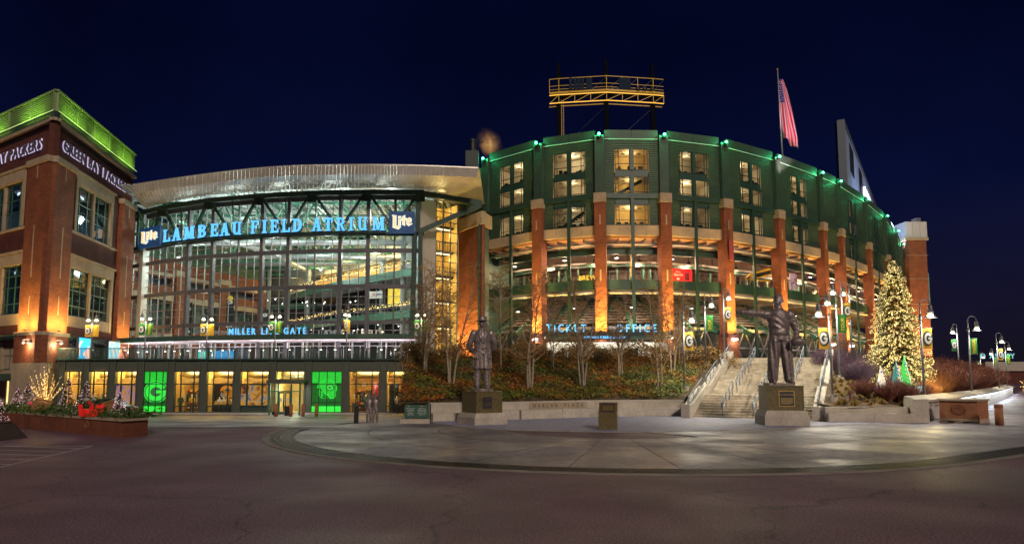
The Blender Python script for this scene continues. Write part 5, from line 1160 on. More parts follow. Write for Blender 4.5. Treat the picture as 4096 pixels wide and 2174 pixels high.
    # lamps under the concourse ceiling
    R3 = Matrix.Rotation(rz, 3, 'Z')
    for j, (fx, y, z) in enumerate(((.3, 2.6, 17.6), (.72, 4.6, 17.4), (.5, 1.2, 11.2))):
        v = Vector((L * fx, y, z)); v.rotate(R3); v = Vector((loc[0], loc[1], 0)) + v
        if k > 9 and j: continue
        o = thing('bell_lamp', ['round bell lamp under the concourse ceiling', 'round bell lamp deep in the concourse', 'round bell lamp under the lower concourse deck'][j] + ', %s bay from the brick tower' % ('first second third fourth fifth sixth seventh eighth ninth tenth eleventh'.split()[k]), 'lamp', v, group='bell lamps of the concourse ' + 'abc'[j])
        inst('lamp_shade', lampm, o); inst('bulb', bulbm, o)
        light('lamp_light', 'POINT', (0, 0, -.4), (420, 380, 260)[j], (1, .62, .36) if j < 2 else (1, .80, .58), o, .2)
# piers: brick shaft, stone cap, metal pilaster above, ledge and base, green beacon at the top
for k, p in enumerate(BP):
    a = BP[max(0, k - 1)]; b = BP[min(len(BP) - 1, k + 1)]; rz = math.atan2(b[1] - a[1], b[0] - a[0]); L = math.dist(p, BP[min(k + 1, len(BP) - 1)]) if k < len(BP) - 1 else 12
    L = min(L, math.dist(p, BP[k - 1])) if k else L
    w = min(.60, .075 * L); lo = bl(p[0], p[1], 0)
    if k: 
        pr = MB().box(-w - .1, w + .1, -.75, .6, 8.0, 24.0).build('pier', 'brick', SD, lo, rz)
        MB().box(-w - .18, w + .18, -.85, .65, 24.0, 25.15).build('cap', 'stone', pr)
        for z0, z1 in ((21.2, 22.4), (14.2, 15.6)): MB().box(-.1, .1, -.78, -.753, z0, z1).build('inlay', 'stone', pr)
        MB().box(-w - .3, w + .3, -1.0, .6, 7.5, 8.0).build('ledge', 'brick_dark', pr); MB().box(-w - .4, w + .4, -.95, .6, 4.0, 7.5).build('pier_base', 'brick', pr)
        v = Vector((0, -1.9, 8.2)); v.rotate(Matrix.Rotation(rz, 3, 'Z')); up = Vector((0, .28, 1)); up.rotate(Matrix.Rotation(rz, 3, 'Z'))
        light('uplight', 'AREA', Vector(lo) + v, 620 if k < 8 else 900, (1, .62, .13), SD, size=(.9, .3), rot=(-up).to_track_quat('Z', 'Y').to_euler())
        v = Vector((0, -3.0, 7.6)); v.rotate(Matrix.Rotation(rz, 3, 'Z')); up = Vector((0, .36, 1)); up.rotate(Matrix.Rotation(rz, 3, 'Z'))
        light('uplight', 'SPOT', Vector(lo) + v, 8000, (1, .55, .12), SD, .3, spot=42, blend=1., rot=(-up).to_track_quat('Z', 'Y').to_euler())
        MB().box(-.2, .2, -1.6, -1.35, 8.0, 8.15).build('uplight_fitting', 'dark_metal', pr); MB().box(-.05, .05, -1.5, -1.0, 7.85, 8.0).build('uplight_arm', 'dark_metal', pr)
        if k < 9:
            v = Vector((0, -1.6, 7.2)); v.rotate(Matrix.Rotation(rz, 3, 'Z')); light('downlight', 'POINT', Vector(lo) + v, 90, (1, .82, .55), SD, .12)
            MB().box(-.25, .25, -1.45, -.955, 7.15, 7.35).build('downlight_fitting', 'led_white', pr)
    MB().box(-w, w, -.45, .5, 25.15, 32.55).build('pilaster', 'siding_flat', SD, lo, rz)
    bx_ = MB().box(-.18, .18, -.85, -.45, 32.2, 32.45).build('beacon', 'dark_metal', SD, lo, rz); MB().ball((0, -.75, 32.58), .17, 8).build('bulb', 'led_green', bx_)
    v = Vector((0, -1.0, 32.6)); v.rotate(Matrix.Rotation(rz, 3, 'Z')); light('beacon_light', 'POINT', Vector(lo) + v, 110, (.05, 1, .38), SD, .1)
# roof slab behind the parapet so that the bowl has a top
m = MB(); fro = [bl(x, y + .5, 31.9) for x, y in BP]; bac = [bl(x + 6 - 12 * (i < 3), y + 16, 31.9) for i, (x, y) in enumerate(BP)]
m.add(fro + bac, [(i, i + 1, i + 13, i + 12) for i in range(11)]); m.build('roof', 'dark_metal', SD)
# far brick tower and its glazed neck
FT = thing('brick_tower', 'tall far brick tower with pale metal crown beyond the decorated tree', 'tower', (95.4, 167, 2)); 
# ticket office: sign beam, soffit, ticket windows
TO = thing('ticket_office', 'ticket office front with pale stone wall and green soffit between the brick piers', 'building', (10.9, 83.9, 4.1))
MB().box(-6.8, 7.6, -.2, .2, 0, 2.6).build('wall', M('office_stone', (.58, .55, .48), .7, var=.35, scale=2.5), TO)
for x in (-4.2, -1.2, 2.4, 5.6): w_ = MB().box(x, x + 1.6, -.26, -.203, .8, 1.9).build('ticket_window', 'glass_dark', TO); MB().box(x - .08, x + 1.68, -.25, -.205, .7, .79).build('sill', 'green_steel', w_)
MB().box(-7.0, 7.8, -1.6, .2, 3.0, 3.3).build('soffit', 'green_steel', TO); MB().box(-7.2, 8.0, -1.7, -1.4, 3.3, 3.75).build('fascia', 'green_dark', TO)
for x in (-5, 0, 5): light('soffit_light', 'AREA', (x, -.8, 2.95), 60, (1, .95, .82), TO, size=(3.5, .5))
TS = thing('ticket_sign', 'pale blue dotted capitals standing over the ticket office', 'sign', (10.9, 82.3, 7.85))
M('sign_cyan', (.2, .5, .8), .4, emit=(.10, .45, .85), es=1.15, var=.5, scale=6)
for word, xs0, xs1 in (('TICKET', -6.9, -1.9), ('OFFICE', 1.25, 6.4)):
    adv = [GL[c][3] + .32 for c in word]; kk = (xs1 - xs0) / sum(adv); x = xs0
    for c, a in zip(word, adv): m = MB(); glyph(m, c, x, 0, .92, GL[c][3] * kk, .12, 0); m.build('letter', 'sign_cyan', TS); x += a * kk
PS = thing('small_sign', 'dark strip with small blue lettering hung below the ticket office sign', 'sign', (10.9, 82.1, 6.95)); MB().box(-2.6, 2.9, 0, .1, 0, .55).build('board', 'black', PS)
m = MB(); text(m, 'POWERED BY', -2.5, .15, .26, .03, -.003); text(m, 'ticketmaster', -.35, .12, .38, .03, -.003, .06, shear=.2); m.build('lettering', 'sign_cyan', PS)
# concourse signs and adverts
def signbox(name, lab, cat, px_loc, rz, w, h, mat): o = thing(name, lab, cat, px_loc, rz); MB().box(0, w, 0, .15, 0, h).build('board', mat, o); return o
o = signbox('advert_board', 'red drinks advert board with white script on the concourse rail', 'sign', (18.95 + .9, 86.25, 14.45), R(18), 2.75, 1.5, M('advert_red', (.75, .02, .02), .4, emit=(.8, .02, .02), es=.55, var=.08))
m = MB(); text(m, 'Enjoy', .5, 1.05, .18, .02, -.003); text(m, 'Coca-Cola', .12, .62, .32, .02, -.003, .04, .72, shear=.25); oval_g(m, .75, .25, .2, .14, -.03, -.003); m.build('lettering', 'white_paint', o)
for x in (1.85, 2.15): MB().lathe([(.11, 0), (.13, .3), (.1, .55), (.12, .75), (.05, 1.05), (.05, 1.2)], 8, (x, -.06, .08)).build('bottle_shape', M('cola_brown', (.10, .015, .01), .4), o)
o = signbox('hanging_sign', 'yellow capitals on the concourse rail between the second and third piers', 'sign', (8.6, 90.6, 15.0), R(-24), 2.0, .05, 'dark_metal'); m = MB(); text(m, 'BREW', .1, .06, .62, .06, 0, .1); m.build('letter', M('sign_yellow', (.8, .6, .05), emit=(.9, .62, .05), es=.5, var=0), o)
o = signbox('hanging_sign', 'yellow restroom capitals deep on the concourse wall', 'sign', (24.2, 91.0, 14.1), R(15), 1.9, .05, 'dark_metal'); m = MB(); text(m, 'WOMEN', .1, .06, .42, .06, 0, .1); m.build('letter', 'sign_yellow', o)
for x, y, z, rz, w, lab in ((31.0, 92.6, 15.4, R(28), 4.6, 'large yellow edged section sign hanging between the fifth and sixth piers'), (44.5, 103.2, 14.4, R(42), 5.0, 'large yellow edged section sign with numbers behind the narrow bay')):
    o = signbox('section_sign', lab, 'sign', (x, y, z), rz, w, .2, 'yellow_paint'); m = MB(); m.prism([(0, .3), (.9, -.0), (w, 1.0), (w, 1.9), (.9, .9)], -.15, .2); m.build('arm', 'yellow_paint', o); m = MB(); m.prism([(1.2, .3), (w - .1, 1.1), (w - .1, 1.6), (1.2, .8)], -.2, -.152); m.build('panel', 'dark_metal', o)
    m = MB(); text(m, '303 305', .15, .25, .3, .02, -.16); m.build('lettering', 'white_paint', o)
o = tag(MB().box(-.18, .18, 0, .15, 0, 4.6).build('banner', 'yellow_paint', None, (15.2, 88.2, 15.2)), 'narrow yellow upright banner in the concourse behind the third pier', 'banner')
o = tag(MB().box(-.25, .25, 0, .3, 0, 2.6).build('banner', M('maroon', (.25, .02, .02), .5), None, (27.55, 87.4, 17.2)), 'dark red box banner fixed to the fifth brick pier', 'banner')
o = tag(MB().box(0, 1.8, 0, .06, 0, 2.2).build('mural', poster_mat('poster_c', [(.1, .04, .05), (.45, .25, .3), (.55, .40, .42), (.2, .08, .1)], 1.4, 1.), None, (39.2, 98.6, 15.0), R(36)), 'pinkish crowd photograph panel on the concourse behind the sixth pier', 'mural')
# far tower parts
MB().box(-2.6, 1.7, -4, 4, 0, 32.6).build('wall', 'brick', FT); MB().box(-3.2, 2.2, -4.2, 4.2, 32.6, 33.3).build('stone_course', 'stone', FT); 
for a, b in ((-3.0, -1.35), (-1.3, .33), (.38, 2.0)): MB().box(a, b, -4.1, 4, 33.3, 37.0).build('crown_panel', 'silver', FT)
MB().box(.8, 1.9, -2, 0, 37.0, 38.4).build('roof_unit', 'alu_dark', FT)
for z in (11.5, 17.5, 23.5, 29): MB().box(-3.01, 2.0, -4.03, -4.003, z, z + .08).build('joint', 'stone', FT)
MB().box(2.01, 2.5, -3, 2, 14, 25).build('side_sign', M('teal_panel', (.1, .3, .28), .5), FT)
for z, mt in ((32.0, 'green_steel'), (28, 'green_paint'), (24.0, 'green_paint'), (20, 'green_steel'), (16, 'green_paint')): MB().box(-6.5, -3.01, -2, 2, z - 4, z).build('neck_panel', mt, FT)
for z in (25.5, 17.2, 12): MB().box(-6.3, -3.2, -2.06, -2.003, z - .2, z + 2.6).build('neck_window', M('win_glow', (.9, .7, .3), emit=(1, .68, .22), es=.6, var=.2), FT)
for k in range(2): light('uplight', 'SPOT', (-3 + 4 * k, -7.5, 3), 9000, (1, .62, .3), FT, .3, spot=80, rot=(-(Vector((0, .32, 1)))).to_track_quat('Z', 'Y').to_euler())
# ---- floodlight rack on the roof
M('rack_dark', (.006, .006, .009), .9, var=0, spec=.05)
FL = thing('light_rack', 'dark steel rooftop rack of three posts carrying gold-lit truss walkway', 'rack', (12.7, 92, 32))
PXs = [(-6.35, .9), (0, 0), (6.45, .9)]
for x, y in PXs: MB().box(x - .3, x + .3, y - .3, y + .3, -1, 11.6).build('post', 'rack_dark', FL); MB().box(x - .2, x + .2, y - .2, y + .2, 11.6, 13.3).build('post_top', 'rack_dark', FL)
M('gold_lit_steel', (.10, .06, .02), .45, var=.2, emit=(.95, .48, .04), es=.16); M('gold_glow', (.3, .2, .05), emit=(1, .50, .05), es=.62, var=0)  # gold light on the rack put into the steel as emission
path = [(-7.6, 1.2), (-6.35, .9), (0, 0), (6.45, .9), (7.9, 1.2)]
for a, b in zip(path, path[1:]):
    p = lambda q, z, dy=-.6: (q[0], q[1] + dy, z)
    for z, r, mt in ((7.5, .1, 'gold_glow'), (8.6, .14, 'gold_glow'), (8.95, .2, 'gold_lit_steel'), (10.9, .07, 'gold_lit_steel')): MB().bar(p(a, z), p(b, z), r, r).build('chord', mt, FL)
    MB().bar(p(a, 7.5, .6), p(b, 7.5, .6), .1).build('chord', 'gold_lit_steel', FL); MB().bar(p(a, 8.55, 0), p(b, 8.55, 0), 1.3, .08).build('walkway', 'dark_metal', FL)
    for z in (9.4, 9.9): MB().bar(p(a, z), p(b, z), .05).build('rail', 'gold_lit_steel', FL)
    n = max(1, int(round(math.dist(a, b) / 1.9)))
    for j in range(n):
        t0, t1 = j / n, (j + 1) / n; u = lambda t: (a[0] + (b[0] - a[0]) * t, a[1] + (b[1] - a[1]) * t)
        MB().bar(p(u(t0), 7.5), p(u(t1), 8.6), .07).build('brace', 'gold_lit_steel', FL); MB().bar(p(u(t1), 7.5), p(u(t1), 8.6), .07).build('strut', 'gold_lit_steel', FL); MB().bar(p(u(t0), 9.0), p(u(t0), 10.9), .06).build('upright', 'gold_lit_steel', FL); MB().bar(p(u(t0), 9.0), p(u(t1), 10.8), .04).build('brace', 'dark_metal', FL)
for x in (-4.8, -4.2, -3.7, -3.2, -2.5, -2.1, 1.9, 2.3, 2.7, 3.1): f = MB().box(x - .2, x + .2, -.45, -.1, 9.1, 10.7).build('speaker_box', M('speaker_blue', (.02, .03, .06), .8, spec=.1), FL)
for x in (-1.8, .8, 1.5, 4.3, 5.2, 6.2): MB().ball((x, -.3, 9.2), .32, 10, (1, .6, 1)).build('flood_head', 'black', FL)
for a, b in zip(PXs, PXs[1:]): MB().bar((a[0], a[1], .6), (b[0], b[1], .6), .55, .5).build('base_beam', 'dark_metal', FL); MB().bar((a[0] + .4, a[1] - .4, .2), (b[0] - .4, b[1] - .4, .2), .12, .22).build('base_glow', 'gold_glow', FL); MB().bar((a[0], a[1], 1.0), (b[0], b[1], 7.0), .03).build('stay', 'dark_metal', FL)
lad = MB(); [lad.bar((-6.0, .55, .8 + .3 * j), (-5.7, .55, .8 + .3 * j), .03) for j in range(22)]; lad.bar((-6.0, .55, 0), (-6.0, .55, 8), .04); lad.bar((-5.7, .55, 0), (-5.7, .55, 8), .04); lad.build('ladder', 'gold_lit_steel', FL)
# ---- flag and pole
FP = thing('flagpole', 'tall pale flagpole with gold ball on the bowl roof', 'flagpole', (39.6, 100.5, 31.9)); MB().tube([(0, 0, 0), (-.3, 0, 15.9)], [.14, .07], 8).build('pole', 'silver', FP, smooth=True); MB().ball((-.3, 0, 16.05), .16, 8).build('finial', M('gold', (.8, .5, .1), .3, metal=.8), FP)
FG = thing('flag', 'stars and stripes flag hanging in folds from the flagpole', 'flag', (39.45, 100.5, 37.2))
m = MB(); nu, nv = 26, 14; H_, Wd = 9.4, 2.7
vs = []
for i in range(nu + 1):
    for j in range(nv + 1):
        u, v = i / nu, j / nv       # u down the fly that hangs, v across
        wdt = .25 + 1.0 * min(1, u * 1.15) ** .8; x = v * Wd * wdt * .72 + u * .2 + .35 * u * math.sin(v * 9 + u * 3) * .3; y = .42 * math.sin(v * 11 + u * 2.2) * (.3 + u); z = 9.2 - u * 9.0 - v * 1.6 * u + .22 * math.sin(v * 7) * u
        vs.append((x, y, z))
fs = [(i * (nv + 1) + j, (i + 1) * (nv + 1) + j, (i + 1) * (nv + 1) + j + 1, i * (nv + 1) + j + 1) for i in range(nu) for j in range(nv)]
M('flag_red', (.62, .02, .06), .7, var=.1); M('flag_white', (.62, .52, .58), .7, var=.05); M('flag_blue', (.02, .04, .30), .7, var=.1)
m.add(vs, fs); m.mi = [2 if (i < 10 and j < 8) else (0 if j % 2 == 0 else 1) for i in range(nu) for j in range(nv)]
fo = m.build('cloth', ['flag_red', 'flag_white', 'flag_blue'], FG, smooth=True)
sm = MB(); [octa(sm, (vs[i * (nv + 1) + j][0], vs[i * (nv + 1) + j][1] - .06, vs[i * (nv + 1) + j][2]), .10) for i in range(1, 10) for j in range(1, 8) if (i + j) % 2 == 0]; sm.build('stars', 'flag_white', FG, kind='stuff')
light('flag_light', 'SPOT', (-3, -9, -4), 6000, (1, .50, .62), FP, .2, spot=40, rot=(-(Vector((.32, .8, 1.2)))).to_track_quat('Z', 'Y').to_euler())
# ---- scoreboard wall seen edge-on
SB = thing('scoreboard', 'tall dark blue scoreboard seen edge-on with white lettering along its face', 'scoreboard', (60.2, 126, 30.5), 0)
loc, rz, L = fr((0, 0), (40, 66))
MB().bar((-.55, .0, 9.4), (.75, -.3, 9.4), 1.8, 19.0).build('end_wall', M('score_dark', (.05, .07, .11), .5, var=.1), SB)
m = MB(); m.corr(0, L, 0, 18.6, .6, .12, 0); m.build('face', M('score_face', (.42, .48, .62), .45, metal=.3, var=.1), SB, (.5, -.4, 0), rz); MB().box(-.2, L, .4, .9, 0, 18.8).build('back', 'score_dark', SB, (.5, -.4, 0), rz)  # blue lighting of the board is put into the pale face colour
MB().box(0, L, -.3, .5, 18.8, 19.3).build('top_rail', 'alu_dark', SB, (.5, -.4, 0), rz)
for a in (.12, .36): MB().box(L * a, L * (a + .09), -.2, -.14, 12, 17.5).build('dark_panel', 'black', SB, (.5, -.4, 0), rz)
m = MB(); text(m, 'LAMBEAU FIELD', L * .45, 10.0, 5.0, .5, -.3, .1, .55); m.build('lettering', M('score_glow', (.9, .92, 1), emit=(.7, .8, 1), es=.8, var=0), SB, (.5, -.4, 0), rz)
for t in (.25, .6): light('board_light', 'AREA', (40 * t + 6, 66 * t - 4, 3), 900, (.5, .66, 1), SB, size=(8, 1), rot=(R(120), 0, R(45 + 0)))
# ---- plume of steam behind the hall
m = MB(); m.ball((0, 0, 0), 1, 14, (2.2, 1.6, 3.0)); 
vm = bpy.data.materials.new('steam'); vm.use_nodes = True; n = vm.node_tree.nodes; l = vm.node_tree.links; n.remove(n['Principled BSDF']); pv = n.new('ShaderNodeVolumePrincipled'); pv.inputs['Color'].default_value = (1, .9, .75, 1)
t = n.new('ShaderNodeTexCoord'); ns = n.new('ShaderNodeTexNoise'); ns.inputs['Scale'].default_value = .85; ns.inputs['Detail'].default_value = 5; ns.inputs['Distortion'].default_value = .8; l.new(t.outputs['Object'], ns.inputs[0])
gr = n.new('ShaderNodeVectorMath'); gr.operation = 'MULTIPLY'; gr.inputs[1].default_value = (.455, .62, .334); l.new(t.outputs['Object'], gr.inputs[0]); ln_ = n.new('ShaderNodeVectorMath'); ln_.operation = 'LENGTH'; l.new(gr.outputs[0], ln_.inputs[0])
s1 = n.new('ShaderNodeMath'); s1.operation = 'SUBTRACT'; s1.inputs[0].default_value = .92; l.new(ln_.outputs['Value'], s1.inputs[1]); s2 = n.new('ShaderNodeMath'); s2.operation = 'MULTIPLY'; sb_ = n.new('ShaderNodeMapRange'); sb_.inputs[1].default_value = .36; sb_.inputs[2].default_value = .70; l.new(ns.outputs[0], sb_.inputs[0]); s1.use_clamp = True; sq = n.new('ShaderNodeMath'); sq.operation = 'POWER'; sq.inputs[1].default_value = 2.4; l.new(s1.outputs[0], sq.inputs[0]); l.new(sq.outputs[0], s2.inputs[0]); l.new(sb_.outputs[0], s2.inputs[1])
s3 = n.new('ShaderNodeMath'); s3.operation = 'MULTIPLY'; s3.inputs[1].default_value = .7; s3.use_clamp = True; l.new(s2.outputs[0], s3.inputs[0]); l.new(s3.outputs[0], pv.inputs['Density']); l.new(pv.outputs[0], n['Material Output'].inputs['Volume']); MATS['steam'] = vm
stm = m.build('steam', 'steam', None, (-3.3, 100, 36.5), kind='stuff'); stm.rotation_euler = (0, R(-24), 0); stm['label'] = 'small orange-lit puff of steam rising behind the bowl corner'; stm['category'] = 'steam'
light('stack_light', 'SPOT', (-5.2, 97, 31), 11000, (1, .55, .15), None, .3, spot=50, rot=(-(Vector((1.9, 3, 5.5)))).to_track_quat('Z', 'Y').to_euler())
# ================================================================== EMBANKMENTS, WALLS, STEPS
WP = [(-6.6, 40.6), (-4.74, 40.9), (-2.53, 42.0), (.28, 42.9), (5.41, 45.8), (8.5, 46.4), (11.2, 46.2)]
def wly(x):
    for a, b in zip(WP, WP[1:]):
        if a[0] <= x <= b[0]: return a[1] + (b[1] - a[1]) * (x - a[0]) / (b[0] - a[0])
    return WP[0][1] if x < WP[0][0] else WP[-1][1]
S0 = Vector((11.44, 44.9, 0)); SDx = Vector((.455, .890, 0)); SWx = Vector((.890, -.455, 0)); SWID = 7.0; SLEN = 15.0
def emb_l(x, y):
    w = wly(x); return 1.0 + 3.3 * min(1, max(0, (y - w) / (61 - w)))
RW = [(17.4, 40.3), (22.8, 39.9), (28.9, 46.8), (34.6, 53.7), (43.7, 64.9), (53, 77), (62.2, 89.1), (77.4, 109.6), (100, 140)]
def pdist(x, y, P):
    best = 1e9
    for a, b in zip(P, P[1:]):
        dx, dy = b[0] - a[0], b[1] - a[1]; t = min(1, max(0, ((x - a[0]) * dx + (y - a[1]) * dy) / (dx * dx + dy * dy))); best = min(best, math.hypot(x - a[0] - t * dx, y - a[1] - t * dy))
    return best
def emb_r(x, y): return .85 + 3.25 * sstep(0, 14, pdist(x, y, RW))
def inpoly(x, y, P):
    c = False; j = len(P) - 1
    for i in range(len(P)):
        if (P[i][1] > y) != (P[j][1] > y) and x < (P[j][0] - P[i][0]) * (y - P[i][1]) / (P[j][1] - P[i][1]) + P[i][0]: c = not c
        j = i
    return c
M('mulch', (.090, .055, .026), .9, var=.5, scale=1.5, bump=.8, bscale=18, col2=(.16, .10, .05)); M('soil', (.085, .06, .025), .95, var=.5, scale=2, bump=.8, bscale=14)
sTL = S0 + SDx * SLEN; sTR = sTL + SWx * SWID; sBR = S0 + SWx * SWID
m = MB(); nx, ny = 44, 30; xs_ = [-9.2 + i * (30.2) / nx for i in range(nx + 1)]
vs = []
for j in range(ny + 1):
    for i in range(nx + 1):
        u, v = i / nx, j / ny; y_ = 0
        xb = -6.6 + (11.3 + 6.6) * u; yb = wly(xb) + .25; xt = -9.0 + (18.1 + 9.0) * u; yt = 61.0 if u < .8 else 61.0 - (u - .8) * 12
        x, y = xb + (xt - xb) * v, yb + (yt - yb) * v; vs.append((x, y, emb_l(x, y) + (.22 * math.sin(x * 1.3 + y) * math.sin(y * .9) if 0 < v < 1 else 0)))
m.add(vs, [(j * (nx + 1) + i, j * (nx + 1) + i + 1, (j + 1) * (nx + 1) + i + 1, (j + 1) * (nx + 1) + i) for j in range(ny) for i in range(nx)])
embl = struct(m.build('embankment', 'soil', smooth=True))
# level ground at the top, in front of the bowl
tp = [(-9.0, 61), (18.1, 58.4), (24.9, 55.0), (34, 70), (48, 82), (92, 140), (92, 160), (-9, 96)]
struct(MB().add([(x, y, 4.1) for x, y in tp], [tuple(range(len(tp)))]).build('upper_ground', 'terrace_stone'))
# right embankment
rp_ = [(sBR.x + .3, sBR.y)] + [(17.6, 40.6)] + [(x - .15, y + .25) for x, y in RW[1:]] + [(92, 140), (48, 82), (34, 70), (sTR.x + .3, sTR.y)]
m = MB(); st = 1.0; idx = {}
def vid(i, j):
    if (i, j) not in idx:
        x, y = 16 + i * st, 39 + j * st; idx[(i, j)] = len(m.v); m.v.append((x, y, emb_r(x, y) + .12 * math.sin(x * 1.7) * math.cos(y * 1.3)))
    return idx[(i, j)]
for i in range(82):
    for j in range(102):
        cx_, cy_ = 16.5 + i * st, 39.5 + j * st
        # keep a cell when its middle lies behind the walls and right of the steps
        s_side = (cx_ - sBR.x) * SDx.y - (cy_ - sBR.y) * SDx.x
        if inpoly(cx_, cy_, rp_) or (0 < s_side < 2.2 and 40.6 < cy_ < 56): m.f.append([vid(i, j), vid(i + 1, j), vid(i + 1, j + 1), vid(i, j + 1)]); m.mi.append(0)
struct(m.build('embankment', 'mulch', smooth=True))
# seat wall
M('wall_conc', (.46, .42, .35), .8, var=.22, scale=.9, bump=.12, fine=8, fc=.12)
SWL = thing('seat_wall', 'long pale concrete wall with bench ledge and engraved name panel', 'wall', (3, 43, 0))
wl3 = lambda x, y, z=0.: (x - 3, y - 43, z)
for a, b in zip(WP[1:], WP[2:]):
    d = Vector((b[0] - a[0], b[1] - a[1], 0)); L = d.length; d.normalize(); n_ = Vector((d.y, -d.x, 0)); n = max(1, round(L / 2.6)); rz = math.atan2(d.y, d.x)
    MB().box(.004, L - .004, 0, .4, -.3, 1.07).build('wall', 'wall_conc', SWL, wl3(*a), rz)
    for k in range(n): MB().box(L * k / n + .01, L * (k + 1) / n - .01, -.55, -.004, -.3, .58 - .10 * (a[0] < -2.6)).build('bench_block', 'wall_conc', SWL, wl3(*a), rz)
a, b = WP[3], WP[4]; d = math.dist(a, b); rz = math.atan2(b[1] - a[1], b[0] - a[0])
np_ = MB().box(.9, 5.2, -.03, -.003, .62, .99).build('name_panel', 'stone', SWL, wl3(*a), rz)
m = MB(); text(m, 'HARLAN', 1.15, .69, .23, .012, -.031, .55); text(m, 'PLAZA', 3.45, .69, .23, .012, -.031, .55); m.build('engraved_letters', 'alu_dark', np_)
# steps
STP = thing('stone_steps', 'wide flight of pale concrete steps with two landings up to the bowl', 'steps', tuple(S0), math.atan2(SWx.y, SWx.x))
# local: x across, y up the flight
N = 27; lands = {9: 1.3, 18: 1.3}; run = (SLEN - 2.6) / N; y = 0.; prof = [(0, 0)]
M('step_conc', (.50, .44, .34), .8, var=.35, scale=1.4, bump=.15, fine=6, fc=.12)
for k in range(N):
    d = run + lands.get(k + 1, 0); rs = 4.1 / N
    MB().box(0, SWID, y, y + d + .02, max(0, k * rs - .5), (k + 1) * rs).build('step', 'step_conc', STP)
    MB().box(.01, SWID - .01, y - .012, y - .003, (k + 1) * rs - .045, (k + 1) * rs - .01).build('nosing', 'stone', STP) if False else None
    y += d; prof.append((y, (k + 1) * rs))
def pz(y_):
    for a, b in zip(prof, prof[1:]):
        if a[0] <= y_ <= b[0] + 1e-6: return b[1]
    return 4.1 if y_ > 0 else 0
def flight(k0, k1): return prof[k0], prof[k1]
for x0, x1 in ((-.55, -.004), (SWID + .004, SWID + .55)):
    P = [(-.9, -.2), (-.9, .85), (0, .85)]
    for k in (9, 18, 27):
        ys, ye = prof[k - 9], prof[k]; yl = ye[0] - lands.get(k, 0)
        P += [(yl, ye[1] + .6), (ye[0], ye[1] + .6)]
    P += [(SLEN + .2, 4.7), (SLEN + .2, 3.2), (2, -.2)]
    m = MB(); n = len(P); m.add([(x0, a, b) for a, b in P] + [(x1, a, b) for a, b in P], [tuple(range(n)), tuple(range(2 * n - 1, n - 1, -1))] + [((i + 1) % n, i, i + n, (i + 1) % n + n) for i in range(n)])
    m.build('cheek_wall', 'wall_conc', STP)
MB().box(-.4, SWID + .4, -.5, -.01, -.05, .045).build('landing_slab', 'step_conc', STP)
def handrail(lab, x, y0, z0, y1, z1, hgt=.92, grp='handrails on the steps'):
    o = thing('handrail', lab, 'handrail', S0 + SWx * x + SDx * y0 + Vector((0, 0, z0)), math.atan2(SWx.y, SWx.x), grp)
    L = y1 - y0; H_ = z1 - z0; m = MB(); m.tube([(0, -.28, hgt - .45), (0, -.28, hgt - .06), (0, -.2, hgt), (0, L, H_ + hgt), (0, L + .15, H_ + hgt), (0, L + .2, H_ + hgt - .1), (0, L + .2, H_ + hgt - .5)], .035, 6); m.tube([(0, -.28, hgt - .45), (0, -.1, hgt - .45), (0, L * .98, H_ + hgt - .45)], .028, 6); m.build('rail', 'rail_metal', o, smooth=True)
    for t in (.02, .34, .67, .98): MB().tube([(0, L * t, H_ * t - .05), (0, L * t, H_ * t + hgt)], .035, 6).build('post', 'rail_metal', o, smooth=True)
words = ['lower', 'middle', 'upper']
for f_ in range(3):
    (y0, z0), (y1, z1) = prof[9 * f_], prof[9 * (f_ + 1)]; y1 -= lands.get(9 * (f_ + 1), 0)
    for x, w in ((1.75, 'nearest the leafy embankment'), (3.6, 'in the middle of the steps'), (5.4, 'behind the pointing statue')): handrail('blue-grey handrail on the %s flight %s' % (words[f_], w), x, y0 + .3, z0 + .1, y1 - .1, z1 - .02)
    for x, w in ((-.27, 'leafy'), (SWID + .27, 'grassy')): handrail('handrail on the %s cheek wall next to the %s embankment' % (words[f_], w), x, y0 + .1, z0 + .72, y1 - .1, z1 + .58, .55, 'handrails on the cheek walls')
# low wall right of the steps
LW = thing('low_wall', 'low grey concrete wall with ledge in front of the grass tufts', 'wall', (17.7, 40.2, 0)); loc, rz, L = fr((17.75, 40.25), (22.6, 39.85))
MB().box(0, L, 0, .4, -.3, .86).build('wall', 'wall_conc', LW, (.05, .05, 0), rz)
for k in range(2): MB().box(L * k / 2 + .01, L * (k + 1) / 2 - .01, -.5, -.004, -.3, .52).build('ledge_block', 'wall_conc', LW, (.05, .05, 0), rz)
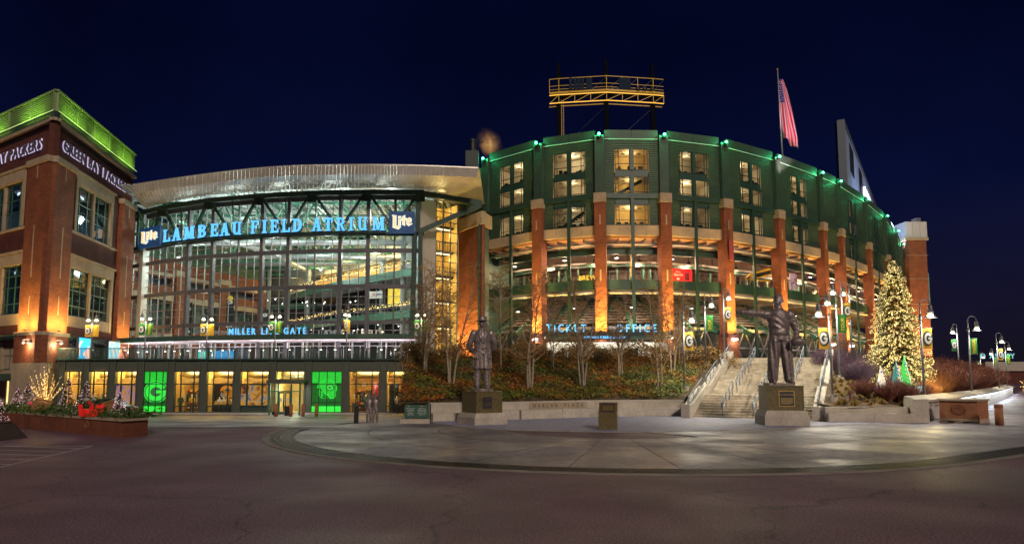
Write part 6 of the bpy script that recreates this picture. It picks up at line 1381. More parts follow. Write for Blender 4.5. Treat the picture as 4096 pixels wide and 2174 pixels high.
# long curved wall with sloping cap and light strip
CW = thing('curved_wall', 'long curving concrete wall with sloped cap and white light strip', 'wall', (22.8, 39.7, 0))
RP = [along(RW[1:8], t / 40) for t in range(41)]
M('led_cool', (.8, .9, 1), emit=(.72, .84, 1), es=3.0, var=0)
for i, (a, b) in enumerate(zip(RP, RP[1:])):
    L = math.dist(a, b); rz = math.atan2(b[1] - a[1], b[0] - a[0]); lo = (a[0] - 22.8, a[1] - 39.7, 0)
    MB().box(0, L, 0, .5, -.3, 1.1).build('wall', 'wall_conc', CW, lo, rz)
    m = MB(); m.add([(.01, -.2, 1.1), (L - .01, -.2, 1.1), (L - .01, .7, 1.35), (.01, .7, 1.35), (.01, -.22, 1.22), (L - .01, -.22, 1.22), (L - .01, .68, 1.47), (.01, .68, 1.47)], [(0, 3, 2, 1), (4, 5, 6, 7), (0, 1, 5, 4), (1, 2, 6, 5), (2, 3, 7, 6), (3, 0, 4, 7)]); m.build('cap_stone', 'wall_conc', CW, lo, rz)
    if i > 5: MB().box(.01, L - .01, -.09, -.03, 1.03, 1.09).build('light_strip', 'led_cool', CW, lo, rz)
    if i > 5 and i % 3 == 0:
        n_ = Vector((b[1] - a[1], -(b[0] - a[0]), 0)).normalized(); light('strip_light', 'AREA', (lo[0] + n_.x * .3, lo[1] + n_.y * .3, 1.0), 14 + i * .8, (.72, .84, 1), CW, size=(L * 3, .1), rot=(0, 0, rz))
m = MB(); m.box(-.5, .35, -.25, .75, -.3, 1.32); m.build('end_pier', 'wall_conc', CW)
# planter cube and bollard
PC = thing('planter_box', 'brown square concrete box with pale lid and oval letter mark', 'box', (25.35, 39.9, 0), R(-52))
MB().box(-.95, .95, -.8, .8, .25, 1.22).build('body', 'terracotta', PC); MB().box(-1.02, 1.02, -.87, .87, 1.22, 1.33).build('lid', 'stone', PC); MB().box(-.98, .98, -.83, .83, .12, .25).build('foot', 'stone', PC)
for x in (-.75, 0, .75): MB().box(x - .22, x + .22, -.8, .8, 0, .12).build('skid', 'stone', PC)
for rz_, in ((0,), ): m = MB(); oval_g(m, 0, .75, .36, .28, -.83, -.802); m.build('letter_mark', M('terra_dark', (.24, .09, .045), .8), PC)
BO = thing('bollard', 'brown round bollard standing alone beside the square box', 'bollard', (25.6, 37.4, 0)); MB().lathe([(.2, 0), (.2, .92)], 18).build('post', 'terracotta', BO, smooth=True); MB().lathe([(.2, .935), (.21, .95), (.21, 1.08), (.19, 1.12)], 18).build('cap', 'terracotta', BO, smooth=True)
# ================================================================== STATUES
M('bronze', (.26, .215, .20), .36, metal=.4, var=.4, scale=5, bump=.5, bscale=13, col2=(.34, .29, .285)); M('bronze_hi', (.24, .17, .10), .4, metal=.5, var=.25, scale=5)
M('granite', (.13, .105, .038), .3, var=.6, scale=22, bump=0, col2=(.24, .20, .09)); M('plaque', (.03, .032, .045), .4, var=.1); M('gold_trim', (.55, .38, .10), .4, metal=.6, var=.1)
class Fig(MB):
    def loft(s, rings, n=16):
        vs = []
        for cx, cy, z, rx, ry in rings: vs += [(cx + rx * math.cos(2 * math.pi * j / n), cy + ry * math.sin(2 * math.pi * j / n), z) for j in range(n)]
        k = len(rings); fs = [(i * n + j, i * n + (j + 1) % n, (i + 1) * n + (j + 1) % n, (i + 1) * n + j) for i in range(k - 1) for j in range(n)]
        return s.add(vs, fs + [tuple(range(n - 1, -1, -1)), tuple((k - 1) * n + j for j in range(n))])
    def limb(s, pts, rs):
        s.tube(pts, rs, 12)
        for p, r in zip(pts, rs): s.ball(p, r, 12)
def remeshed(fig, name, vox, folds=None, scale=1.):
    me = bpy.data.meshes.new(name); me.from_pydata(fig.v, [], fig.f); o = bpy.data.objects.new(name, me); COL.objects.link(o)
    r = o.modifiers.new('r', 'REMESH'); r.mode = 'VOXEL'; r.voxel_size = vox; sm = o.modifiers.new('s', 'SMOOTH'); sm.factor = .5; sm.iterations = 4
    bpy.context.view_layer.update(); out = bpy.data.meshes.new_from_object(o.evaluated_get(bpy.context.evaluated_depsgraph_get())); bpy.data.objects.remove(o); bpy.data.meshes.remove(me)
    if folds:
        nv = len(out.vertices); co = np.empty(nv * 3); out.vertices.foreach_get('co', co); co = co.reshape(-1, 3); no = np.empty(nv * 3); out.vertices.foreach_get('normal', no); no = no.reshape(-1, 3)
        co += no * folds(co)[:, None]; out.vertices.foreach_set('co', co.ravel())
    out.transform(Matrix.Scale(scale, 4)); out.polygons.foreach_set('use_smooth', [True] * len(out.polygons)); out.materials.append(MATS['bronze']); out.update(); out.name = name
    return out
def head(f, c, face, hair=True):
    """head with brow, nose, lips, chin, ears; face = unit direction it looks"""
    c = Vector(c); d = Vector(face).normalized(); s_ = Vector((0, 0, 1)).cross(d)
    def at_(a, b, z): return c + d * a + s_ * b + Vector((0, 0, z))
    f.ball(c + Vector((0, 0, .02)), .1, 14, (.9, .9, 1.12)); f.ball(at_(.015, 0, -.05), .08, 12, (.9, .9, 1.0)); f.ball(at_(.05, 0, -.09), .045, 10)
    f.limb([at_(.085, 0, .02), at_(.118, 0, -.025)], [.013, .019])
    for q in (-1, 1): f.ball(at_(.078, .035 * q, .03), .019, 8); f.ball(at_(.0, .092 * q, -.005), .025, 8, (.6, .6, 1.3)); f.ball(at_(.055, .045 * q, -.03), .03, 8)
    f.limb([at_(.088, -.028, -.062), at_(.096, 0, -.06), at_(.088, .028, -.062)], [.009, .012, .009])
    if hair:
        for a, b, z, r in ((-.02, 0, .09, .085), (.04, 0, .105, .055), (-.06, 0, .03, .075), (-.02, .06, .06, .05), (-.02, -.06, .06, .05), (.045, .04, .1, .04)): f.ball(at_(a, b, z), r, 10)
def hand(f, w, dirv, up, r=.03, curl=.35, point=False):
    """palm and five fingers, rooted at wrist w, along dirv"""
    w = Vector(w); d = Vector(dirv).normalized(); u = Vector(up).normalized(); s_ = d.cross(u).normalized(); u = s_.cross(d)
    f.limb([w, w + d * .05, w + d * .09], [.034, .042, .038])
    for i, (b, L) in enumerate(((-.033, .075), (-.011, .085), (.012, .08), (.033, .062))):
        p0 = w + d * .09 + s_ * b; cl = 0. if (point and i == 0) else (1.5 if point else curl)
        p1 = p0 + (d * math.cos(cl * .6) - u * math.sin(cl * .6)) * L * .5; p2 = p1 + (d * math.cos(cl * 1.5) - u * math.sin(cl * 1.5)) * L * .5
        f.limb([p0, p1, p2], [.0145, .0135, .012])
    f.limb([w + d * .03 - s_ * .035, w + d * .065 - s_ * .065 - u * .01, w + d * .1 - s_ * .07 - u * .02], [.016, .015, .013])
# first figure: long overcoat, hat, hands behind the back
f = Fig(); f.loft([(0, 0, .50, .255, .165), (0, 0, .62, .245, .16), (0, 0, .85, .225, .15), (0, 0, 1.05, .21, .145), (0, 0, 1.2, .215, .148), (0, 0, 1.34, .235, .15), (0, 0, 1.42, .23, .135), (0, 0, 1.475, .17, .11), (0, 0, 1.52, .085, .085), (0, 0, 1.58, .07, .075)], 20)
for q in (-1, 1):
    f.limb([(q * .115, 0, .62), (q * .12, .0, .3), (q * .125, .0, .1)], [.105, .09, .092]); f.loft([(q * .125, -.05, .0, .062, .14), (q * .125, -.05, .05, .062, .135), (q * .125, -.02, .1, .05, .08)], 12)
    f.limb([(q * .225, 0, 1.41), (q * .315, .03, 1.18), (q * .315, .09, 1.04), (q * .19, .19, .93)], [.085, .08, .074, .06]); hand(f, (q * .17, .2, .92), (-q, .1, -.15), (0, 1, 0))
    f.add([(q * .02, -.165, 1.18), (q * .11, -.155, 1.36), (q * .06, -.115, 1.5), (q * .03, -.10, 1.5), (q * .02, -.18, 1.2), (q * .11, -.175, 1.36), (q * .06, -.135, 1.5), (q * .03, -.12, 1.5)], [(0, 1, 2, 3), (4, 7, 6, 5), (0, 4, 5, 1), (1, 5, 6, 2), (2, 6, 7, 3), (3, 7, 4, 0)])
    f.add([(q * .13, -.155, .76), (q * .23, -.125, .76), (q * .23, -.125, .9), (q * .13, -.155, .9), (q * .13, -.185, .76), (q * .235, -.15, .76), (q * .235, -.15, .9), (q * .13, -.185, .9)], [(0, 1, 2, 3), (4, 7, 6, 5), (0, 4, 5, 1), (1, 5, 6, 2), (2, 6, 7, 3), (3, 7, 4, 0)])
for z in (1.17, 1.02, .87): f.ball((.01, -.165, z), .02, 8)
head(f, (0, -.02, 1.665), (.25, -1, -.05), False)
f.loft([(0, -.01, 1.72, .175, .195), (0, -.01, 1.735, .175, .195)], 24); f.loft([(0, -.01, 1.73, .112, .128), (0, -.01, 1.8, .104, .12), (0, -.01, 1.845, .085, .1), (0, -.01, 1.85, .03, .06)], 20)
def folds1(co):
    x, y, z = co.T; skirt = np.clip((1.0 - z) / .5, 0, 1) * (z > .5); a = np.arctan2(y, x)
    return   .008 * skirt * np.sin(a * 7 + 1) + .002 * np.sin(x * 40 + z * 23) * np.sin(z * 37) - .022 * np.exp(-((x - .02 - .03 * (1 - z)) / .016) ** 2) * (y < 0) * (z < .85) * (z > .5)
me1 = remeshed(f, 'figure', .0125, folds1, 3.95 / 1.85)
# second figure: sweater, pointing arm, football at the hip
f = Fig(); f.loft([(0, 0, .86, .185, .145), (0, 0, .98, .19, .145), (0, 0, 1.0, .215, .165), (0, 0, 1.06, .215, .165), (0, 0, 1.09, .205, .155), (0, 0, 1.2, .225, .16), (0, 0, 1.33, .25, .16), (0, 0, 1.42, .235, .14), (0, 0, 1.48, .15, .115), (0, 0, 1.53, .085, .085), (0, 0, 1.57, .07, .075)], 20)
for q in (-1, 1):
    f.limb([(q * .1, 0, .93), (q * .135, -.015, .5), (q * .165, .0, .11)], [.13, .108, .105]); f.loft([(q * .18, -.06, .0, .062, .15), (q * .18, -.06, .055, .062, .145), (q * .175, -.02, .11, .05, .08)], 12)
f.limb([(-.22, 0, 1.41), (-.38, -.03, 1.425), (-.56, -.07, 1.43), (-.76, -.11, 1.46)], [.095, .085, .075, .052]); hand(f, (-.77, -.11, 1.46), (-1, -.12, .08), (0, 0, 1), point=True)
f.limb([(.225, 0, 1.40), (.315, .0, 1.17), (.325, -.04, 1.05), (.30, -.10, .93)], [.09, .08, .07, .052]); hand(f, (.295, -.11, .92), (-.15, -.35, -1), (1, -.2, 0), curl=.7)
head(f, (-.01, -.005, 1.665), (-1, -.42, .02), True)
def folds2(co):
    x, y, z = co.T; lg = (z < .88) * 1.; sw = (z > 1.1) * (z < 1.42) * (np.abs(x) < .24)
    return lg * .011 * np.sin(np.arctan2(y, x - np.sign(x) * .14) * 6 + z * 5) + sw * .008 * np.sin(z * 48 + x * 17 + 2 * np.sin(x * 12)) + (x < -.28) * .007 * np.sin(x * 70 + z * 30) + (x > .26) * (z > .9) * .007 * np.sin(z * 70 + x * 20)
me2 = remeshed(f, 'figure', .0125, folds2, 4.72 / 1.80)
def pedestal(o, w1, h1, w2, h2, rz):
    b = MB(); k = w2 / w1 * .55; hw = w1 / 2
    b.add([(-hw, -hw, 0), (hw, -hw, 0), (hw, hw, 0), (-hw, hw, 0), (-hw, -hw, h1 * .62), (hw, -hw, h1 * .62), (hw, hw, h1 * .62), (-hw, hw, h1 * .62), (-w2 / 2 - .06, -w2 / 2 - .06, h1), (w2 / 2 + .06, -w2 / 2 - .06, h1), (w2 / 2 + .06, w2 / 2 + .06, h1), (-w2 / 2 - .06, w2 / 2 + .06, h1)],
          [(0, 1, 5, 4), (1, 2, 6, 5), (2, 3, 7, 6), (3, 0, 4, 7), (4, 5, 9, 8), (5, 6, 10, 9), (6, 7, 11, 10), (7, 4, 8, 11), (8, 9, 10, 11)]); b.build('base_block', 'wall_conc', o, rz=rz)
    MB().box(-w2 / 2, w2 / 2, -w2 / 2, w2 / 2, h1, h1 + h2).build('pedestal', 'granite', o, rz=rz); MB().box(-w2 / 2 - .03, w2 / 2 + .03, -w2 / 2 - .03, w2 / 2 + .03, h1 + h2, h1 + h2 + .07).build('pedestal_cap', 'granite', o, rz=rz)
def plaque(o, w2, h1, h2, rz, x, w, hgt, lines, tm):
    q = MB().box(x - w / 2 - .04, x + w / 2 + .04, -w2 / 2 - .02, -w2 / 2 - .002, h1 + h2 * .5 - hgt / 2 - .04, h1 + h2 * .5 + hgt / 2 + .04).build('plaque_frame', tm, o, rz=rz); MB().box(x - w / 2, x + w / 2, -w2 / 2 - .03, -w2 / 2 - .021, h1 + h2 * .5 - hgt / 2, h1 + h2 * .5 + hgt / 2).build('plaque', 'plaque', q)
    m = MB(); text(m, lines[0], x, h1 + h2 * .5 + hgt * .25, .075, .004, -w2 / 2 - .031, .1, .8, 'c')
    for k in range(7): m.box(x - w * .42, x + w * .42 - .1 * (k == 6), -w2 / 2 - .034, -w2 / 2 - .0305, h1 + h2 * .5 + hgt * (.02 - .065 * k), h1 + h2 * .5 + hgt * (.045 - .065 * k))
    m.build('plaque_text', tm, q)
S1 = thing('statue', 'bronze statue of a man in long overcoat and hat, hands behind his back', 'statue', (-1.62, 38.4, .03))
pedestal(S1, 2.0, .62, 1.6, 1.08, R(32)); plaque(S1, 1.6, .62, 1.08, R(32), -.15, .55, .58, ('Vincent T. (Vince) Lombardi',), 'bronze_hi'); MB().lathe([(.62, 1.77), (.62, 1.9)], 20).build('foot_plate', 'bronze', S1); inst('figure', me1, S1, (0, 0, 1.88), R(8))
S2 = thing('statue', 'bronze statue of a man in sweater pointing, holding a football at his hip', 'statue', (14.35, 37.9, .03))
pedestal(S2, 2.25, .78, 1.85, 1.22, R(-6)); plaque(S2, 1.85, .78, 1.22, R(-6), .05, .72, .74, ('Earl L. (Curly) Lambeau',), 'gold_trim'); MB().box(-.75, .62, -.45, .45, 2.07, 2.2).build('foot_plate', 'bronze', S2); inst('figure', me2, S2, (0.05, 0, 2.18), R(-4))
fb = MB(); fb.ball((0, 0, 0), .30, 16, (1.25, .82, .82)); k_ = 4.72 / 1.8
for j in range(2): pass
fo_ = fb.build('football', 'bronze', S2, (.27 * k_, -.30 * k_, 2.18 + .835 * k_), R(-8), smooth=True); MB().box(-.14, .14, -.26, -.24, -.02, .02).build('lacing', 'bronze_hi', fo_)
# small lectern stone with plaque
MN = thing('plaque_stone', 'short dark granite block with slanted bronze plaque on the pavers', 'monument', (4.64, 34.3, .04), R(-12))
m = MB(); m.add([(-.44, -.4, 0), (.44, -.4, 0), (.44, .4, 0), (-.44, .4, 0), (-.44, -.4, .76), (.44, -.4, .76), (.44, .12, 1.28), (-.44, .12, 1.28), (.44, .3, 1.28), (-.44, .3, 1.28)], [(0, 1, 5, 4), (4, 5, 6, 7), (7, 6, 8, 9), (9, 8, 2, 3), (1, 2, 8, 6, 5), (0, 4, 7, 9, 3), (3, 2, 1, 0)]); m.build('block', 'granite', MN); MB().box(-.46, .46, -.42, .1, .60, .63).build('shelf_line', 'granite', MN)
pq = MB(); pq.box(-.36, .36, -.004, .012, -.3, .3); q = pq.build('plaque', 'bronze_hi', MN); q.location = (0, -.155, 1.04); q.rotation_euler = (R(-45), 0, 0)
m = MB(); m.box(-.32, .32, -.012, -.005, -.26, .26); m.build('plaque_face', 'plaque', q); m = MB(); text(m, 'Robert E. Harlan Plaza', 0, .17, .05, .004, -.0125, .1, .8, 'c'); [m.box(-.28, .28, -.0165, -.0125, .1 - .05 * k, .125 - .05 * k) for k in range(7)]; m.build('plaque_text', 'gold_trim', q)
# distant pair of fans cast in bronze, arms raised, with a post
FN = thing('statue', 'small bronze group of two cheering fans with raised arms near the shop', 'statue', (-8.0, 40.6, 0)); FN.location.z = gz(-8, 40.6)
f = Fig()
for ox, oy, fa in ((-.18, 0, -1), (.2, .1, 1)):
    f.loft([(ox, oy, .85, .16, .12), (ox, oy, 1.05, .16, .12), (ox, oy, 1.3, .2, .13), (ox, oy, 1.42, .16, .1), (ox, oy, 1.5, .06, .06)], 12)
    for q in (-1, 1): f.limb([(ox + q * .09, oy, .9), (ox + q * .1, oy - .03, .5), (ox + q * .11, oy, .06)], [.1, .08, .07]); f.ball((ox + q * .11, oy - .06, .05), .07, 8, (.8, 1.6, .7)); f.limb([(ox + q * .19, oy, 1.38), (ox + q * .26 + .1 * fa, oy - .1, 1.6), (ox + q * .2 + .2 * fa, oy - .16, 1.86)], [.065, .055, .045]); hand(f, (ox + q * .2 + .2 * fa, oy - .16, 1.87), (.2 * fa, -.1, 1), (0, -1, 0))
    head(f, (ox, oy, 1.63), (-.5, -1, .2), True)
inst('figure', remeshed(f, 'figure', .02, None, .92), FN); tag(MB().box(-.11, .11, -.1, .1, 0, 1.0).build('marker_post', 'dark_metal', None, (-8.75, 40.0, gz(-8.75, 40))), 'short dark square post beside the small bronze group', 'post')
# direction sign
DS = thing('direction_sign', 'dark green direction board with gold arrows on a low concrete plinth', 'sign', (-5.3, 39.4, 0)); m = MB(); m.box(-.9, .75, -.1, .35, -.3, .24); m.build('plinth', 'wall_conc', DS)
MB().box(-.66, .66, 0, .08, .3, 1.02).build('board', M('sign_green', (.03, .10, .075), .5, var=.05), DS); MB().tube([(.78, .04, .0), (.78, .04, 1.06)], .035, 8).build('post', 'green_paint', DS)
MB().box(-.6, -.5, .01, .07, .24, .3).build('leg', 'green_paint', DS); MB().box(.5, .6, .01, .07, .24, .3).build('leg', 'green_paint', DS)
m = MB()
for i, s_ in enumerate(('Oneida Nation Gate', 'American Family', 'Insurance Gate', 'Johnsonville', 'Tailgate Village')): text(m, s_, -.32, .80 - .085 * i, .048, .004, -.003, .1, .8, 'c')
for i, s_ in enumerate(('Miller Lite Gate', 'Lambeau Field Atrium', 'Packers Pro Shop', 'Packers Hall of Fame', 'Stadium Tours')): text(m, s_, .32, .80 - .085 * i, .048, .004, -.003, .1, .8, 'c')
m.build('lettering', 'white_paint', DS); m = MB()
for x, s_ in ((-.4, -1), (.28, 1)): m.box(x - .06, x + .06, -.006, -.003, .925, .94); m.prism([(x + s_ * .09, .9325), (x + s_ * .03, .965), (x + s_ * .03, .90)], -.007, -.003)
m.build('arrow', 'yellow_paint', DS)
# ================================================================== PLANTS
def leaf_mat(name, cols, sc=1.2, rough=.7):
    m = bpy.data.materials.new(name); m.use_nodes = True; n = m.node_tree.nodes; l = m.node_tree.links; b = n['Principled BSDF']; b.inputs['Roughness'].default_value = rough
    t = n.new('ShaderNodeTexCoord'); ns = n.new('ShaderNodeTexNoise'); ns.inputs['Scale'].default_value = sc; ns.inputs['Detail'].default_value = 6; ns.inputs['Roughness'].default_value = .75; l.new(t.outputs['Object'], ns.inputs[0])
    rp = n.new('ShaderNodeValToRGB'); el = rp.color_ramp.elements; el[0].position = .34; el[0].color = (*cols[0], 1); el[1].position = .66; el[1].color = (*cols[-1], 1)
    for i, c in enumerate(cols[1:-1]): q = el.new(.34 + .32 * (i + 1) / (len(cols) - 1)); q.color = (*c, 1)
    l.new(ns.outputs[0], rp.inputs[0]); l.new(rp.outputs[0], b.inputs['Base Color']); MATS[name] = m; return m
leaf_mat('cover_leaf', [(.05, .12, .012), (.12, .18, .018), (.20, .19, .02), (.34, .17, .02), (.50, .14, .016), (.14, .07, .016)], .33)
leaf_mat('hedge_leaf', [(.08, .065, .016), (.18, .11, .024), (.28, .15, .028), (.13, .08, .02)], .5)
leaf_mat('fir_leaf', [(.03, .04, .012), (.05, .06, .02), (.07, .08, .03)], 3.)
leaf_mat('tree_leaf', [(.05, .06, .012), (.08, .085, .016), (.12, .11, .022)], 1.5)
leaf_mat('boxwood', [(.02, .05, .008), (.05, .11, .015), (.09, .15, .02)], 3.)
M('birch_bark', (.34, .28, .20), .8, var=.4, scale=6, col2=(.46, .39, .29)); M('twig', (.36, .23, .10), .85, var=.3, scale=3); M('twig_red', (.18, .05, .04), .8, var=.4, scale=1.5, col2=(.26, .10, .06)); M('twig_orange', (.36, .12, .03), .8, var=.4, scale=1.2, col2=(.40, .18, .06)); M('twig_purple', (.13, .08, .12), .8, var=.4, scale=1.5); M('tuft', (.36, .25, .07), .9, var=.4, scale=8, col2=(.55, .40, .14))
def leaves(m, pts, size, rnd=random, flat=.5):
    for p in pts:
        a = rnd.uniform(0, 6.28); t = rnd.uniform(-1, 1); s_ = size * rnd.uniform(.6, 1.3)
        u = Vector((math.cos(a), math.sin(a), t * .6)).normalized() * s_; w = Vector((-math.sin(a) * .6, math.cos(a) * .6, rnd.uniform(-.2, 1.))).normalized() * s_ * .6
        p = Vector(p); m.add([p - u, p - w * .7, p + u, p + w], [(0, 1, 2, 3)])
# leafy ground cover on the left embankment: low growth below, taller hedge at the crest
m = MB(); rg = random.Random(3)
for k in range(30000):
    u = rg.random(); v = rg.random() ** 1.15; xb = -6.6 + 17.6 * u; yb = wly(xb) + .5; xt = -9 + 26.8 * u; x, y = xb + (xt - xb) * v, yb + (60.5 - yb) * v
    hump = .25 + .35 * (.5 + .5 * math.sin(x * 1.9 + 2 * math.sin(y * .8))) * (.5 + .5 * math.cos(y * 1.4 + x * .6)); leaves(m, [(x, y, emb_l(x, y) + rg.uniform(0, 1) ** .6 * hump)], .085, rg)
gc = m.build('ground_cover', 'cover_leaf', kind='stuff'); gc['label'] = 'green, rust and orange ground cover over the embankment'; gc['category'] = 'ground cover'
m = MB(); tw_ = MB()
for k in range(15000):
    x = rg.uniform(-9.2, 18.2); y = 59.5 + rg.gauss(0, 1.1); y -= .35 * max(0, x - 12) ; h = 1.1 + .35 * math.sin(x * 1.3) + .2 * math.sin(x * 3.1); leaves(m, [(x, y, emb_l(x, min(y, 61)) + rg.uniform(.05, 1) ** .7 * h)], .10, rg)
for k in range(900):
    x = rg.uniform(-9.2, 17.5); y = 59 + rg.gauss(0, .8) - .35 * max(0, x - 12); z = emb_l(x, min(61, y)); tw_.tube([(x, y, z), (x + rg.uniform(-.3, .3), y + rg.uniform(-.3, .2), z + rg.uniform(.8, 2.0))], [.014, .004], 3, False)
hd = thing('hedge', 'brown leafy hedge along the crest of the embankment', 'hedge', (4, 59.5, 4)); 
o = m.build('foliage', 'hedge_leaf', hd); o.location = (-4, -59.5, -4); o['kind'] = 'stuff'; o = tw_.build('stems', 'twig', hd); o.location = (-4, -59.5, -4); o['kind'] = 'stuff'
# shaggy vine over the shop's end wall
m = MB(); tw_ = MB()
for k in range(7500):
    z = rg.uniform(-.6, 5.4); x = -8.0 + rg.gauss(0, .55) - .15 * z; y = rg.uniform(56, 67.5); leaves(m, [(x, y, z)], .09, rg)
for k in range(260):
    x = -7.8 + rg.gauss(0, .5); y = rg.uniform(54, 66); z = rg.uniform(.3, 4.5); tw_.tube([(x, y, z), (x + rg.uniform(-.3, .2), y - .3, z - rg.uniform(.4, 1.4))], .012, 3, False)
vn = thing('vine', 'rusty brown climbing vine over the corner of the shop', 'vine', (-8, 62, -1)); o = m.build('foliage', 'hedge_leaf', vn, (8, -62, 1), kind='stuff'); tw_.build('stems', 'twig', vn, (8, -62, 1), kind='stuff')
# birches: clumps of pale stems with fine drooping twigs
def birch(seed, stems, H):
    rb = random.Random(seed); tk = MB(); cr = MB()
    for s_ in range(stems):
        a = rb.uniform(0, 6.28) if stems > 1 else 0; lean = rb.uniform(.06, .17); ax = Vector((math.cos(a) * 1.3, math.sin(a), 0)); h = H * rb.uniform(.82, 1.0); b0 = ax * .16
        P = []; n = 9
        for i in range(n + 1):
            t = i / n; P.append(b0 + ax * (lean * h * t ** 1.2 * .8) + Vector((.10 * math.sin(t * 5 + seed + s_), .08 * math.cos(t * 4 + s_), h * t)))
        tk.tube(P, [.062 * (1 - .88 * i / n) + .010 for i in range(n + 1)], 7)
        for j in range(26):
            t = .22 + .76 * j / 26; i = min(n - 1, int(t * n)); p = P[i].lerp(P[i + 1], t * n - i); b = rb.uniform(0, 6.28); L = (1 - t) * 1.9 + .55; L *= rb.uniform(.7, 1.2)
            d = Vector((math.cos(b), math.sin(b), rb.uniform(.45, 1.1))).normalized(); q1 = p + d * L * .45; q2 = q1 + (d * .8 + Vector((0, 0, .12))).normalized() * L * .4; q3 = q2 + (d + Vector((0, 0, -.5))).normalized() * L * .3
            cr.tube([p, q1, q2, q3], [.026 * (1 - t) + .014, .016 * (1 - t) + .013, .012, .009], 4, False)
            for g in range(8):
                w = rb.random(); o = q1.lerp(q2, w) if w < .6 else q2.lerp(q3, (w - .6) / .4); e_ = Vector((rb.uniform(-1, 1), rb.uniform(-1, 1), rb.uniform(-.25, .8))).normalized() * rb.uniform(.3, .7)
                cr.tube([o, o + e_ * .5, o + e_ + Vector((0, 0, -.1))], [.010, .008, .006], 3, False)
                for g2 in range(2): f0 = o + e_ * rb.uniform(.3, .9); e2 = Vector((rb.uniform(-1, 1), rb.uniform(-1, 1), rb.uniform(-.4, .5))) * .22; cr.tube([f0, f0 + e2], [.007, .005], 3, False)
    return tk.mesh('trunk', 'birch_bark'), cr.mesh('crown', 'twig')
bv = [birch(11, 3, 8.4), birch(23, 2, 8.0), birch(37, 3, 7.2), birch(41, 4, 8.8)]
for i, (x, y, v, sc, lab) in enumerate([(-4.0, 47, 3, .98, 'bare birch clump left of the statue in the overcoat'), (-6.4, 52, 2, 1.08, 'bare birch clump by the vine-covered shop corner'), (1.0, 47.2, 0, 1.0, 'bare birch clump right of the statue in the overcoat'), (-.9, 54.5, 1, 1.05, 'thin bare birch high on the slope behind the overcoat statue'), (5.0, 49.2, 3, .92, 'spreading bare birch clump above the engraved name panel'), (3.2, 56, 1, .8, 'thin bare birch at the hedge below the ticket office sign'), (8.2, 53.5, 2, .85, 'bare birch clump between ticket office and the small lectern stone'), (10.3, 48.9, 0, .95, 'bare birch clump beside the gold banner lamp'), (12.4, 54.2, 1, .95, 'thin bare birch beside the green banner lamp'), (13.6, 58, 2, .85, 'small bare birch at the top of the steps')]):
    o = thing('birch_tree', lab, 'tree', (x, y, emb_l(x, y)), rz=i * 1.7, group='bare birches on the embankment'); o.scale = (sc, sc, sc); inst('trunk', bv[v][0], o); inst('crown', bv[v][1], o)
# small leafless trees at the head of the steps
for x, y, lab in ((24.2, 64, 'small leafless tree before the concrete wall at the head of the steps'), (30.5, 66, 'small leafless tree left of the decorated tree by the brick pier')):
    o = thing('bare_tree', lab, 'tree', (x, y, 4.1)); o.scale = (.55, .55, .5); inst('trunk', MB().tube([(0, 0, 0), (.05, 0, 1.5), (0, 0, 3.5)], [.09, .07, .02], 6).mesh('trunk', 'twig'), o); inst('crown', bv[1][1], o)
# twiggy shrubs of the right embankment
def shrub(seed, n, h, w):
    rb = random.Random(seed); m = MB()
    for k in range(n):
        a = rb.uniform(0, 6.28); r = w * math.sqrt(rb.random()); b = Vector((math.cos(a) * r * .25, math.sin(a) * r * .25, 0)); t_ = Vector((math.cos(a) * r, math.sin(a) * r, h * (1 - .35 * (r / w) ** 2) * rb.uniform(.6, 1.05)))
        mid = b.lerp(t_, .5) + Vector((rb.uniform(-.06, .06), rb.uniform(-.06, .06), .06)); m.tube([b, mid, t_], [.014, .010, .004], 3, False)
        for g in range(3):
            o = mid.lerp(t_, rb.random()); m.tube([o, o + Vector((rb.uniform(-.2, .2), rb.uniform(-.2, .2), rb.uniform(.05, .3)))], [.006, .003], 3, False)
    return m
sm_ = {c: [shrub(s_ + i, 330, 1.5, .95).mesh('stems', c) for i in range(2)] for s_, c in ((5, 'twig_red'), (15, 'twig_orange'), (25, 'twig_purple'))}
LAB = {'twig_red': 'dark red twiggy shrub', 'twig_orange': 'glowing orange twiggy shrub', 'twig_purple': 'purple grey twiggy shrub'}
WHERE = {'twig_red': ' on the mulch below the decorated tree', 'twig_orange': ' right of the decorated tree above the curved wall', 'twig_purple': ' between the steps and the decorated tree'}
for i, (c, x, y, s_) in enumerate([('twig_purple', 24.6, 50.5, 1.15), ('twig_purple', 25.9, 52.5, 1.3), ('twig_purple', 23.9, 53.6, 1.2), ('twig_purple', 27.0, 50.6, .9), ('twig_purple', 25.2, 56, 1.4), ('twig_purple', 27.2, 57.5, 1.4), ('twig_red', 22.3, 42.5, .85), ('twig_red', 23.4, 42.9, .95), ('twig_red', 24.3, 44.6, .9), ('twig_red', 21.6, 43.6, .8), ('twig_red', 25.6, 45.2, .8), ('twig_red', 27.2, 47.4, .9), ('twig_orange', 31.2, 52.6, 1.25), ('twig_orange', 32.6, 54.6, 1.4), ('twig_orange', 33.9, 56.2, 1.3), ('twig_orange', 32.0, 57.0, 1.5), ('twig_orange', 30.0, 50.4, 1.05), ('twig_orange', 29.0, 49.4, .85)] + [('twig_red', 37 + 4.1 * k, 60.5 + 5.4 * k, 1.7 + .2 * (k % 2)) for k in range(9)] + [('twig_red', 39 + 4.1 * k, 66 + 5.4 * k, 1.9) for k in range(8)]):
    far = i > 17
    o = thing('twig_shrub', LAB[c] + (' in the long row above the curved wall' if far else WHERE[c]), 'shrub', (x, y, emb_r(x, y)), rz=i * 1.1, group='twig shrubs ' + (c if not far else 'far')); o.scale = (s_ * (1.15 if not far else 1.7), s_ * (1.15 if not far else 1.7), s_); inst('stems', sm_[c][i % 2], o)
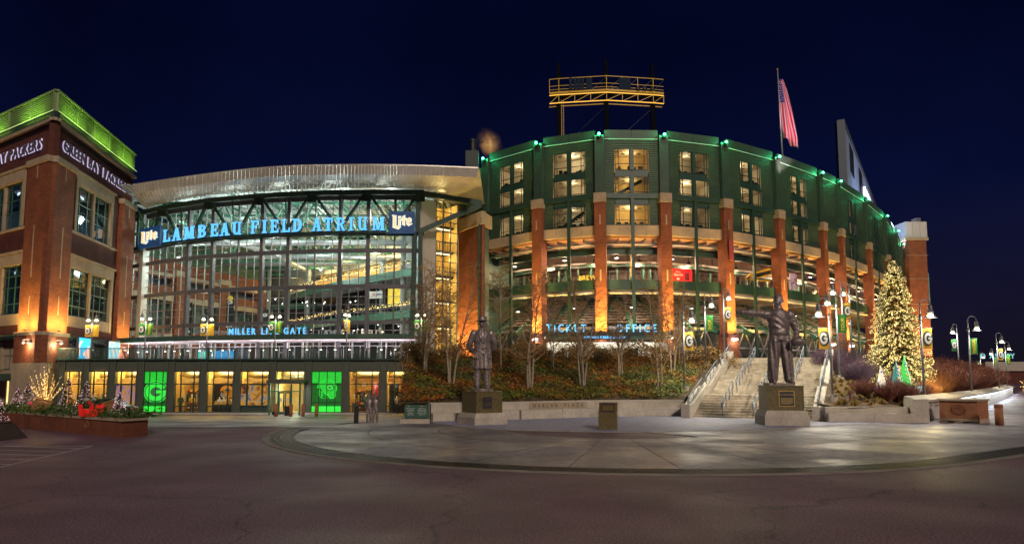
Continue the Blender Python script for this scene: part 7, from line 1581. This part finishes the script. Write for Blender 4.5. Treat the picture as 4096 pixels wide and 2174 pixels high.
# grass tufts
def tuft(seed):
    rb = random.Random(seed); m = MB()
    for k in range(130):
        a = rb.uniform(0, 6.28); t = rb.uniform(.1, 1); d = Vector((math.cos(a), math.sin(a), 0)); m.add([d * .03 + Vector((-d.y, d.x, 0)) * .012, d * .03 - Vector((-d.y, d.x, 0)) * .012, d * .17 * t + Vector((-d.y, d.x, 0)) * .01 + Vector((0, 0, .26 * (1.15 - t * .4))), d * .3 * t + Vector((0, 0, .20 * (1.05 - t * .7)))], [(0, 1, 2), (0, 2, 3)])
    return m.mesh('blades', 'tuft')
tm_ = [tuft(i) for i in range(3)]; rg = random.Random(9); cnt = 0; pos = []
for k in range(4000):
    x, y = rg.uniform(18.2, 47), rg.uniform(40.9, 66)
    s_side = (x - sBR.x) * SDx.y - (y - sBR.y) * SDx.x
    if s_side < .75 or not inpoly(x, y, rp_): continue
    front = s_side < 6.2 and y < 57; right = pdist(x, y, RW[3:6]) < 2.6 and y > 54
    if not (front or right) or any((x - a) ** 2 + (y - b) ** 2 < .30 for a, b in pos): continue
    pos.append((x, y)); cnt += 1
    o = inst('grass_tuft', tm_[cnt % 3], None, (x, y, emb_r(x, y)), rg.uniform(0, 6), sc=rg.uniform(.8, 1.35)); tag(o, 'small straw-coloured grass tuft on the embankment %s' % ('beside the steps' if front else 'above the curved wall'), 'grass tuft', 'grass tufts ' + ('by the steps' if front else 'by the curved wall'))
    if cnt >= 290: break
# ---- the big decorated tree
CT = thing('christmas_tree', 'tall decorated fir covered in thousands of warm white lights', 'tree', (28.6, 52.4, 1.3)); H_ = 10.1; RB = 2.6
MB().tube([(0, 0, -.3), (0, 0, H_ * .9)], [.22, .03], 8).build('trunk', 'wood', CT)
m = MB(); li = MB(); rg = random.Random(21)
for k in range(1000):
    t = rg.random() ** 1.3 * .985; z = .3 + (H_ - .3) * t; r = RB * (1 - t) ** .8 * rg.choice((.78, .88, .95, 1.0, 1.06, 1.14)) + .10; a = k * 2.39996 + rg.uniform(-.15, .15); d = Vector((math.cos(a), math.sin(a), 0)); tip = d * r + Vector((0, 0, z - .16 * r)); base = Vector((0, 0, z + .12 * r))
    L = (tip - base).length; m.tube([base, tip], [.02, .006], 3, False); n = int(8 + 11 * L)
    for j in range(n):
        s_ = .25 + .75 * j / n; p = base.lerp(tip, s_) + Vector((0, 0, .05 * math.sin(s_ * 3.14))); w = (1.1 - s_) * .30 + .07
        for q in (-1, 1):
            e_ = Vector((-d.y, d.x, 0)) * q * w * rg.uniform(.6, 1.2) + d * w * .5 + Vector((0, 0, rg.uniform(-.10, .12))); o = d * .03
            m.add([p - o, p + o, p + e_], [(0, 1, 2)])
    for j in range(int(5 + 7.5 * r)):            # lamps follow each bough towards its tip
        s_ = 1.02 - .5 * rg.random() ** 1.6; p = base.lerp(tip, s_); w = (1.15 - s_) * .3; octa(li, p + Vector((-d.y, d.x, 0)) * rg.uniform(-w, w) + Vector((0, 0, rg.uniform(-.05, .09))), .020 * rg.choice((.6, .8, 1., 1.3)))
m.build('foliage', 'tree_leaf', CT); li.build('fairy_lights', M('tree_lamp', (1, .85, .5), emit=(1, .78, .30), es=1.0, var=0), CT, kind='stuff')
for k in range(10):
    t = .04 + .085 * k; z = H_ * t; r = RB * (1 - t) ** .86 + .35; a = -1.57 + (k % 3 - 1) * .75; light('string_light', 'POINT', (math.cos(a) * r, math.sin(a) * r, z), 36, (1, .72, .25), CT, .45)
light('string_light', 'POINT', (0, -RB - 1.2, 1.2), 150, (1, .74, .28), CT, .8)
# ---- three cut-out cone trees on gift boxes
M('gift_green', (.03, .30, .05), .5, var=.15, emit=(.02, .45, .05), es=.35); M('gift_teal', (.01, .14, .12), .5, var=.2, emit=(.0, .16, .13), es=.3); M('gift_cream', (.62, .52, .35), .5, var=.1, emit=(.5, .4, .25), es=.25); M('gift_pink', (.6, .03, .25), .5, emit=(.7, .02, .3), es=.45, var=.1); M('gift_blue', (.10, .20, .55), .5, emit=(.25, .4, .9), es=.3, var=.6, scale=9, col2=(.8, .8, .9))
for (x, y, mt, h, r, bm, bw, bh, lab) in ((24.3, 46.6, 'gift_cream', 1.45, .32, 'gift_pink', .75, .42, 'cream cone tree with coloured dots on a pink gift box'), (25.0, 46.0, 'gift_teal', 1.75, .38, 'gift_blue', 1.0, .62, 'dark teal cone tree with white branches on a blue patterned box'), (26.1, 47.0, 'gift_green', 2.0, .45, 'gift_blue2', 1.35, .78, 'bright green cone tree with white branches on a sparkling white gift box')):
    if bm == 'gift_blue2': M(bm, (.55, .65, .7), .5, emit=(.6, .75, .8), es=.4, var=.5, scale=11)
    o = thing('cone_tree_decoration', lab, 'decoration', (x, y, emb_r(x, y) + .1), R(20)); b = MB().box(-bw / 2, bw / 2, -bw / 2, bw / 2, 0, bh).build('gift_box', bm, o)
    MB().box(-.06, .06, -bw / 2 - .012, -bw / 2 - .002, 0, bh).build('ribbon', 'gift_green', b); MB().box(-bw / 2 - .02, bw / 2 + .02, -bw / 2 - .02, bw / 2 + .02, bh, bh + .06).build('box_lid', 'gift_teal', b)
    MB().lathe([(r, bh + .06), (.01, bh + .06 + h)], 8).build('cone', mt, o)
    br = MB()
    for k in range(6):
        z = bh + .2 + h * .13 * k; w = r * (1 - (z - bh) / h) * .8; yy = -r * (1 - (z - bh) / h) - .02
        for q in (-1, 1): br.bar((0, yy, z), (q * w, yy * .75 - .02, z + .14), .03, .02)
    br.bar((0, -r - .0, bh + .12), (0, -.05, bh + h * .92), .035, .02); br.build('painted_branches', 'white_paint', o)
    for k, c in enumerate(('red_paint', 'yellow_paint', 'red_paint', 'blue_paint')): t = .15 + .18 * k; q = (-1) ** k; MB().ball((q * r * (1 - t) * .5, -r * (1 - t) * .88 - .02, bh + .06 + h * t), .06, 8).build('bauble', c, o)
for x, y, rz in ((22.9, 46.2, .5), (23.3, 45.4, .7)):
    o = thing('spotlight', 'small blue-white ground spotlight aimed at the cone trees', 'light', (x, y, emb_r(x, y)), rz, 'ground spotlights at the cone trees'); MB().tube([(0, 0, 0), (0, 0, .25)], .03, 6).build('stake', 'dark_metal', o); MB().lathe([(.08, -.12), (.13, .1)], 10, (0, 0, .36)).build('head', 'dark_metal', o); MB().lathe([(.12, .101), (.12, .11)], 10, (0, 0, .36)).build('lens', M('led_blue', (.4, .6, 1), emit=(.3, .55, 1), es=3., var=0), o)
    light('spot_light', 'POINT', (.25, .1, .7), 22, (.55, .65, 1), o, .1)
# ---- left planter with lit firs, lit shrub, basket and crates
PLN = thing('planter', 'long rust brown concrete trough with slanted end beside the parking lines', 'planter', (-21, 34, 0)); q0, q1, q2 = (-28.5, 38.6), (-16.39, 29.9), (-15.9, 31.1); q3, q4 = (-17.0, 32.8), (-28.0, 41.0)
pp = [(x + 21, y - 34) for x, y in (q0, q1, q2, q3, q4)]
M('rust_conc', (.16, .052, .025), .75, var=.3, scale=.8, bump=.2, fine=7)
MB().prismz(pp, 0, .68).build('body', 'rust_conc', PLN); cxp = sum(p[0] for p in pp) / 5; cyp = sum(p[1] for p in pp) / 5; MB().prismz([(cxp + (x - cxp) * 1.012, cyp + (y - cyp) * 1.03) for x, y in pp], .68, .78).build('rim', 'stone', PLN); MB().prismz([(cxp + (x - cxp) * 1.01, cyp + (y - cyp) * 1.02) for x, y in pp], 0, .2).build('foot', 'rust_conc', PLN)
for t in (.17, .34, .5, .66, .82): x, y = q0[0] + (q1[0] - q0[0]) * t, q0[1] + (q1[1] - q0[1]) * t; MB().bar((x + 21 - .008, y - 34 - .012, .2), (x + 21 - .008, y - 34 - .012, .68), .02, .03).build('joint', 'joint', PLN)
loc, rz, L = fr(q0, q1); m = MB(); oval_g(m, L * .79, .42, .2, .17, -.03, -.002); m.build('letter_mark', 'terra_dark', PLN, (q0[0] + 21, q0[1] - 34, 0), rz)
m = MB(); rg = random.Random(4)
for k in range(9000):
    t = rg.random(); w = rg.random(); x = q0[0] + (q1[0] - q0[0]) * t; y = q0[1] + (q1[1] - q0[1]) * t; x += w * .9 - (.1 if w < .1 else 0); y += w * 1.9 - .12; h = .3 * (.5 + .5 * math.sin(t * 60 + w * 5)) + .12; leaves(m, [(x, y, .78 + rg.uniform(-.14 if w < .08 else 0, 1) * h)], .065, rg)
o = m.build('greenery', 'boxwood', kind='stuff'); o['label'] = 'low dark green boxwood filling the brown planter'; o['category'] = 'greenery'
def lit_fir(x, y, z, h, r, lab):
    o = thing('lit_fir', lab, 'tree', (x, y, z)); rf = random.Random(int(abs(x * 100))); MB().tube([(0, 0, 0), (0, 0, h * .9)], [.04, .01], 5).build('trunk', 'wood', o); m = MB(); li = MB()
    for k in range(150):
        t = rf.random() ** 1.15; zz = .05 + (h - .05) * t; rr = r * (1 - t) * rf.uniform(.8, 1.1) + .03; a = k * 2.4; d = Vector((math.cos(a), math.sin(a), 0))
        for j in range(7):
            s_ = .2 + .8 * j / 7; p = d * rr * s_ + Vector((0, 0, zz - .05 * s_))
            for q in (-1, 1): m.add([p - d * .015, p + d * .015, p + Vector((-d.y, d.x, 0)) * q * .08 + d * .05 + Vector((0, 0, rf.uniform(-.04, .05)))], [(0, 1, 2)])
    for k in range(170): t = rf.random() ** 1.3; a = rf.uniform(0, 6.28); rr = r * (1 - t) * rf.uniform(.85, 1.08) + .03; octa(li, (math.cos(a) * rr, math.sin(a) * rr, .06 + (h - .05) * t), .0095)
    m.build('foliage', 'fir_leaf', o); li.build('fairy_lights', 'fairy_white', o, kind='stuff'); light('string_light', 'POINT', (.3, -r - .25, h * .45), 4, (1, .70, .70), o, .3); return o
for x, y, h, r, lab in ((-26.2, 38.4, 1.45, .55, 'small fir with pinkish fairy lights at the far end of the brown planter'), (-21.9, 35.0, 1.8, .48, 'slim fir with fairy lights right of the gold-lit bush'), (-20.4, 34.0, 1.6, .58, 'broad fir with fairy lights beside the red basket'), (-17.75, 32.1, 1.15, .36, 'smallest fir with fairy lights near the planter end'), (-27.6, 39.6, 1.2, .4, 'fir with fairy lights partly behind the far planter corner')): lit_fir(x, y, .72, h, r, lab)
o = thing('lit_bush', 'leafless upright bush wrapped in gold fairy lights in the brown planter', 'bush', (-24.3, 37.0, .72)); rb = random.Random(2); m = MB(); li = MB()
for k in range(26):
    a = rb.uniform(0, 6.28); r = rb.uniform(.25, 1.0); tp_ = Vector((math.cos(a) * r, math.sin(a) * r * .6, rb.uniform(1.6, 2.6) - .4 * r)); mid = tp_ * .45 + Vector((0, 0, .15)); m.tube([(0, 0, 0), mid, tp_], [.035, .02, .006], 5, False)
    for j in range(26): s_ = rb.random(); p = (mid * (s_ / .5)) if s_ < .5 else mid.lerp(tp_, (s_ - .5) / .5); octa(li, p + Vector((rb.uniform(-.03, .03), -.03, 0)), .013)
m.build('branches', 'twig', o); li.build('fairy_lights', 'fairy', o, kind='stuff'); light('string_light', 'POINT', (.1, -.9, 1.1), 14, (1, .62, .22), o, .3)
for x, y, rx, lab in ((-23.9, 36.0, .25, 'tilted wooden crate below the gold-lit bush'), (-18.9, 33.3, -.3, 'tilted wooden crate behind the red basket')):
    o = thing('wooden_crate', lab, 'crate', (x, y, .85), .5); o.rotation_euler = (.25, rx, .5)
    for k in range(4): MB().box(-.38, .38, -.3, -.27, .02 + .13 * k, .12 + .13 * k).build('slat', 'wood', o); MB().box(-.38, .38, .27, .3, .02 + .13 * k, .12 + .13 * k).build('slat', 'wood', o)
    for q in (-1, 1): MB().box(q * .38 - .02, q * .38 + .02, -.3, .3, 0, .52).build('end_panel', 'wood', o)
    MB().box(-.38, .38, -.27, .27, 0, .03).build('bottom', 'wood', o)
o = thing('gift_basket', 'bright red basket with silver bow, baubles and greenery in the planter', 'basket', (-18.95, 32.0, .80)); m = MB()
for k in range(10):
    a0 = k * .628; pts = [(math.cos(a0) * .36, math.sin(a0) * .36, 0), (math.cos(a0 + .3) * .46, math.sin(a0 + .3) * .46, .42 + .12 * math.cos(k * 2.2))]; m.bar(pts[0], pts[1], .18, .04)
m.lathe([(.34, 0), (.40, .3)], 14); m.build('basket', M('basket_red', (.62, .02, .02), .4, emit=(.6, .02, .01), es=.18, var=.2), o); MB().ball((0, -.1, .6), .11, 10).build('bauble', 'red_paint', o); MB().ball((.15, -.2, .5), .09, 10).build('bauble', 'red_paint', o)
for q in (-1, 1): MB().ball((q * .15, -.12, .72), .13, 10, (1.3, .5, .7)).build('bow_loop', 'silver', o)
lf = MB(); leaves(lf, [(random.uniform(-.4, .4), random.uniform(-.3, .3), random.uniform(.3, .8)) for _ in range(260)], .07); lf.build('greenery', 'boxwood', o)
o = thing('ribbon_bow', 'pink and red ribbon bow among the planter greenery', 'bow', (-25.3, 37.6, .95)); [MB().ball((q * .17, 0, .18), .17, 10, (1.2, .5, .8)).build('bow_loop', M('bow_pink', (.6, .06, .14), .5), o) for q in (-1, 1)]; MB().ball((0, -.06, .17), .07, 8).build('knot', 'red_paint', o)
# concrete block with small lit fir at the left edge
o = thing('planter_block', 'dark sloped concrete block at the edge of the parking lines', 'block', (-21.6, 29.2, 0)); MB().add([(-1.2, -.8, 0), (1.25, -.8, 0), (1.25, .8, 0), (-1.2, .8, 0), (-1.2, -.5, .62), (.85, -.5, .62), (.85, .5, .62), (-1.2, .5, .62)], [(0, 1, 5, 4), (1, 2, 6, 5), (2, 3, 7, 6), (3, 0, 4, 7), (4, 5, 6, 7)]).build('body', M('dark_conc', (.05, .035, .03), .8, var=.3), o); MB().box(-1.15, .8, -.45, .45, .62, .68).build('top_slab', 'dark_conc', o)
lit_fir(-21.3, 29.3, .68, 1.25, .5, 'fir with pink fairy lights on the dark sloped block')
# parked car behind the planter
CR = thing('parked_car', 'dark teal car parked behind the brown planter', 'car', (-28.6, 49.5, gz(-28.6, 49.5)), R(8)); M('car_paint', (.02, .045, .055), .25, metal=.3, var=.05)
body = [(-2.2, .35), (-2.2, .85), (-1.9, .98), (-1.1, 1.02), (-.55, 1.5), (.9, 1.55), (1.6, 1.05), (2.15, .95), (2.2, .4)]
MB().prism(body, -.85, .85).build('body', 'car_paint', CR); MB().prism([(-.98, 1.03), (-.52, 1.44), (.1, 1.47), (.1, 1.03)], -.87, .87).build('window', 'glass_dark', CR); MB().prism([(.18, 1.03), (.18, 1.47), (.85, 1.48), (1.4, 1.06)], -.87, .87).build('window', 'glass_dark', CR)
for x in (-1.4, 1.4):
    for y in (-.8, .8): w_ = thing; o = MB(); o.tube([(x, y - .12, .34), (x, y + .12, .34)], .34, 16); t_ = o.build('wheel', 'black', CR); MB().tube([(x, y - .13, .34), (x, y + .13, .34)], .19, 12).build('rim', 'galv', t_)
for y in (-.6, .6): MB().box(-2.24, -2.2, y - .2, y + .2, .68, .82).build('headlight', 'white_paint', CR); MB().box(2.2, 2.23, y - .2, y + .2, .75, .9).build('tail_light', 'red_paint', CR)
# short post in the mulch
o = thing('marker_post', 'rusty brown marker post standing among the grass tufts', 'post', (20.3, 42.6, emb_r(20.3, 42.6))); MB().tube([(0, 0, 0), (0, 0, .5)], .06, 8).build('post', 'twig_red', o); MB().box(-.1, .1, -.06, .06, .42, .6).build('head', 'twig_red', o)
# ================================================================== LAMP POSTS AND BANNERS
M('lamp_glow', (1, .95, .7), emit=(1, .90, .52), es=9., var=0); M('banner_green', (.025, .22, .03), .7, var=.12, scale=2); M('banner_gold', (.72, .42, .03), .7, var=.1, scale=2); M('banner_dark', (.02, .05, .035), .7, var=.1); M('banner_white', (.72, .72, .70), .7, var=.05); M('lamp_glass', (.75, .75, .70), .3, var=0)
shade_m = MB().lathe([(.05, .62), (.10, .58), (.13, .46), (.14, .30), (.17, .28), (.17, .25), (.14, .24), (.17, .22), (.17, .19), (.15, .18)], 14).mesh('lamp_housing', 'pole_metal')
skirt_m = MB().add([(r * math.cos(j * math.pi / 7), r * math.sin(j * math.pi / 7), z) for r, z in ((.15, .18), (.30, -.08)) for j in range(14)], [(j, (j + 1) % 14, 14 + (j + 1) % 14, 14 + j) for j in range(14)]).mesh('lamp_skirt', 'glass')
rim_m = MB().tube([(.31 * math.cos(j * math.pi / 8), .31 * math.sin(j * math.pi / 8), -.08) for j in range(17)], .02, 5, False).mesh('lamp_rim', 'pole_metal')
glow_m = MB().ball((0, 0, .02), .16, 10, (1, 1, .7)).mesh('bulb', 'lamp_glow')
def lamp_head(o, x, y, z, e_, col=(1, .92, .74), sc=1.):
    h = inst('lamp_head', shade_m, o, (x, y, z), sc=sc); inst('lamp_skirt', skirt_m, h); inst('lamp_rim', rim_m, h); inst('bulb', glow_m, h)
    light('lamp_light', 'SPOT', (x, y, z - .12 * sc), e_, col, o, .12, spot=165, blend=.5)
    light('lamp_glare', 'POINT', (x, y - .35, z - .35), e_ * .08, col, o, .12)
def banner(o, x, z0, z1, w, kind, word, side):
    """cloth hung on two short arms; side +1 right of the pole, -1 left"""
    x0, x1 = (x + .06 * side, x + (.06 + w) * side); xa, xb = min(x0, x1), max(x0, x1); h = z1 - z0
    m = MB(); n = 6
    vs = [(xa + (xb - xa) * i / n, .03 * math.sin(i * 1.1) , z) for z in (z0, z1) for i in range(n + 1)]; m.add(vs, [(i, i + 1, n + 2 + i, n + 1 + i) for i in range(n)]); m.add([(a, b + .012, c) for a, b, c in vs], [(n + 1 + i, n + 2 + i, i + 1, i) for i in range(n)])
    b = m.build('banner', 'banner_gold' if kind == 'gold' else 'banner_green', o)
    for z in (z0, z1): MB().bar((x, .01, z), (x1 + .05 * side, .01, z), .03).build('banner_arm', 'pole_metal', o)
    cx_ = (xa + xb) / 2; y_ = -.045
    if word == 'G':          # the oval letter turned on its side runs off the cloth
        f_ = MB(); A, C = w * .49, h * .36; f_.prism([(cx_ + A * math.cos(t * math.pi / 16), z0 + h * .5 + C * math.sin(t * math.pi / 16)) for t in range(32)], y_ - .006, y_); f_.build('logo_field', 'banner_dark', b)
        g_ = MB(); oval_g(g_, cx_ + A * .12 * side, z0 + h * .5, A * .92, C * .95, y_ - .018, y_ - .008, False, 24); g_.build('logo', 'banner_white', b)
    else:
        t_ = MB(); text(t_, word, 0, 0, w * .42, .006, 0, .1, .95); L = max(v[0] for v in t_.v); k = min(1., h * .82 / L)
        t_.v = [(cx_ + w * .2 - v[2], y_ + v[1], z0 + h * .09 + v[0] * k) for v in t_.v]; t_.build('lettering', M('banner_yellow', (.80, .62, .06), .7, var=0), b)
def lamp_single(x, y, zb, zh, dx, kind, word, side, lab, e_=420, foot=True):
    o = thing('street_lamp', lab, 'lamp', (x, y, zb), group='gooseneck lamps'); H = zh - zb; s_ = 1 if dx > 0 else -1; dx = abs(dx)
    MB().tube([(0, 0, 0), (0, 0, H + .05)], [.075, .06], 10).build('pole', 'pole_metal', o, smooth=True)
    a = [(0, 0, H + .0)] + [(s_ * (dx / 2 - dx / 2 * math.cos(t * math.pi / 8)), 0, H + .75 + dx / 2 * math.sin(t * math.pi / 8)) for t in range(9)] + [(s_ * dx, 0, H + .55)]
    MB().tube(a, .04, 8).build('gooseneck', 'pole_metal', o, smooth=True)
    MB().tube([(0, 0, H - .3), (0, 0, H + .1)], .09, 8).build('collar', 'pole_metal', o, smooth=True)
    if foot: MB().lathe([(.3, -.3), (.3, .25)], 14).build('footing', 'wall_conc', o); MB().lathe([(.14, .25), (.14, .33), (.08, .4)], 10).build('base_plate', 'pole_metal', o)
    lamp_head(o, s_ * dx, 0, H, e_, sc=1.15)
    if word: banner(o, 0, H - 2.05, H - .75, .62, kind, word, side)
    return o
E_l = lambda x, y: emb_l(x, y); E_r = lambda x, y: emb_r(x, y)
for (x, y, zh, dx, kind, word, side, lab) in [
    (11.98, 49.2, 6.45, .61, 'gold', 'G', 1, 'gooseneck lamp with gold letter banner among the birches'), (15.64, 57.0, 8.3, .58, 'green', 'SHOP', 1, 'gooseneck lamp with green shop banner at the embankment crest'), (18.98, 63, 9.55, .5, 'gold', 'G', 1, 'gooseneck lamp with gold letter banner near the fifth brick pier'),
    (19.24, 42.6, 6.27, -.64, 'gold', 'G', -1, 'gooseneck lamp with gold letter banner just right of the pointing statue'), (23.13, 50, 7.74, -.62, 'green', 'TOUR', 1, 'gooseneck lamp with green tour banner beside the steps'), (26.36, 56, 9.21, -.7, 'gold', 'G', 1, 'tall gooseneck lamp with gold letter banner at the head of the steps'), (28.9, 60, 9.6, -.52, 'green', 'G', -1, 'tall gooseneck lamp with green letter banner left of the decorated tree'),
    (25.75, 44.3, 6.37, .65, 'gold', 'G', 1, 'gooseneck lamp with gold letter banner in front of the decorated tree'), (38.0, 58.6, 6.51, .73, 'green', 'PASSION', 1, 'gooseneck lamp with green passion banner above the curved wall'), (50.59, 80, 7.59, -.49, 'green', 'G', -1, 'far gooseneck lamp with green letter banner on the dark embankment'), (55.4, 80.6, 6.56, .63, 'gold', 'G', 1, 'far gooseneck lamp with gold letter banner at the wall bend'), (68.2, 97.6, 6.41, .59, 'green', 'SHOP', 1, 'far gooseneck lamp with green shop banner by the path'), (92.5, 139.5, 6.45, .6, 'green', 'G', -1, 'distant gooseneck lamp behind the passion banner lamp'), (88.6, 130, 6.86, -.4, 'green', 'SHOP', 1, 'distant gooseneck lamp between the gold and green banner lamps')]:
    zb_ = emb_l(x, min(y, 61)) if x < 19.1 and y > 45 else emb_r(x, y)
    lamp_single(x, y, zb_, zh, dx, kind, word, side, lab, 620 if y < 70 else 800)
# twin-headed terrace lamps
for (x, zh, kind, word, lab) in [(-41.93, 8.18, 'gold', 'PRIDE', 'twin terrace lamp with gold banners before the brick building'), (-36.57, 8.33, 'green', 'PASSION', 'twin terrace lamp with green passion banner at the hall corner'), (-30.42, 8.28, 'gold', 'TOUR', 'twin terrace lamp with gold tour banner'), (-23.62, 8.55, 'green', 'EVENTS', 'twin terrace lamp with green events banner over the gate sign'), (-16.48, 8.7, 'gold', '', 'twin terrace lamp with gold banners seen edge-on'), (-9.06, 8.7, 'green', 'SHOP', 'twin terrace lamp with green shop banner by the big green column')]:
    o = thing('street_lamp', lab, 'lamp', (x, 70.2, 4.15), R(75) if not word else 0, 'twin lamps on the terrace'); H = zh - 4.15
    MB().tube([(0, 0, 0), (0, 0, H + .2)], [.07, .05], 8).build('pole', 'pole_metal', o, smooth=True)
    for s_ in (-1, 1):
        MB().tube([(0, 0, H + .15)] + [(s_ * (.2 - .2 * math.cos(t * math.pi / 6)), 0, H + .75 + .2 * math.sin(t * math.pi / 6)) for t in range(7)] + [(s_ * .4, 0, H + .5)], .03, 6).build('gooseneck', 'pole_metal', o, smooth=True)
        lamp_head(o, s_ * .4, 0, H, 140, (1, .88, .5), .9)
        banner(o, 0, H - 1.6, H - .45, .62, kind, 'G' if s_ < 0 else (word or 'TOUR'), s_)
# ================================================================== FAR BACKGROUND
o = thing('far_building', 'low brown hotel block beyond the embankment with a roof box', 'building', (112, 205, 0), 0); MB().box(-14, 12, 0, 10, 0, 4.2).build('wall', 'brick_dark', o); MB().box(6, 12, -.3, 9, 4.2, 6.8).build('roof_box', 'brick_dark', o); MB().box(-14.2, 12.2, -.2, 10, 4.2, 4.6).build('cornice', 'stone', o)
sg = thing('shop_sign', 'small blue scribble of neon lettering on the far hotel block', 'sign', (99.5, 204.6, 2.2)); m = MB(); text(m, 'ballroom', 0, 0, 1.4, .1, 0, .1, shear=.2); m.build('lettering', M('neon_blue', (.05, .1, .6), emit=(.05, .12, .9), es=1., var=0), sg)
o = thing('far_building', 'distant low shed with a brown curved ramp wall and teal rooftop sign', 'building', (205, 310, 0)); MB().box(-6, 30, 0, 20, 0, 9).build('wall', 'brick_dark', o); MB().box(2, 30, -1, 0, 5.5, 9.5).build('band', 'concrete', o); m = MB(); text(m, 'ASHLEY', 4, 11, 2.2, .2, -1); m.prism([(1 + 1.2 * math.cos(t * .7854), 12 + 1.2 * math.sin(t * .7854)) for t in range(8)], -1.2, -1); m.build('lettering', M('neon_teal', (.1, .3, .3), emit=(.15, .42, .45), es=.7, var=0), o)
for x, y, lab in ((86, 118, 'short shrub wrapped in warm lights by the far path'), (92, 124, 'second shrub wrapped in warm lights farther along the path')):
    o = thing('lit_bush', lab, 'bush', (x, y, 0)); m = MB(); li = MB(); [m.tube([(0, 0, 0), (random.uniform(-.8, .8), random.uniform(-.8, .8), random.uniform(1.2, 2.2))], [.03, .01], 4) for _ in range(12)]; [octa(li, (random.gauss(0, .5), random.gauss(0, .5), random.uniform(.2, 2)), .06) for _ in range(70)]; m.build('branches', 'twig', o); li.build('fairy_lights', 'fairy', o, kind='stuff')
